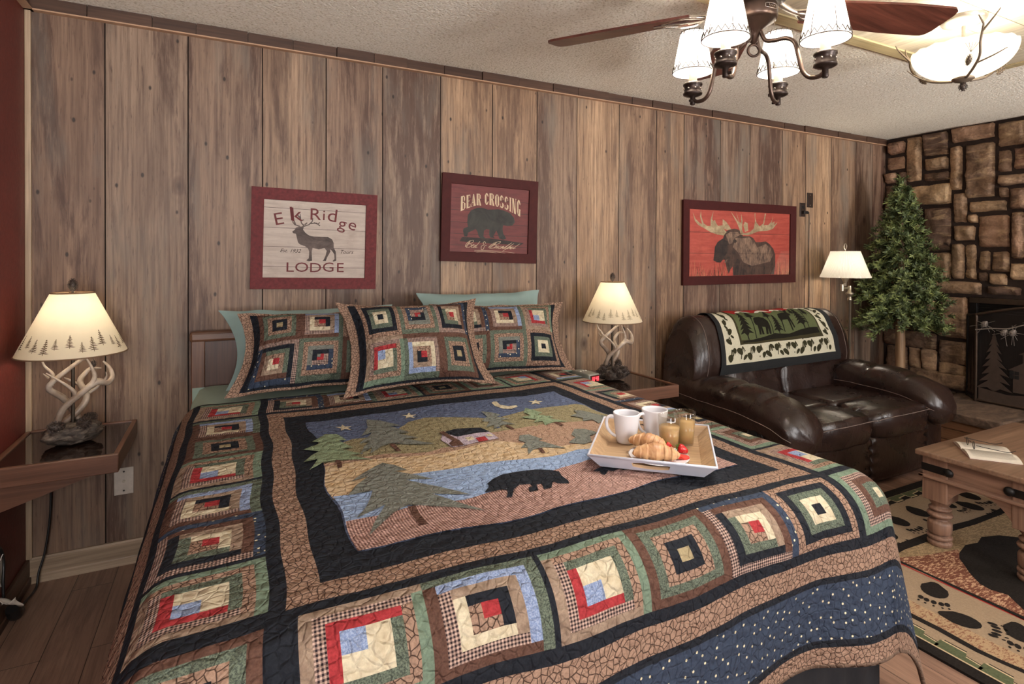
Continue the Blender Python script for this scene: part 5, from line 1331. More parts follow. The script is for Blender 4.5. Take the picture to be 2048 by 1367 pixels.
def draw_moose(poly, text, pw, ph):
    for v, w in ((.665, .006), (.35, .006)): poly([(0, v-w), (1, v-w-.01), (1, v-.01), (0, v)], 1, .0003)
    r = random.Random(4)
    for k in range(90):
        x = r.choice((r.uniform(0, .36), r.uniform(.85, 1.0))); h = r.uniform(.08, .26); dx = r.uniform(-.03, .03)
        poly([(x-.002, 0), (x+.002, 0), (x+dx+.0005, h), (x+dx-.0005, h)], 6 if k % 3 else 1, .0004+.00001*(k % 9))
    poly(clip_unit(T['m_ear1']), 4, .0007); poly(clip_unit(T['m_ear2']), 4, .0007)
    poly(clip_unit(T['m_body']), 2, .0006); poly(clip_unit(T['m_shoulder']), 3, .0009); poly(clip_unit(T['m_brow']), 3, .0009); poly(clip_unit(T['m_muzzle']), 5, .0011)
    poly(clip_unit(T['m_antl']), 4, .0012); poly(clip_unit(T['m_antr']), 4, .0012)
    e = [(.43+.018*math.cos(a*PI/5), .535+.028*math.sin(a*PI/5)) for a in range(10)]; poly(e, 5, .0013)
    poly([(.355, .26), (.365, .25), (.34, .20), (.325, .21)], 3, .0014)
    for v in (.665, .35): poly([(.1, v-.0075), (.9, v-.0145), (.9, v-.011), (.1, v-.004)], 1, .0015)
framed(3.474, 1.478, 1.20, .605, .062, -.003, M_frame2, 'dark red framed moose print hanging above the loveseat', [M_moosebg, M_ink, M_moose, M_moose_l, M_antlerp, M_muz, M_grass], draw_moose)

# ------------------------------------------------------------------ hearth, firebox and screen
M_slab = NT('flagstone_slab', .75, spec=.3); _v = M_slab.coord(); _n = M_slab.noise(M_slab.mapping(_v, (5, 14, 14)), 1.0, 6, .65, 1.0); _n2 = M_slab.noise(_v, 50, 4)
M_slab.base(M_slab.mix(M_slab.val(_n2, .4, .7, 0, .3), M_slab.ramp(_n, [(.3, C3(60, 50, 44)), (.55, C3(112, 92, 78)), (.8, C3(140, 118, 100))]), C3(52, 42, 36))); M_slab.bump(_n, .6, .01); M_slab = M_slab.mat
M_pine = wood('knotty_pine_y', C3(126, 88, 62), C3(176, 134, 100), 1, .8, knots=.7)
M_iron = plain('black_iron', C3(30, 27, 26), .45, metal=.5); M_ironb = plain('burnished_iron', C3(80, 66, 56), .4, metal=.7)
M_soot = plain('sooty_firebrick', C3(22, 18, 17), .9, bump=.4)
hearth = empty('hearth', (4.95, 1.3, 0), 'raised stone hearth with a knotty pine front below the fireplace', 'hearth')
rr = random.Random(8)
y = 2.985; k = 0
for y1, y0 in ((2.985, 2.42), (2.412, 1.80), (1.792, 1.15), (1.142, .45), (.442, -.3), (-.308, -.9)):
    m = MB()
    def slab(p, w, y0=y0, k=k):
        q = Vector((w.x*9+k*7, w.y*9, w.z*9)); w.x += .012*noise.noise(q)*(p.x < 0); w.z += .004*noise.noise(q*2); return w
    m.puff((4.935, (y0+y1)/2, .253), (.76, y1-y0, .062), .05, 14, deform=slab); W(m, 'hearth_slab', M_slab, hearth); k += 1
for z0, z1 in ((.0, .075), (.079, .155), (.159, .223)):
    m = MB(); m.box(4.60, 4.63, -.9, 2.985, z0, z1); W(m, 'front_board', M_pine, hearth, bev=.004)
m = MB(); m.box(4.63, 5.31, -.9, 2.985, 0, .222); W(m, 'core', M_mortar, hearth)
fb = empty('fireplace_insert', (5.35, 1.78, .285), 'black metal fireplace insert set in the stone wall', 'fireplace')
m = MB(); m.box(5.30, 5.34, FY0, FY0+.05, .286, 1.062); W(m, 'frame_jamb', M_iron, fb, bev=.003)
m = MB(); m.box(5.30, 5.34, FY1-.05, FY1, .286, 1.062); W(m, 'frame_jamb', M_iron, fb, bev=.003)
m = MB(); m.box(5.295, 5.34, FY0, FY1, 1.02, 1.064); W(m, 'frame_head', M_ironb, fb, bev=.003)
m = MB(); m.box(5.34, 5.36, FY0+.05, FY1-.05, .91, 1.02)
for q in range(5): m.box(5.325, 5.345, FY0+.05, FY1-.05, .915+q*.021, .925+q*.021)
W(m, 'louver', M_iron, fb)
m = MB(); m.box(5.60, 5.62, FY0+.02, FY1-.02, .286, 1.0); m.box(5.36, 5.60, FY0+.02, FY0+.03, .286, 1.0); m.box(5.36, 5.60, FY1-.03, FY1-.02, .286, 1.0); m.box(5.36, 5.60, FY0+.02, FY1-.02, .286, .291); W(m, 'firebox', M_soot, fb)
# folding screen: two side wings and an arched middle
M_mesh = NT('screen_mesh', .5, metal=.3); _v = M_mesh.coord(); M_mesh.base(C3(34, 29, 27))
_x = M_mesh.n('SeparateXYZ', {'Vector': M_mesh.mapping(_v, (260, 260, 260))}); _a = M_mesh.math('GREATER_THAN', M_mesh.math('FRACT', _x.outputs[1]), .45); _b = M_mesh.math('GREATER_THAN', M_mesh.math('FRACT', _x.outputs[2]), .45)
_al = M_mesh.math('SUBTRACT', 1.0, M_mesh.math('MULTIPLY', M_mesh.math('MULTIPLY', _a, _b), .55)); M_mesh.put(M_mesh.b.inputs['Alpha'], _al); M_mesh = M_mesh.mat
M_cut = plain('cutout_steel', C3(74, 61, 54), .55, metal=.2)
M_pale = plain('frosted_cone_metal', C3(150, 140, 132), .5, metal=.3)
sc = empty('fire_screen', (5.1, 1.78, .285), 'folding iron fire screen with pine tree and cottage cutouts before the firebox', 'fire screen')
FXs = 5.10; ya, yb = 1.30, 2.20; z0 = .287; zs = .945
arch = [(ya+(yb-ya)*k/24, zs+.085*math.sin(PI*k/24)) for k in range(25)]
m = MB(); m.tube([(FXs, ya, z0+.012), (FXs, yb, z0+.012)], .011, 8); m.tube([(FXs, ya, z0), (FXs, ya, zs)], .011, 8); m.tube([(FXs, yb, z0), (FXs, yb, zs)], .011, 8); m.tube([(FXs, a, b) for a, b in arch], .011, 8); W(m, 'frame', M_ironb, sc)
m = MB(); m.poly([(ya, z0+.01), (yb, z0+.01)]+[(a, b) for a, b in arch[::-1]], lambda a, b: (FXs+.004, a, b)); W(m, 'mesh', M_mesh, sc)
def wing(y0, x1, y1, nm):
    m = MB(); m.tube([(x1, y1, z0), (x1, y1, zs-.02)], .009, 8); m.tube([(FXs, y0, z0+.012), (x1, y1, z0+.012)], .009, 8); m.tube([(FXs, y0, zs), (x1, y1, zs-.02)], .009, 8); o = W(m, nm, M_iron, sc)
    m = MB(); m.add([(FXs, y0, z0+.01), (x1, y1, z0+.01), (x1, y1, zs-.02), (FXs, y0, zs)], [(0, 1, 2, 3)]); W(m, 'mesh', M_mesh, o)
    m = MB()
    def pw(u, v, w): return (FXs+(x1-FXs)*u-.004+w, y0+(y1-y0)*u, z0+v)
    for cu, hh in ((.35, .42), (.75, .30)): m.prism([(cu+a*1.0, .03+b) for a, b in tree_shape(hh, .24, 7, 3)], pw, 0, .002)
    W(m, 'pine_cutout', M_cut, o)
wing(yb, 5.255, 2.325, 'side_wing'); wing(ya, 5.255, 1.24, 'side_wing')
def onscreen(u, v, w): return (FXs-.006-w, u, v)
m = MB(); m.prism([(2.085-a*1.0, z0+.10+b) for a, b in tree_shape(.44, .115, 8, 5)], onscreen, 0, .003); W(m, 'pine_cutout', M_cut, sc)
m = MB(); m.prism([(1.38+a, z0+.10+b) for a, b in tree_shape(.40, .10, 8, 9)], onscreen, 0, .003); W(m, 'pine_cutout', M_cut, sc)
m = MB()
m.prism([(1.97, .40), (1.97, .56), (2.0, .56), (1.915, .62), (1.915, .68), (1.94, .68), (1.82, .76), (1.70, .68), (1.725, .68), (1.725, .62), (1.60, .56), (1.62, .56), (1.62, .40)], onscreen, 0, .003, 0)
for a, b, s in ((1.80, .67, .028), (1.935, .50, .026), (1.66, .50, .026)):
    for da in (0, 1):
        for db in (0, 1): m.prism([(a+da*s*1.15, b+db*s*1.15), (a+da*s*1.15+s, b+db*s*1.15), (a+da*s*1.15+s, b+db*s*1.15+s), (a+da*s*1.15, b+db*s*1.15+s)], onscreen, .0035, .005, 1)
W(m, 'cottage_cutout', [M_cut, M_soot], sc)
m = MB(); m.prism([(yb-.02, z0+.02), (yb-.02, z0+.11), (2.0, z0+.085), (1.8, z0+.12), (1.55, z0+.09), (ya+.02, z0+.13), (ya+.02, z0+.02)], onscreen, 0, .002); W(m, 'ground_cutout', M_cut, sc)
m = MB(); br = [(yb, .83), (2.10, .85), (2.0, .86), (1.9, .90), (1.78, .94), (1.65, .92), (1.5, .88), (ya, .86)]; m.tube([(FXs-.014, a, b) for a, b in br], .005, 6, sub=4); W(m, 'branch', M_pale, sc)
rr = random.Random(2)
for a, b in ((2.14, .88), (2.02, .83), (1.97, .835), (1.86, .925), (1.72, .90), (1.55, .93), (1.45, .85)):
    m = MB(); pinecone(m, (FXs-.02, a, b), .055, .021, (0, .5, -.7), rows=6, seg=8); W(m, 'pine_cone', M_pale, sc)
    m = MB()
    for k in range(7):
        an = rr.uniform(0, 2*PI); L = rr.uniform(.05, .10); m.tube([(FXs-.016, a, b), (FXs-.018, a+math.cos(an)*L, b+math.sin(an)*L)], .0014, 4)
    W(m, 'needle_spray', M_pale, sc)

# ------------------------------------------------------------------ artificial pine in the corner
M_needle = NT('pine_needles', .6); _v = M_needle.coord(); _n = M_needle.noise(_v, 16, 3)
_z = M_needle.n('SeparateXYZ', {'Vector': _v}).outputs[2]
M_needle.base(M_needle.ramp(_n, [(.3, C3(42, 52, 32)), (.5, C3(82, 96, 55)), (.7, C3(156, 168, 102))])); M_needle = M_needle.mat
M_bark = wood('pale_pole_wood', C3(122, 92, 66), C3(194, 160, 122), 2, 1.2, knots=.7)
tree = empty('artificial_pine', (4.95, 2.66, .290), 'bushy green artificial pine on a bare pole in the corner of the hearth', 'tree')
m = MB()
m.tube([(0, 0, .0), (.004, .002, .4), (-.002, 0, .7), (0, 0, 1.66)], [.036, .034, .032, .012], 12, sub=3); m.build('trunk', M_bark, tree)
m = MB(); m.lathe([(.13, 0), (.13, .02), (.05, .035)], (0, 0, 0), 20); m.build('stand', M_iron, tree)
m = MB(); rr = random.Random(21)
def sprig(p, d, L, n=9):
    d = d.normalized(); a = d.orthogonal().normalized(); b = d.cross(a)
    for k in range(n):
        t = .15+.85*k/n; an = k*2.4+rr.uniform(-.4, .4); o = p+d*(L*t)
        nd = (math.cos(an)*a+math.sin(an)*b+d*.75).normalized(); ln = .032*rr.uniform(.8, 1.2); s = nd.cross(d).normalized()*.0052
        m.add([o-s, o+s, o+nd*ln+s*.6, o+nd*ln-s*.6], [(0, 1, 2, 3)], 0)
zz = .60
while zz < 1.66:
    f = (zz-.60)/1.06
    R_ = (.325*(1-f)**.85+.035) if f > .10 else .325
    nb = int(15*(1-f*.55))
    for k in range(nb):
        an = 2*PI*k/nb+zz*9+rr.uniform(-.25, .25); L = R_*rr.uniform(.72, 1.08)
        L = min(L, .235/max(.3, math.cos(an)), .255/max(.3, math.sin(an)))
        d = Vector((math.cos(an), math.sin(an), rr.uniform(-.15, .25)-(.25 if f < .12 else 0)))
        base = Vector((0, 0, zz)); nseg = max(3, int(L/.035))
        prev = base
        for q in range(1, nseg+1):
            t = q/nseg; pt = base+Vector((d.x, d.y, 0))*L*t+Vector((0, 0, d.z*L*t-.05*t*t))
            if t > .22:
                for _ in range(2):
                    sd = (Vector((d.x, d.y, .15))+Vector((rr.uniform(-.9, .9), rr.uniform(-.9, .9), rr.uniform(-.3, .8)))); sprig(pt, sd, .05, 8)
            m.tube([prev, pt], .0025, 4, cap=False); prev = pt
    zz += .052
for k in range(16): sprig(Vector((0, 0, 1.60+.008*k)), Vector((rr.uniform(-.8, .8), rr.uniform(-.8, .8), .8)), .06, 9)
m.build('foliage', M_needle, tree)

# ------------------------------------------------------------------ floor lamp behind the loveseat
M_silvm = plain('brushed_silver', C3(176, 166, 150), .28, metal=.85)
_t = NT('pleated_shade', .85, spec=.1); _v = _t.coord(); _sx = _t.n('SeparateXYZ', {'Vector': _v}); _an = _t.math('ARCTAN2', _sx.outputs[1], _sx.outputs[0]); _pl = _t.math('SINE', _t.math('MULTIPLY', _an, 110.0))
_cc = _t.ramp(_t.val(_pl, -1, 1), [(0, C3(214, 208, 196)), (1, C3(240, 236, 226))]); _t.base(_cc); _t.bump(_pl, .5, .003)
_tr = _t.n('BsdfTranslucent', {'Color': _cc}); _mx = _t.n('MixShader', {0: .32, 1: _t.b.outputs[0], 2: _tr.outputs[0]}); _t.t.links.new(_mx.outputs[0], _t.out.inputs[0]); M_pleat = _t.mat
fl = empty('floor_lamp', (4.43, 2.76, 0), 'silver swing-arm floor lamp with white pleated shade between loveseat and pine', 'floor lamp')
m = MB(); m.lathe([(.105, 0), (.108, .012), (.095, .022), (.03, .034), (.014, .05)], (0, 0, 0), 28); m.build('base', M_silvm, fl)
m = MB(); m.lathe([(.012, .05), (.012, 1.03), (.017, 1.035), (.017, 1.05), (.012, 1.055), (.014, 1.07), (.030, 1.085), (.030, 1.093), (.014, 1.105), (.012, 1.15)], (0, 0, 0), 16); m.build('pole', M_silvm, fl)
m = MB(); m.tube([(0, 0, 1.135), (-.145, -.03, 1.135)], .008, 8); m.lathe([(.013, 1.115), (.013, 1.165)], (-.145, -.03, 0), 12); m.tube([(-.145, -.03, 1.155), (-.06, .0, 1.165)], .008, 8); m.lathe([(.011, 1.15), (.013, 1.18), (.020, 1.195), (.034, 1.225), (.036, 1.24)], (-.06, 0, 0), 16); m.build('swing_arm', M_silvm, fl)
m = MB(); m.lathe([(.012, 1.24), (.026, 1.275), (.028, 1.30), (.018, 1.335), (.002, 1.345)], (-.06, 0, 0), 16); m.build('bulb', M_bulb, fl)
SHP = [(.178, 1.218), (.178, 1.226), (.166, 1.25), (.105, 1.420), (.105, 1.426)]
m = MB(); m.lathe(SHP, (0, 0, 0), 90, cap=False); so = m.build('lamp_shade', M_pleat, fl); so.location = (-.06, 0, 0)
m = MB(); m.tube([(0, 0, 1.426), (0, 0, 1.445)], .004, 8); m.tube([(.017*math.sin(2*PI*k/20), 0, 1.463+.022*math.cos(2*PI*k/20)) for k in range(20)], .0042, 8, closed=True); m.tube([(-.105, 0, 1.424), (.105, 0, 1.424)], .002, 5); m.tube([(0, 0, 1.34), (0, 0, 1.43)], .003, 6)
fo = m.build('finial', M_silvm, fl); fo.location = (-.06, 0, 0)
lp = point('lamp_light', (-.06, 0, 1.31), 8, (1, .92, .78), .03); lp.parent = fl

# ------------------------------------------------------------------ small wall fittings
M_plate = plain('ivory_plate', C3(196, 184, 172), .4); M_dark = plain('dark_slot', C3(40, 32, 28), .6); M_bplate = plain('dark_brown_plate', C3(46, 34, 28), .4)
wp = empty('wall_plate', (-.403, 3.0, .368), 'ivory cable wall plate beneath the corner night table', 'wall plate')
m = MB(); m.box(-.036, .036, -.006, 0, -.059, .059); m.build('plate', M_plate, wp, .002)
for z in (-.042, .042):
    m = MB(); m.lathe([(.004, 0), (.003, .001)], (0, -.006, z), 10, M=Matrix.Rotation(PI/2, 4, 'X')); m.build('screw', M_dark, wp)
m = MB(); m.tube([(0, -.006, 0), (0, -.010, 0)], .0065, 6); m.build('jack', M_silvm, wp)
w2 = empty('power_outlet', (4.18, 3.0, 1.762), 'dark brown outlet plate with a plug beside the moose print', 'outlet')
m = MB(); m.box(-.034, .034, -.006, 0, -.056, .056); m.build('plate', M_bplate, w2, .002)
for z in (-.022, .022):
    m = MB(); m.box(-.015, .015, -.0075, -.005, z-.013, z+.013); m.build('socket', M_blackpl, w2, .002)
w3 = empty('light_switch', (4.272, 3.0, 1.845), 'blank dark brown switch plate above and right of the outlet', 'switch')
m = MB(); m.box(-.036, .036, -.006, 0, -.060, .060); m.build('plate', M_bplate, w3, .002)
for z in (-.042, .042):
    m = MB(); m.lathe([(.0035, 0), (.002, .001)], (0, -.006, z), 10, M=Matrix.Rotation(PI/2, 4, 'X')); m.build('screw', M_silvm, w3)
m = MB(); m.box(4.165, 4.215, 2.968, 2.992, 1.728, 1.752); m.box(4.215, 4.235, 2.974, 2.988, 1.732, 1.746); plug_m = m
m = MB(); m.tube([(4.232, 2.983, 1.738), (4.246, 2.985, 1.70), (4.252, 2.99, 1.4), (4.262, 2.992, 1.1), (4.27, 2.992, .5), (4.29, 2.94, .02), (4.36, 2.80, .012)], .0032, 6, sub=6); pc = W(m, 'power_cord', M_bplate, fl)
W(plug_m, 'plug', M_blackpl, pc, bev=.003)
lc = empty('lamp_cord', (-.66, 2.9, 0), 'black lamp cord trailing from the corner night table to an adapter on the floor', 'cord')
m = MB(); m.tube([(-.645, 2.94, .56), (-.652, 2.965, .40), (-.658, 2.965, .25), (-.672, 2.955, .13), (-.688, 2.94, .06), (-.690, 2.92, .012), (-.694, 2.87, .008), (-.702, 2.80, .012), (-.708, 2.755, .02)], .0042, 7, sub=6); W(m, 'cable', M_blackpl, lc)
m = MB(); m.tube([(-.705, 2.77, .02), (-.700, 2.735, .022), (-.698, 2.69, .035), (-.70, 2.665, .07)], [.010, .020, .024, .021], 12, sub=4); W(m, 'adapter', M_blackpl, lc)
m = MB()
def rib(u, v): 
    y = 2.662-.03*u; return (-.735+.062*v+.01*math.sin(u*5), y-.01*math.sin(v*3), .085+.045*u+.018*math.sin(v*4+u*2))
m.grid(rib, 8, 8); o = W(m, 'care_tag', M_plate, lc); o.modifiers.new('t', 'SOLIDIFY').thickness = .002
lc2 = empty('taped_cord', (-.73, 2.66, .2), 'cord wrapped with white tape against the red wall', 'cord')
m = MB(); m.tube([(-.722, 2.655, .12), (-.724, 2.66, .18), (-.728, 2.68, .24), (-.732, 2.66, .30), (-.735, 2.60, .33)], .005, 7, sub=5); W(m, 'cable', M_blackpl, lc2)
m = MB(); m.prism([(2.64, .165), (2.66, .16), (2.685, .265), (2.668, .275), (2.655, .255), (2.60, .235)], lambda u, v, w: (-.736+.008*math.sin(u*90)+w, u, v), 0, .003); W(m, 'tape_flag', M_white, lc2)

# ------------------------------------------------------------------ rug
RG = [weave('rug_tan', C3(148, 128, 106), .12), weave('rug_black', C3(34, 30, 28), .3), weave('rug_red', C3(150, 48, 44)), weave('rug_green', C3(84, 90, 66), .2), weave('rug_cream', C3(190, 168, 136))]
_t = NT('rug_rust', .95, spec=.1); _v = _t.coord(); _n = _t.noise(_t.mapping(_v, (40, 150, 40)), 1.0, 3, .7); _g = _t.noise(_v, 2.5, 2)
_t.base(_t.mix(_t.val(_n, .50, .60), C3(110, 68, 54), C3(190, 154, 124))); RG.append(_t.mat)
_t = NT('rug_tan_stippled', .95, spec=.1); _v = _t.coord(); _n = _t.noise(_t.mapping(_v, (60, 150, 40)), 1.0, 3, .7)
_t.base(_t.mix(_t.val(_n, .50, .58), C3(164, 138, 108), C3(128, 92, 72))); RG.append(_t.mat)
_t = NT('rug_olive_tan', .95, spec=.1); _v = _t.coord(); _n = _t.noise(_t.mapping(_v, (60, 150, 40)), 1.0, 3, .7)
_t.base(_t.mix(_t.val(_n, .45, .58), C3(128, 108, 82), C3(162, 138, 106))); RG.append(_t.mat)
rug = MB(); RX0, RX1, RY0, RY1 = 2.165, 4.50, -.55, 1.915
rug.box(RX0, RX1, RY0, RY1, 0, .009, 1)
def rz_(lift): return lambda u, v: (u, v, .009+lift)
def rpoly(pts, mi, lift): rug.poly(pts, rz_(lift), mi)
bw_ = .055
rpoly([(RX0+bw_, RY0+bw_), (RX1-bw_, RY0+bw_), (RX1-bw_, RY1-bw_), (RX0+bw_, RY1-bw_)], 0, .0004)
# dark line, stippled ground, then the paw path, along the near long side
def wavy(x, a, sd): return [(x+a*math.sin((RY0+.1+k*.06)*9+sd)+a*.6*math.sin((RY0+.1+k*.06)*23+sd), RY0+.1+k*.06) for k in range(38)]
def band(x0, x1, a, sd, mi, lift):
    L = wavy(x0, a, sd); R2 = wavy(x1, a, sd+.3)
    for q in range(len(L)-1): rpoly([L[q], R2[q], R2[q+1], L[q+1]], mi, lift)
band(2.335, 2.43, .006, 1, 6, .0006); band(2.322, 2.350, .010, 1, 1, .0008)
rpoly([(2.675, RY0+.1), (2.685, RY0+.1), (2.685, 1.56), (2.675, 1.56)], 2, .0008); band(2.683, 2.710, .004, 2, 1, .0008)
rpoly([(2.705, RY0+.12), (RX1-.4, RY0+.12), (RX1-.4, 1.50), (2.705, 1.50)], 7, .0007)
rpoly([(2.705, RY0+.12), (2.705, 1.47), (2.85, 1.42), (3.05, 1.38), (2.95, 1.30), (2.86, 1.20), (2.85, 1.05), (2.80, .9), (2.85, .6), (2.80, .2), (2.9, RY0+.12)], 5, .0009)
# large bear silhouette in the middle
rpoly([(3.02, 1.36), (3.13, 1.385), (3.21, 1.37), (3.29, 1.39), (3.39, 1.36), (3.47, 1.29), (3.62, 1.24), (3.80, 1.25), (3.95, 1.1), (3.95, .7), (3.85, .4), (3.7, .3), (3.5, .35), (3.3, .3), (3.0, .4), (2.85, .62), (2.77, .85), (2.75, 1.02), (2.78, 1.055), (2.82, 1.10), (2.80, 1.15), (2.81, 1.19), (2.87, 1.255), (2.92, 1.295), (2.965, 1.335)], 1, .0012)
wv = [(2.70, 1.50), (2.83, 1.512), (3.04, 1.503), (3.25, 1.505), (3.43, 1.495), (3.67, 1.487), (4.0, 1.50), (4.1, 1.45)]
rpoly([(a, b-.022-.006*math.sin(a*30)) for a, b in wv]+[(a, b+.02+.008*math.sin(a*25+1)) for a, b in wv[::-1]], 1, .0014)
rpoly([(RX0+.12, 1.80), (4.3, 1.80), (4.3, 1.83), (RX0+.12, 1.83)], 1, .0008)
# stepped green mountains with pale outline in the border
def steps(along, across, n, mapf):
    for k in range(n):
        a = along[0]+(along[1]-along[0])*k/n; d = (along[1]-along[0])/n
        for mi, g, lift in ((1, .0, .0008), (4, .006, .0010), (3, .013, .0012)):
            pts = [(a+g*.4, across), (a+g*.7, across+.062-g), (a+d*.52-g*.3, across+.062-g), (a+d*.56-g*.5, across+.036-g*.8), (a+d-g*.2, across+.030-g*.8), (a+d-g*.2, across)]
            rpoly([mapf(*p) for p in pts], mi, lift)
steps((1.85, RY0+.06), .058, 18, lambda a, b: (RX0+b, a))
steps((RX0+.06, RX1-.06), .058, 16, lambda a, b: (a, RY1-b))
rpoly([(RX0+.05, RY0), (RX0+.057, RY0), (RX0+.057, RY1-.05), (RX0+.05, RY1-.05)], 4, .0013)
def paw(c, ang, s, flip=1):
    c = Vector(c); ca, sa = math.cos(ang), math.sin(ang)
    def tf(a, b): a *= s; b *= s*flip; return (c.x+a*ca-b*sa, c.y+a*sa+b*ca)
    rpoly([tf(.055*math.cos(t*PI/8)*(1.05 if math.cos(t*PI/8) < 0 else .8), .036*math.sin(t*PI/8)*(1-.25*(math.cos(t*PI/8) < -.5))) for t in range(16)], 1, .0016)
    for k in range(5):
        a = -.95+k*.47; x, y = .058+.022*math.cos(a)-.004, .040*math.sin(a)
        rpoly([tf(x+.012*math.cos(q*PI/4), y+.0075*math.sin(q*PI/4)) for q in range(8)], 1, .0016)
        rpoly([tf(x+.022+.005*math.cos(q*PI/3), y*1.15+.0035*math.sin(q*PI/3)) for q in range(6)], 1, .0016)
for c, an, s in (((2.585, 1.25), -2.7, 1.0), ((2.47, 1.10), -1.15, 1.0), ((2.57, .965), -2.6, 1.0), ((2.47, .80), -1.15, 1.0), ((2.58, .62), -2.6, 1.0), ((2.47, .44), -1.15, 1.0), ((2.57, .25), -2.6, 1.0), ((2.58, 1.50), -2.6, 1.0),
                 ((3.80, 1.665), -1.9, 1.0), ((3.65, 1.59), -1.4, 1.0), ((3.31, 1.68), -1.9, 1.0), ((3.10, 1.67), -1.7, 1.0), ((3.55, 1.66), -1.5, .8), ((2.9, 1.62), -1.7, 1.0), ((4.1, 1.62), -1.7, 1.0)):
    paw(c, an, s*1.3)
tag(W(rug, 'area_rug', RG), 'tan and black lodge rug with bear and paw prints under the pine coffee table', 'rug')

# ------------------------------------------------------------------ rustic coffee table
M_tt = wood('table_top_pine', C3(112, 84, 66), C3(170, 138, 114), 0, .7, knots=.8, rough=.4); M_tl = wood('table_leg_pine', C3(112, 82, 66), C3(176, 140, 118), 2, .9, knots=.7, rough=.45); M_ta = wood('table_apron_pine', C3(114, 84, 68), C3(178, 142, 120), 1, .8, knots=.8, rough=.45)
M_tax = wood('table_apron_pine_long', C3(114, 84, 68), C3(178, 142, 120), 0, .8, knots=.8, rough=.45)
TX0, TX1, TY0, TY1 = 2.985, 3.92, 1.055, 1.49; TG = .0105
ct = empty('coffee_table', ((TX0+TX1)/2, (TY0+TY1)/2, TG), 'rustic pine coffee table with turned legs and iron straps on the rug', 'table')
m = MB(); m.box(TX0-.03, TX1+.03, TY0-.03, TY1+.03, .430, .455); W(m, 'tabletop', M_tt, ct, bev=.006)
for x in (TX0, TX1-.025):
    m = MB(); m.box(x, x+.025, TY0+.02, TY1-.02, .335, .43); W(m, 'apron', M_ta, ct, bev=.002)
    m = MB(); n = 16
    top = .34; pts = [(TY0+.09, top), (TY0+.09, .225)]+[(TY0+.09+(TY1-TY0-.18)*k/n, .225+.10*math.sin(PI*min(1, max(0, (k/n)))**1.0)**.7) for k in range(1, n)]+[(TY1-.09, .225), (TY1-.09, top)]
    m.prism(pts, lambda u, v, w, x=x: (x+.002+w, u, v), 0, .02); W(m, 'arched_rail', M_ta, ct, bev=.002)
for y in (TY0, TY1-.025):
    m = MB(); m.box(TX0+.02, TX1-.02, y, y+.025, .335, .43); W(m, 'apron', M_tax, ct, bev=.002)
    m = MB(); pts = [(TX0+.09, .34), (TX0+.09, .225), (TX0+.16, .25), (TX0+.24, .30), (TX0+.3, .325), (TX1-.3, .325), (TX1-.24, .30), (TX1-.16, .25), (TX1-.09, .225), (TX1-.09, .34)]
    m.prism(pts, lambda u, v, w, y=y: (u, y+.002+w, v), 0, .02); W(m, 'arched_rail', M_tax, ct, bev=.002)
m = MB()
for b in ((TX0-.02, TX0+.006, TY0-.02, TY1+.02), (TX1-.006, TX1+.02, TY0-.02, TY1+.02), (TX0-.02, TX1+.02, TY0-.02, TY0+.006), (TX0-.02, TX1+.02, TY1-.006, TY1+.02)): m.box(*b, .328, .344)
W(m, 'ledge_molding', M_ta, ct, bev=.004)
LP_ = [(.050, 0), (.056, .008), (.056, .020), (.044, .026), (.057, .034), (.057, .046), (.040, .052), (.053, .058), (.055, .075), (.055, .105), (.050, .115), (.036, .122), (.036, .130), (.056, .138), (.060, .147), (.052, .156), (.034, .160), (.050, .168), (.053, .176), (.038, .184), (.038, .19), (.05, .205), (.052, .215)]
for x in (TX0+.045, TX1-.045):
    for y in (TY0+.045, TY1-.045):
        m = MB(); m.lathe([(r*.88, z+TG) for r, z in LP_], (x, y, 0), 28); m.box(x-.052, x+.052, y-.052, y+.052, .225, .43); W(m, 'leg', M_tl, ct, bev=.003)
for y, s in ((TY0, 1), (TY1, -1)):
    m = MB(); m.box(TX0-.0095, TX0-.0065, *sorted((y-.008*s, y+.10*s)), .36, .395); m.box(*sorted((TX0-.0095, TX0+.10)), *sorted((y-.0095*s, y-.0065*s)), .36, .395); st = W(m, 'iron_strap', M_iron, ct, bev=.001)
    m = MB(); m.lathe([(.020, 0), (.019, .006), (.013, .012), (.002, .015)], (TX0-.0095, y+.105*s, .378), 16, M=Matrix.Rotation(-PI/2, 4, 'Y')); W(m, 'iron_stud', M_iron, ct)
# open paperback and reading glasses
M_page = plain('book_page', C3(214, 206, 192), .8, var=.04); M_textl = plain('printed_lines', C3(150, 144, 136), .9)
ax = Vector((.12, -.15, 0)).normalized(); ay = Vector((-.22, -.147, 0)).normalized(); ay = (ay-ax*ay.dot(ax)).normalized()
bc = Vector((3.19, 1.332, .455)); 
bk_ = empty('open_book', tuple(bc), 'open paperback lying face up on the coffee table', 'book', rz=math.atan2(ax.y, ax.x))
m = MB(); n = 16
def pg(v): a = abs(v); return .004+.016*(math.sin(min(1, a*1.05)*PI)**.55)*(1-.25*a)
m.grid(lambda u, v: ((u-.5)*.19, (v-.5)*.25, pg(2*v-1)), 4, 32, 0, True, flip=False)
for s in (-1, 1):
    vs = []; 
    for k in range(33): v = k/32; vs += [(s*.095, (v-.5)*.25, 0), (s*.095, (v-.5)*.25, pg(2*v-1))]
    m.add(vs, [((2*k, 2*k+2, 2*k+3, 2*k+1) if s > 0 else (2*k+1, 2*k+3, 2*k+2, 2*k)) for k in range(32)], 0)
for s in (-1, 1): m.add([(-.095, s*.125, 0), (.095, s*.125, 0), (.095, s*.125, pg(1)), (-.095, s*.125, pg(1))], [(0, 1, 2, 3) if s > 0 else (3, 2, 1, 0)], 0)
m.build('pages', M_page, bk_)
m = MB()
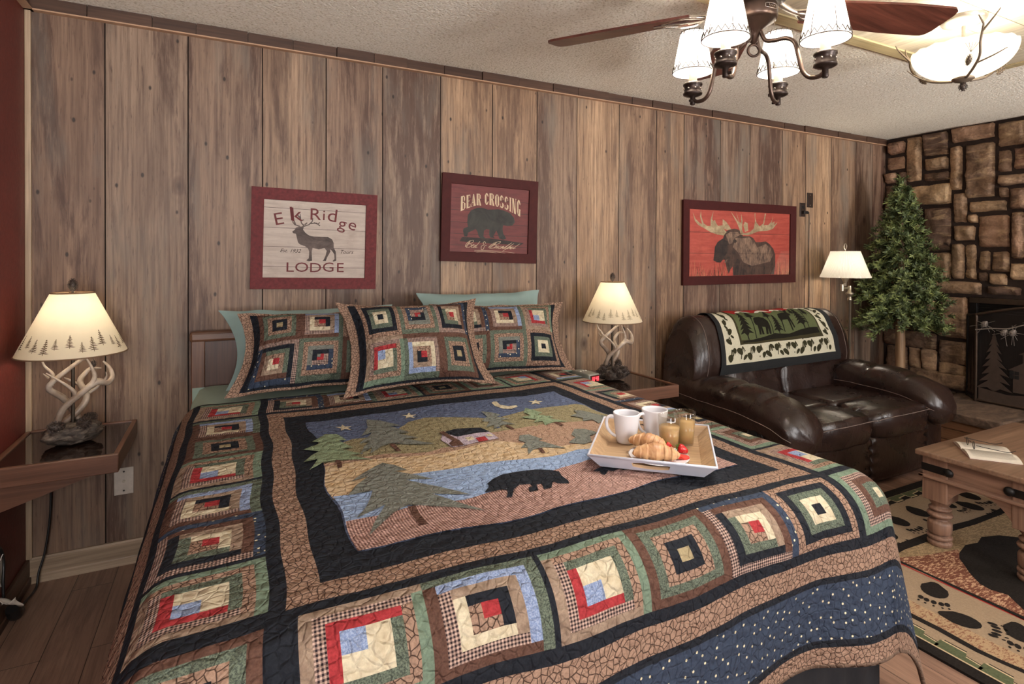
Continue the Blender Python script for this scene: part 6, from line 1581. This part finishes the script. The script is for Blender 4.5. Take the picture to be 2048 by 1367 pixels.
for s in (-1, 1):
    for k in range(16):
        y = s*(.02+.0058*k); v = y/.125
        L = .08 if k % 5 else .06
        m.add([(-.08, y-.0008, pg(v)+.0008), (L, y-.0008, pg(v)+.0008), (L, y+.0008, pg(v)+.0008), (-.08, y+.0008, pg(v)+.0008)], [(0, 1, 2, 3)])
m.build('printed_text', M_textl, bk_)
m = MB(); m.box(-.097, .097, -.128, .128, -.0005, .0006); m.build('cover', M_redink, bk_)
gl = empty('reading_glasses', tuple(bc+Vector((0, 0, .021))), 'dark wire reading glasses resting on the open paperback', 'glasses', rz=math.atan2(ax.y, ax.x)+.12)
m = MB()
for s in (-1, 1): m.tube([(-.062+.006*math.cos(2*PI*k/20), s*.032+.024*math.cos(2*PI*k/20), .020+.017*math.sin(2*PI*k/20)) for k in range(20)], .0015, 6, closed=True)
m.tube([(-.062, -.009, .026), (-.066, 0, .030), (-.062, .009, .026)], .0015, 6, sub=3); m.build('rims', M_iron, gl)
for s in (-1, 1):
    m = MB(); m.tube([(-.060, s*.057, .026), (-.058, s*.062, .026), (.0, s*.062, .016), (.055, s*.062, .008), (.075, s*.060, .012), (.088, s*.058, .018)], .0016, 6, sub=4); m.build('temple', M_iron, gl)

# ------------------------------------------------------------------ breakfast tray on the bed
M_traywood = wood('tray_bamboo', C3(164, 130, 96), C3(214, 184, 146), 0, .9, rough=.4, bump=.05)
M_traywhite = plain('tray_white_lacquer', C3(208, 212, 226), .3, var=.02)
TC = Vector((1.131, 1.291, .792)); ta = math.radians(-43)
tray = empty('serving_tray', tuple(TC), 'flared wooden serving tray with white outside carrying breakfast on the quilt', 'tray', rz=ta)
hx, hy, fx, fy, hz = .168, .190, .136, .162, .037
def ring4(a, b, z): return [(-a, -b, z), (a, -b, z), (a, b, z), (-a, b, z)]
m = MB()
m.add(ring4(fx-.004, fy-.004, .009), [(0, 1, 2, 3)])
i0, i1 = ring4(fx-.004, fy-.004, .009), ring4(hx-.004, hy-.004, hz)
for k in (1, 3): k2 = (k+1) % 4; m.add([i0[k], i0[k2], i1[k2], i1[k]], [(3, 2, 1, 0)])
# the two short ends carry a slotted hand hold
def end_panel(m, s, outer, mi):
    a0, a1 = (fx, hx) if outer else (fx-.004, hx-.004); b0, b1 = (fy, hy) if outer else (fy-.004, hy-.004); z0, z1 = (0.0, hz) if outer else (.009, hz)
    def P(u, t): a = a0+(a1-a0)*t; return (u*a, s*(b0+(b1-b0)*t), z0+(z1-z0)*t)
    N = 40; outp, inp = [], []
    for k in range(N):
        an = 2*PI*k/N; c, sn = math.cos(an), math.sin(an)
        r = 1/max(abs(c), abs(sn)); outp.append(P(c*r, .5+.5*sn*r))
        inp.append(P(.32*max(-1, min(1, c*1.25)), .50+.27*sn))
    fs = [(k, (k+1) % N, N+(k+1) % N, N+k) for k in range(N)]
    if (s > 0) == outer: fs = [f[::-1] for f in fs]
    m.add(outp+inp, fs, mi); return inp
ia = end_panel(m, -1, False, 0); ib = end_panel(m, 1, False, 0)
m.build('inside', M_traywood, tray)
m = MB(); o0, o1 = ring4(fx, fy, 0), ring4(hx, hy, hz)
m.add(o0, [(3, 2, 1, 0)])
for k in (1, 3): k2 = (k+1) % 4; m.add([o0[k], o0[k2], o1[k2], o1[k]], [(0, 1, 2, 3)])
oa = end_panel(m, -1, True, 0); ob_ = end_panel(m, 1, True, 0)
for A, B in ((oa, ia), (ib, ob_)): m.add(A+B, [(k, (k+1) % 40, 40+(k+1) % 40, 40+k) for k in range(40)], 1)
m.build('outside', [M_traywhite, M_traywood], tray)
m = MB(); m.tube([Vector(p)+Vector((0, 0, 0)) for p in ring4(hx-.002, hy-.002, hz)], .0038, 6, closed=True); m.build('rim', M_traywhite, tray)
tz = TC.z+.0095
M_china = plain('white_china', C3(222, 222, 228), .18, var=.01)
def mug(x, y, rz, label):
    r = empty('mug', (x, y, tz), label, 'mug', 'white mugs on the tray', rz)
    m = MB(); m.lathe([(.024, 0), (.029, .002), (.031, .010), (.0405, .088), (.0405, .091), (.0375, .091), (.0365, .085), (.028, .010), (.0005, .007)], (0, 0, 0), 40); m.build('cup', M_china, r)
    m = MB(); m.tube([(-.036, 0, .078), (-.050, 0, .079), (-.060, 0, .068), (-.058, 0, .045), (-.045, 0, .026), (-.031, 0, .018)], [.0048, .0050, .0052, .0052, .0048, .0042], 10, sub=5); m.build('handle', M_china, r)
mug(1.097, 1.373, -.55, 'white mug at the left corner of the breakfast tray, handle facing the pillows')
mug(1.203, 1.366, -.15, 'white mug partly hidden behind the juice glass on the tray')
_t = NT('clear_glass', .02); _g = _t.n('BsdfGlossy', {'Roughness': .02, 'Color': (1, 1, 1, 1)}); _tr = _t.n('BsdfTransparent', {'Color': (.93, .92, .90, 1)}); _lw = _t.n('LayerWeight', {'Blend': .28})
_fx = _t.math('MULTIPLY', _lw.outputs['Facing'], .55); _mx = _t.n('MixShader', {0: _t.math('ADD', _t.math('POWER', _fx, 1.5), .03), 1: _tr.outputs[0], 2: _g.outputs[0]}); _t.t.links.new(_mx.outputs[0], _t.out.inputs[0]); M_clear = _t.mat
M_juice = NT('orange_juice', .15); M_juice.base(C3(206, 172, 122)); M_juice.b.inputs['Subsurface Weight'].default_value = .3; M_juice.b.inputs['Subsurface Radius'].default_value = (.02, .012, .004); M_juice = M_juice.mat
def juice(x, y, lvl, label):
    r = empty('juice_glass', (x, y, tz), label, 'glass', 'juice glasses on the tray')
    m = MB(); m.lathe([(.0005, 0), (.026, 0), (.0272, .003), (.033, .098), (.0325, .099), (.0318, .098), (.0262, .006), (.0005, .005)], (0, 0, 0), 40); m.build('tumbler', M_clear, r)
    m = MB(); m.lathe([(.0005, .0055), (.0256, .0065), (.0258+(.0056*lvl/.092), lvl), (.0005, lvl)], (0, 0, 0), 40); m.build('juice', M_juice, r)
juice(1.176, 1.272, .066, 'tumbler of orange juice behind the strawberries, nearer the croissants')
juice(1.247, 1.282, .072, 'tumbler of orange juice at the far right corner of the tray')
pl = MB(); pl.lathe([(.0005, .002), (.040, .002), (.046, .001), (.050, .003), (.068, .009), (.083, .012), (.0835, .0135), (.080, .0135), (.050, .007), (.0005, .006)], (0, 0, 0), 48)
plo = pl.build('plate', M_china, None, loc=(1.083, 1.212, tz)); tag(plo, 'round white plate of croissants and strawberries at the near edge of the tray', 'plate')
_t = NT('croissant_crust', .45); _v = _t.coord(); _n = _t.noise(_v, 30, 4, .6); _n2 = _t.noise(_t.mapping(_v, (160, 40, 40)), 1.0, 3)
_c = _t.ramp(_n, [(.3, C3(160, 108, 70)), (.6, C3(202, 156, 112)), (.8, C3(222, 186, 144))]); _t.base(_t.mix(_t.val(_n2, .45, .65, 0, .5), _c, C3(226, 188, 140))); _t.bump(_n2, .3, .003); M_crust = _t.mat
def croissant(x, y, z, rz, L, R_, label):
    r = empty('croissant', (x, y, z), label, 'croissant', 'croissants on the plate', rz)
    m = MB()
    def fn(u, v):
        t = 2*u-1; a = 2*PI*v
        bend = .35; px = L/2*math.sin(t*1.15)/math.sin(1.15); py = -L*.22*(1-math.cos(t*1.3))
        prof = (1-abs(t)**2.2)**.75
        ridge = (abs(t)*3.6) % 1.0
        rad = R_*(prof*(.80+.20*(1-ridge)**.7)+.06*(1-abs(t)))
        if u in (0, 1): rad = .001
        z_ = rad*math.sin(a)*.86+R_*.8; n = .0025*noise.noise(Vector((px*70, py*70, a)))
        return (px, py+rad*math.cos(a)*1.05, max(.0, z_+n))
    m.grid(fn, 90, 28, 0, True, flip=False); m.build('crust', M_crust, r)
croissant(1.062, 1.202, tz+.0075, ta+.12, .128, .0265, 'golden croissant lying in front on the white plate')
croissant(1.096, 1.266, tz+.0115, ta-.35, .115, .0265, 'golden croissant lying behind the front one on the white plate')
_t = NT('strawberry_skin', .25); _v = _t.coord(); _d = _t.vor(_v, 210); _t.base(_t.mix(_t.val(_d, .12, .2, 1, 0), C3(186, 26, 34), C3(226, 170, 90))); _t.bump(_d, .3, .002); M_straw = _t.mat
M_strawcut = plain('strawberry_flesh', C3(226, 62, 50), .3); M_leaf = plain('strawberry_leaf', C3(92, 132, 52), .5)
def strawberry(x, y, z, ax_, label, s=1.0):
    r = empty('strawberry', (x, y, z), label, 'strawberry', 'strawberries on the plate')
    q = Vector((0, 0, 1)).rotation_difference(Vector(ax_).normalized()).to_matrix().to_4x4()
    m = MB(); m.lathe([(.0003, -.0155*s), (.005*s, -.0135*s), (.0095*s, -.005*s), (.0118*s, .004*s), (.0105*s, .010*s), (.005*s, .0125*s), (.0003, .012*s)], (0, 0, .0125*s), 20, M=q); m.build('fruit', M_straw, r)
    m = MB()
    for k in range(7):
        a = 2*PI*k/7; d = Vector((math.cos(a), math.sin(a), 0)); sd = Vector((-d.y, d.x, 0))
        p = [Vector((0, 0, .013)), d*.006+sd*.003+Vector((0, 0, .0145)), d*.0135+Vector((0, 0, .0115+.004*(k % 2))), d*.006-sd*.003+Vector((0, 0, .0145))]
        m.add([(q @ (w*s))+Vector((0, 0, .0125*s)) for w in p], [(0, 1, 2, 3)])
    m.tube([q @ Vector((0, 0, .012*s))+Vector((0, 0, .0125*s)), q @ Vector((.002, 0, .020*s))+Vector((0, 0, .0125*s))], .0012, 5); m.build('leaf_cap', M_leaf, r)
strawberry(1.133, 1.228, tz+.012, (-.75, .3, .45), 'whole strawberry with green cap pointing at the mugs')
strawberry(1.150, 1.190, tz+.012, (-.6, .45, .35), 'whole strawberry nearest the right edge of the white plate', 1.1)
def halfberry(x, y, z, rz, label):
    m = MB(); pts = [(-.016, 0), (-.012, .007), (-.002, .0105), (.008, .009), (.0115, .003), (.0115, -.003), (.008, -.009), (-.002, -.0105), (-.012, -.007)]
    m.prism(pts, lambda u, v, w: (u, v, w), 0, .006); o = m.build('strawberry_slice', M_strawcut, None, .0015, loc=(x, y, z)); o.rotation_euler = (.15, .1, rz); tag(o, label, 'strawberry', 'strawberry slices')
halfberry(1.126, 1.176, tz+.010, .4, 'cut strawberry slice tucked beside the front croissant tip')
halfberry(1.131, 1.160, tz+.012, -.9, 'cut strawberry slice lowest on the right of the white plate')

# ------------------------------------------------------------------ ceiling fan with four shaded lights
fwd = Vector((math.sin(YAW), math.cos(YAW), 0)); rgt = Vector((math.cos(YAW), -math.sin(YAW), 0))
HUB = Vector((1.562, 1.302, 0))
M_fanbr = plain('fan_bronze', C3(84, 68, 60), .32, metal=.75); M_fand = plain('fan_dark_bronze', C3(52, 42, 38), .35, metal=.6)
M_blade = wood('fan_blade_wood', C3(62, 32, 26), C3(120, 68, 54), 0, 1.1, rough=.35); M_chrome = plain('worn_chrome', C3(190, 182, 174), .2, metal=.9)
fan = empty('ceiling_fan', (HUB.x, HUB.y, H), 'bronze ceiling fan with dark wood blades and four lit shades above the bed', 'ceiling fan')
B = lambda m, n, mt, par=None, bev=0: m.build(n, mt, par or fan, bev)
zz = lambda z: z-H
m = MB(); m.lathe([(.012, zz(2.33)), (.012, zz(2.405)), (.03, zz(2.41)), (.062, zz(2.425)), (.066, zz(2.4385))], (0, 0, 0), 28); B(m, 'canopy', M_fanbr)
m = MB(); m.lathe([(.055, zz(2.205)), (.098, zz(2.215)), (.112, zz(2.235)), (.114, zz(2.28)), (.108, zz(2.285)), (.112, zz(2.292)), (.10, zz(2.32)), (.055, zz(2.34)), (.02, zz(2.345))], (0, 0, 0), 36); B(m, 'motor_housing', M_fand)
m = MB(); m.lathe([(.004, zz(2.078)), (.012, zz(2.085)), (.018, zz(2.105)), (.030, zz(2.125)), (.058, zz(2.146)), (.064, zz(2.150)), (.070, zz(2.152)), (.073, zz(2.160)), (.073, zz(2.195)), (.066, zz(2.205))], (0, 0, 0), 36); lb = B(m, 'switch_housing', M_fanbr)
# small oval badge on the housing, facing the room
bd = -fwd*.92+rgt*.40; bd.normalize(); bs = Vector((0, 0, 1)).cross(bd)
m = MB(); st = []
for k in range(24):
    a = 2*PI*k/24; cx_ = .024*max(-1, min(1, 1.5*math.cos(a))); st.append(bd*(.0735-.5*cx_*cx_/.073)+bs*cx_+Vector((0, 0, zz(2.177)+.008*math.sin(a))))
m.tube(st, .0013, 6, closed=True); B(m, 'badge_rim', M_chrome, lb)
m = MB(); pts = [bd*(.0740-.5*x*x/.073)+bs*x+Vector((0, 0, zz(2.177)+y)) for x, y in ((-.013, -.002), (-.011, .004), (-.009, -.003), (-.006, .002), (-.004, -.001), (-.002, .002), (.001, -.002), (.004, .002), (.007, -.001), (.012, .003))]
m.tube(pts, .0007, 4, sub=3); B(m, 'badge_script', M_chrome, lb)
m = MB(); m.tube([Vector((0, 0, zz(2.057)))+rgt*.019*math.cos(2*PI*k/28)+Vector((0, 0, .019*math.sin(2*PI*k/28))) for k in range(28)], .0045, 8, closed=True); B(m, 'ring', M_fanbr)
M_linen = shade_mat('clip_shade_linen', C3(244, 240, 232), 0, .12); M_lace = plain('shade_lacing', C3(66, 54, 46), .8); M_sleeve = shade_mat('candle_sleeve', C3(236, 230, 220), 0, .5)
arms = [(-.152, -.155), (.152, -.155), (.155, .155), (-.152, .155)]
for k, (a, b) in enumerate(arms):
    d = (rgt*a+fwd*b); R_ = d.length; d.normalize()
    s = Vector((-d.y, d.x, 0))
    pr = [(.020, 2.120), (.030, 2.095), (.042, 2.078), (.070, 2.072), (.102, 2.070), (.128, 2.050), (.140, 2.005), (.152, 1.955), (.172, 1.930), (.198, 1.926), (.212, 1.934)]
    m = MB(); m.tube([d*r+Vector((0, 0, zz(z))) for r, z in pr], [.006, .0065, .0068]+[.007]*8, 10, sub=4); B(m, 'arm', M_fanbr)
    c = d*R_
    m = MB(); m.lathe([(.007, zz(1.918)), (.009, zz(1.92)), (.009, zz(1.945)), (.026, zz(1.950)), (.033, zz(1.954)), (.0335, zz(1.960)), (.030, zz(1.963)), (.030, zz(1.984)), (.0335, zz(1.987)), (.0335, zz(1.993)), (.028, zz(1.996))], tuple(c), 28); cup = B(m, 'candle_cup', M_fand)
    m = MB(); m.tube([c+Vector((0, 0, zz(1.928))), c+s*.02+Vector((0, 0, zz(1.930)))], .005, 8); B(m, 'switch_key', M_fand, cup)
    for q in range(8):
        an = 2*PI*q/8+.3; e = Vector((math.cos(an), math.sin(an), 0)); m = MB(); m.puff(tuple(c+e*.030+Vector((0, 0, zz(1.9735)))), (.007, .007, .007), 1.0, 4); B(m, 'rivet', M_chrome, cup)
    m = MB(); m.lathe([(.015, zz(1.994)), (.015, zz(2.062))], tuple(c), 20); B(m, 'candle_sleeve', M_sleeve)
    m = MB(); m.lathe([(.009, zz(2.062)), (.014, zz(2.08)), (.016, zz(2.095)), (.012, zz(2.115)), (.002, zz(2.135))], tuple(c), 16); B(m, 'bulb', M_bulb)
    sb, stp, zb, zt_ = .070, .043, 2.033, 2.175
    m = MB(); m.lathe([(sb, zz(zb)), (stp, zz(zt_))], tuple(c), 48, cap=False); sh = B(m, 'lamp_shade', M_linen)
    m = MB()
    for r, z in ((sb, zb), (stp, zt_)): m.tube([c+Vector((r*math.cos(2*PI*q/36), r*math.sin(2*PI*q/36), zz(z))) for q in range(36)], .0018, 5, closed=True)
    for q in range(6):
        an = 2*PI*q/6; e = Vector((math.cos(an), math.sin(an), 0)); m.tube([c+e*(sb+.0003)+Vector((0, 0, zz(zb))), c+e*(stp+.0003)+Vector((0, 0, zz(zt_)))], .0013, 4)
    B(m, 'shade_wire', M_lace, sh)
    m = MB(); zg = []
    n = 22
    for q in range(2*n):
        an = PI*q/n; lo = q % 2 == 0; t = .03 if lo else .15; r = sb+(stp-sb)*t+.0015; zg.append(c+Vector((r*math.cos(an), r*math.sin(an), zz(zb+(zt_-zb)*t))))
    m.tube(zg, .0017, 4, closed=True)
    B(m, 'lacing', M_lace, sh); m = MB()
    for q in range(16):
        an = 2*PI*q/16; e = Vector((math.cos(an), math.sin(an), 0)); e2 = Vector((math.cos(an+.16), math.sin(an+.16), 0)); m.tube([c+e*(stp+.001)+Vector((0, 0, zz(zt_-.012))), c+e2*(stp+.002)+Vector((0, 0, zz(zt_+.003)))], .0018, 4)
    B(m, 'upper_lacing', M_lace, sh)
    lo = point('fan_light', tuple(c+Vector((0, 0, zz(2.115)))), 13, (1, .93, .83), .025); lo.parent = fan
m = MB(); pcx = rgt*.052-fwd*.035; m.tube([pcx+Vector((0, 0, zz(2.16))), pcx+Vector((0, 0, zz(2.0)))], .0011, 5); m.lathe([(.0005, zz(1.985)), (.004, zz(1.99)), (.003, zz(2.0)), (.0008, zz(2.004))], tuple(pcx), 10); B(m, 'pull_chain', M_chrome)
# five blades on ornate irons
for k in range(5):
    an = -YAW+math.radians(9+72*k)
    Mz = Matrix.Translation((0, 0, zz(2.200))) @ Matrix.Rotation(an, 4, 'Z') @ Matrix.Rotation(math.radians(-12), 4, 'X')
    m = MB(); N = 14; top = []
    def hw(t): return .058+.020*min(1, t*1.6)
    out = [(.20+.52*q/N, hw(q/N)) for q in range(N)]
    out += [(.70, .076), (.715, .066), (.722, .045)]
    poly_ = out+[(x, -y) for x, y in out[::-1]]
    m.prism(poly_, lambda u, v, w: tuple(Mz @ Vector((u, v, w))), -.004, .004)
    bo = B(m, 'blade', M_blade, None, .0015)
    m = MB(); Mi = Matrix.Translation((0, 0, zz(2.205))) @ Matrix.Rotation(an, 4, 'Z')
    m.tube([Mi @ Vector((.085, 0, .02)), Mi @ Vector((.13, 0, -.004)), Mi @ Vector((.17, 0, -.014)), Mi @ Vector((.21, 0, -.012))], [.012, .010, .009, .012], 10, sub=4)
    for sgn in (-1, 1): m.tube([Mi @ Vector((.15, 0, -.010)), Mi @ Vector((.19, sgn*.03, -.015)), Mi @ Vector((.24, sgn*.038, -.012)), Mi @ Vector((.30, sgn*.012, -.012))], [.006, .007, .007, .004], 8, sub=4)
    m.tube([Mi @ Vector((.18, 0, -.013)), Mi @ Vector((.33, 0, -.012))], [.010, .004], 8)
    B(m, 'blade_iron', M_chrome if k in (2, 0) else M_fanbr)

# ------------------------------------------------------------------ bowl ceiling light with antler twigs
bl_ = empty('bowl_ceiling_light', (2.90, 1.31, H-.012), 'frosted bowl ceiling light held by metal twigs beyond the fan', 'ceiling light')
B2 = lambda m, n, mt, par=None: m.build(n, mt, par or bl_)
M_alab = shade_mat('alabaster_glass', C3(240, 236, 226), 0, .5); M_canopy = plain('pewter_canopy', C3(160, 152, 140), .35, metal=.6); M_twig = plain('twig_metal', C3(116, 102, 88), .45, metal=.5)
m = MB(); m.lathe([(.02, -.034), (.05, -.032), (.078, -.022), (.084, -.012), (.086, -.0005)], (0, 0, 0), 36); B2(m, 'canopy', M_canopy)
m = MB(); m.tube([(0, 0, -.03), (0, 0, -.27)], .007, 10); B2(m, 'stem', M_canopy)
m = MB(); rb_ = .19
def bowl(u, v):
    a = 2*PI*u; t = v; r = rb_*math.sin(t*PI/2)**.9; z = -.262+.125*(1-math.cos(t*PI/2))
    if v > .98: z += .004*math.sin(a*17)
    return (r*math.cos(a), r*math.sin(a), z)
m.grid(bowl, 64, 20, 0, True, closeu=True); bw = B2(m, 'glass_bowl', M_alab); bw.modifiers.new('t', 'SOLIDIFY').thickness = .004
m = MB(); m.lathe([(.004, -.285), (.03, -.276), (.042, -.268), (.040, -.262)], (0, 0, 0), 24); B2(m, 'cap', M_twig)
m = MB(); pinecone(m, (0, 0, -.30), .04, .017, (0, 0, -1), rows=6, seg=8); B2(m, 'finial', M_cone)
for k in range(3):
    an = -YAW+.15+2*PI*k/3; e = Vector((math.cos(an), math.sin(an), 0)); s = Vector((-e.y, e.x, 0))
    P = lambda t, o=0, up=0: e*((rb_+.012)*math.sin(t*PI/2)**.9)+s*o+Vector((0, 0, -.272+.13*(1-math.cos(t*PI/2))+up))
    m = MB(); m.tube([P(.10), P(.35), P(.6, .004), P(.85, -.004), P(1.0, 0, .01), e*.215+Vector((0, 0, -.105))], [.0055, .0055, .005, .005, .0045, .004], 8, sub=4)
    m.tube([P(1.0, 0, .01), e*.235+s*.03+Vector((0, 0, -.085)), e*.245+s*.045+Vector((0, 0, -.06))], [.0045, .0035, .002], 7, sub=3)
    m.tube([e*.215+Vector((0, 0, -.105)), e*.225-s*.02+Vector((0, 0, -.07))], [.004, .002], 7, sub=3)
    m.tube([P(.45), P(.6, .05, -.004), P(.72, .09, -.004)], [.004, .003, .0015], 7, sub=3)
    B2(m, 'twig_arm', M_twig)
    m = MB(); pinecone(m, tuple(P(.55, -.03, -.004)), .05, .012, tuple(P(.8, -.03)-P(.5, -.03)), rows=7, seg=7)
    for q in range(5): m.tube([P(.68, -.03), P(.86, -.03+.012*(q-2))], .0009, 4)
    B2(m, 'pine_cone', M_twig)
lo = point('bowl_light', (0, 0, -.17), 4, (1, .93, .82), .05); lo.parent = bl_
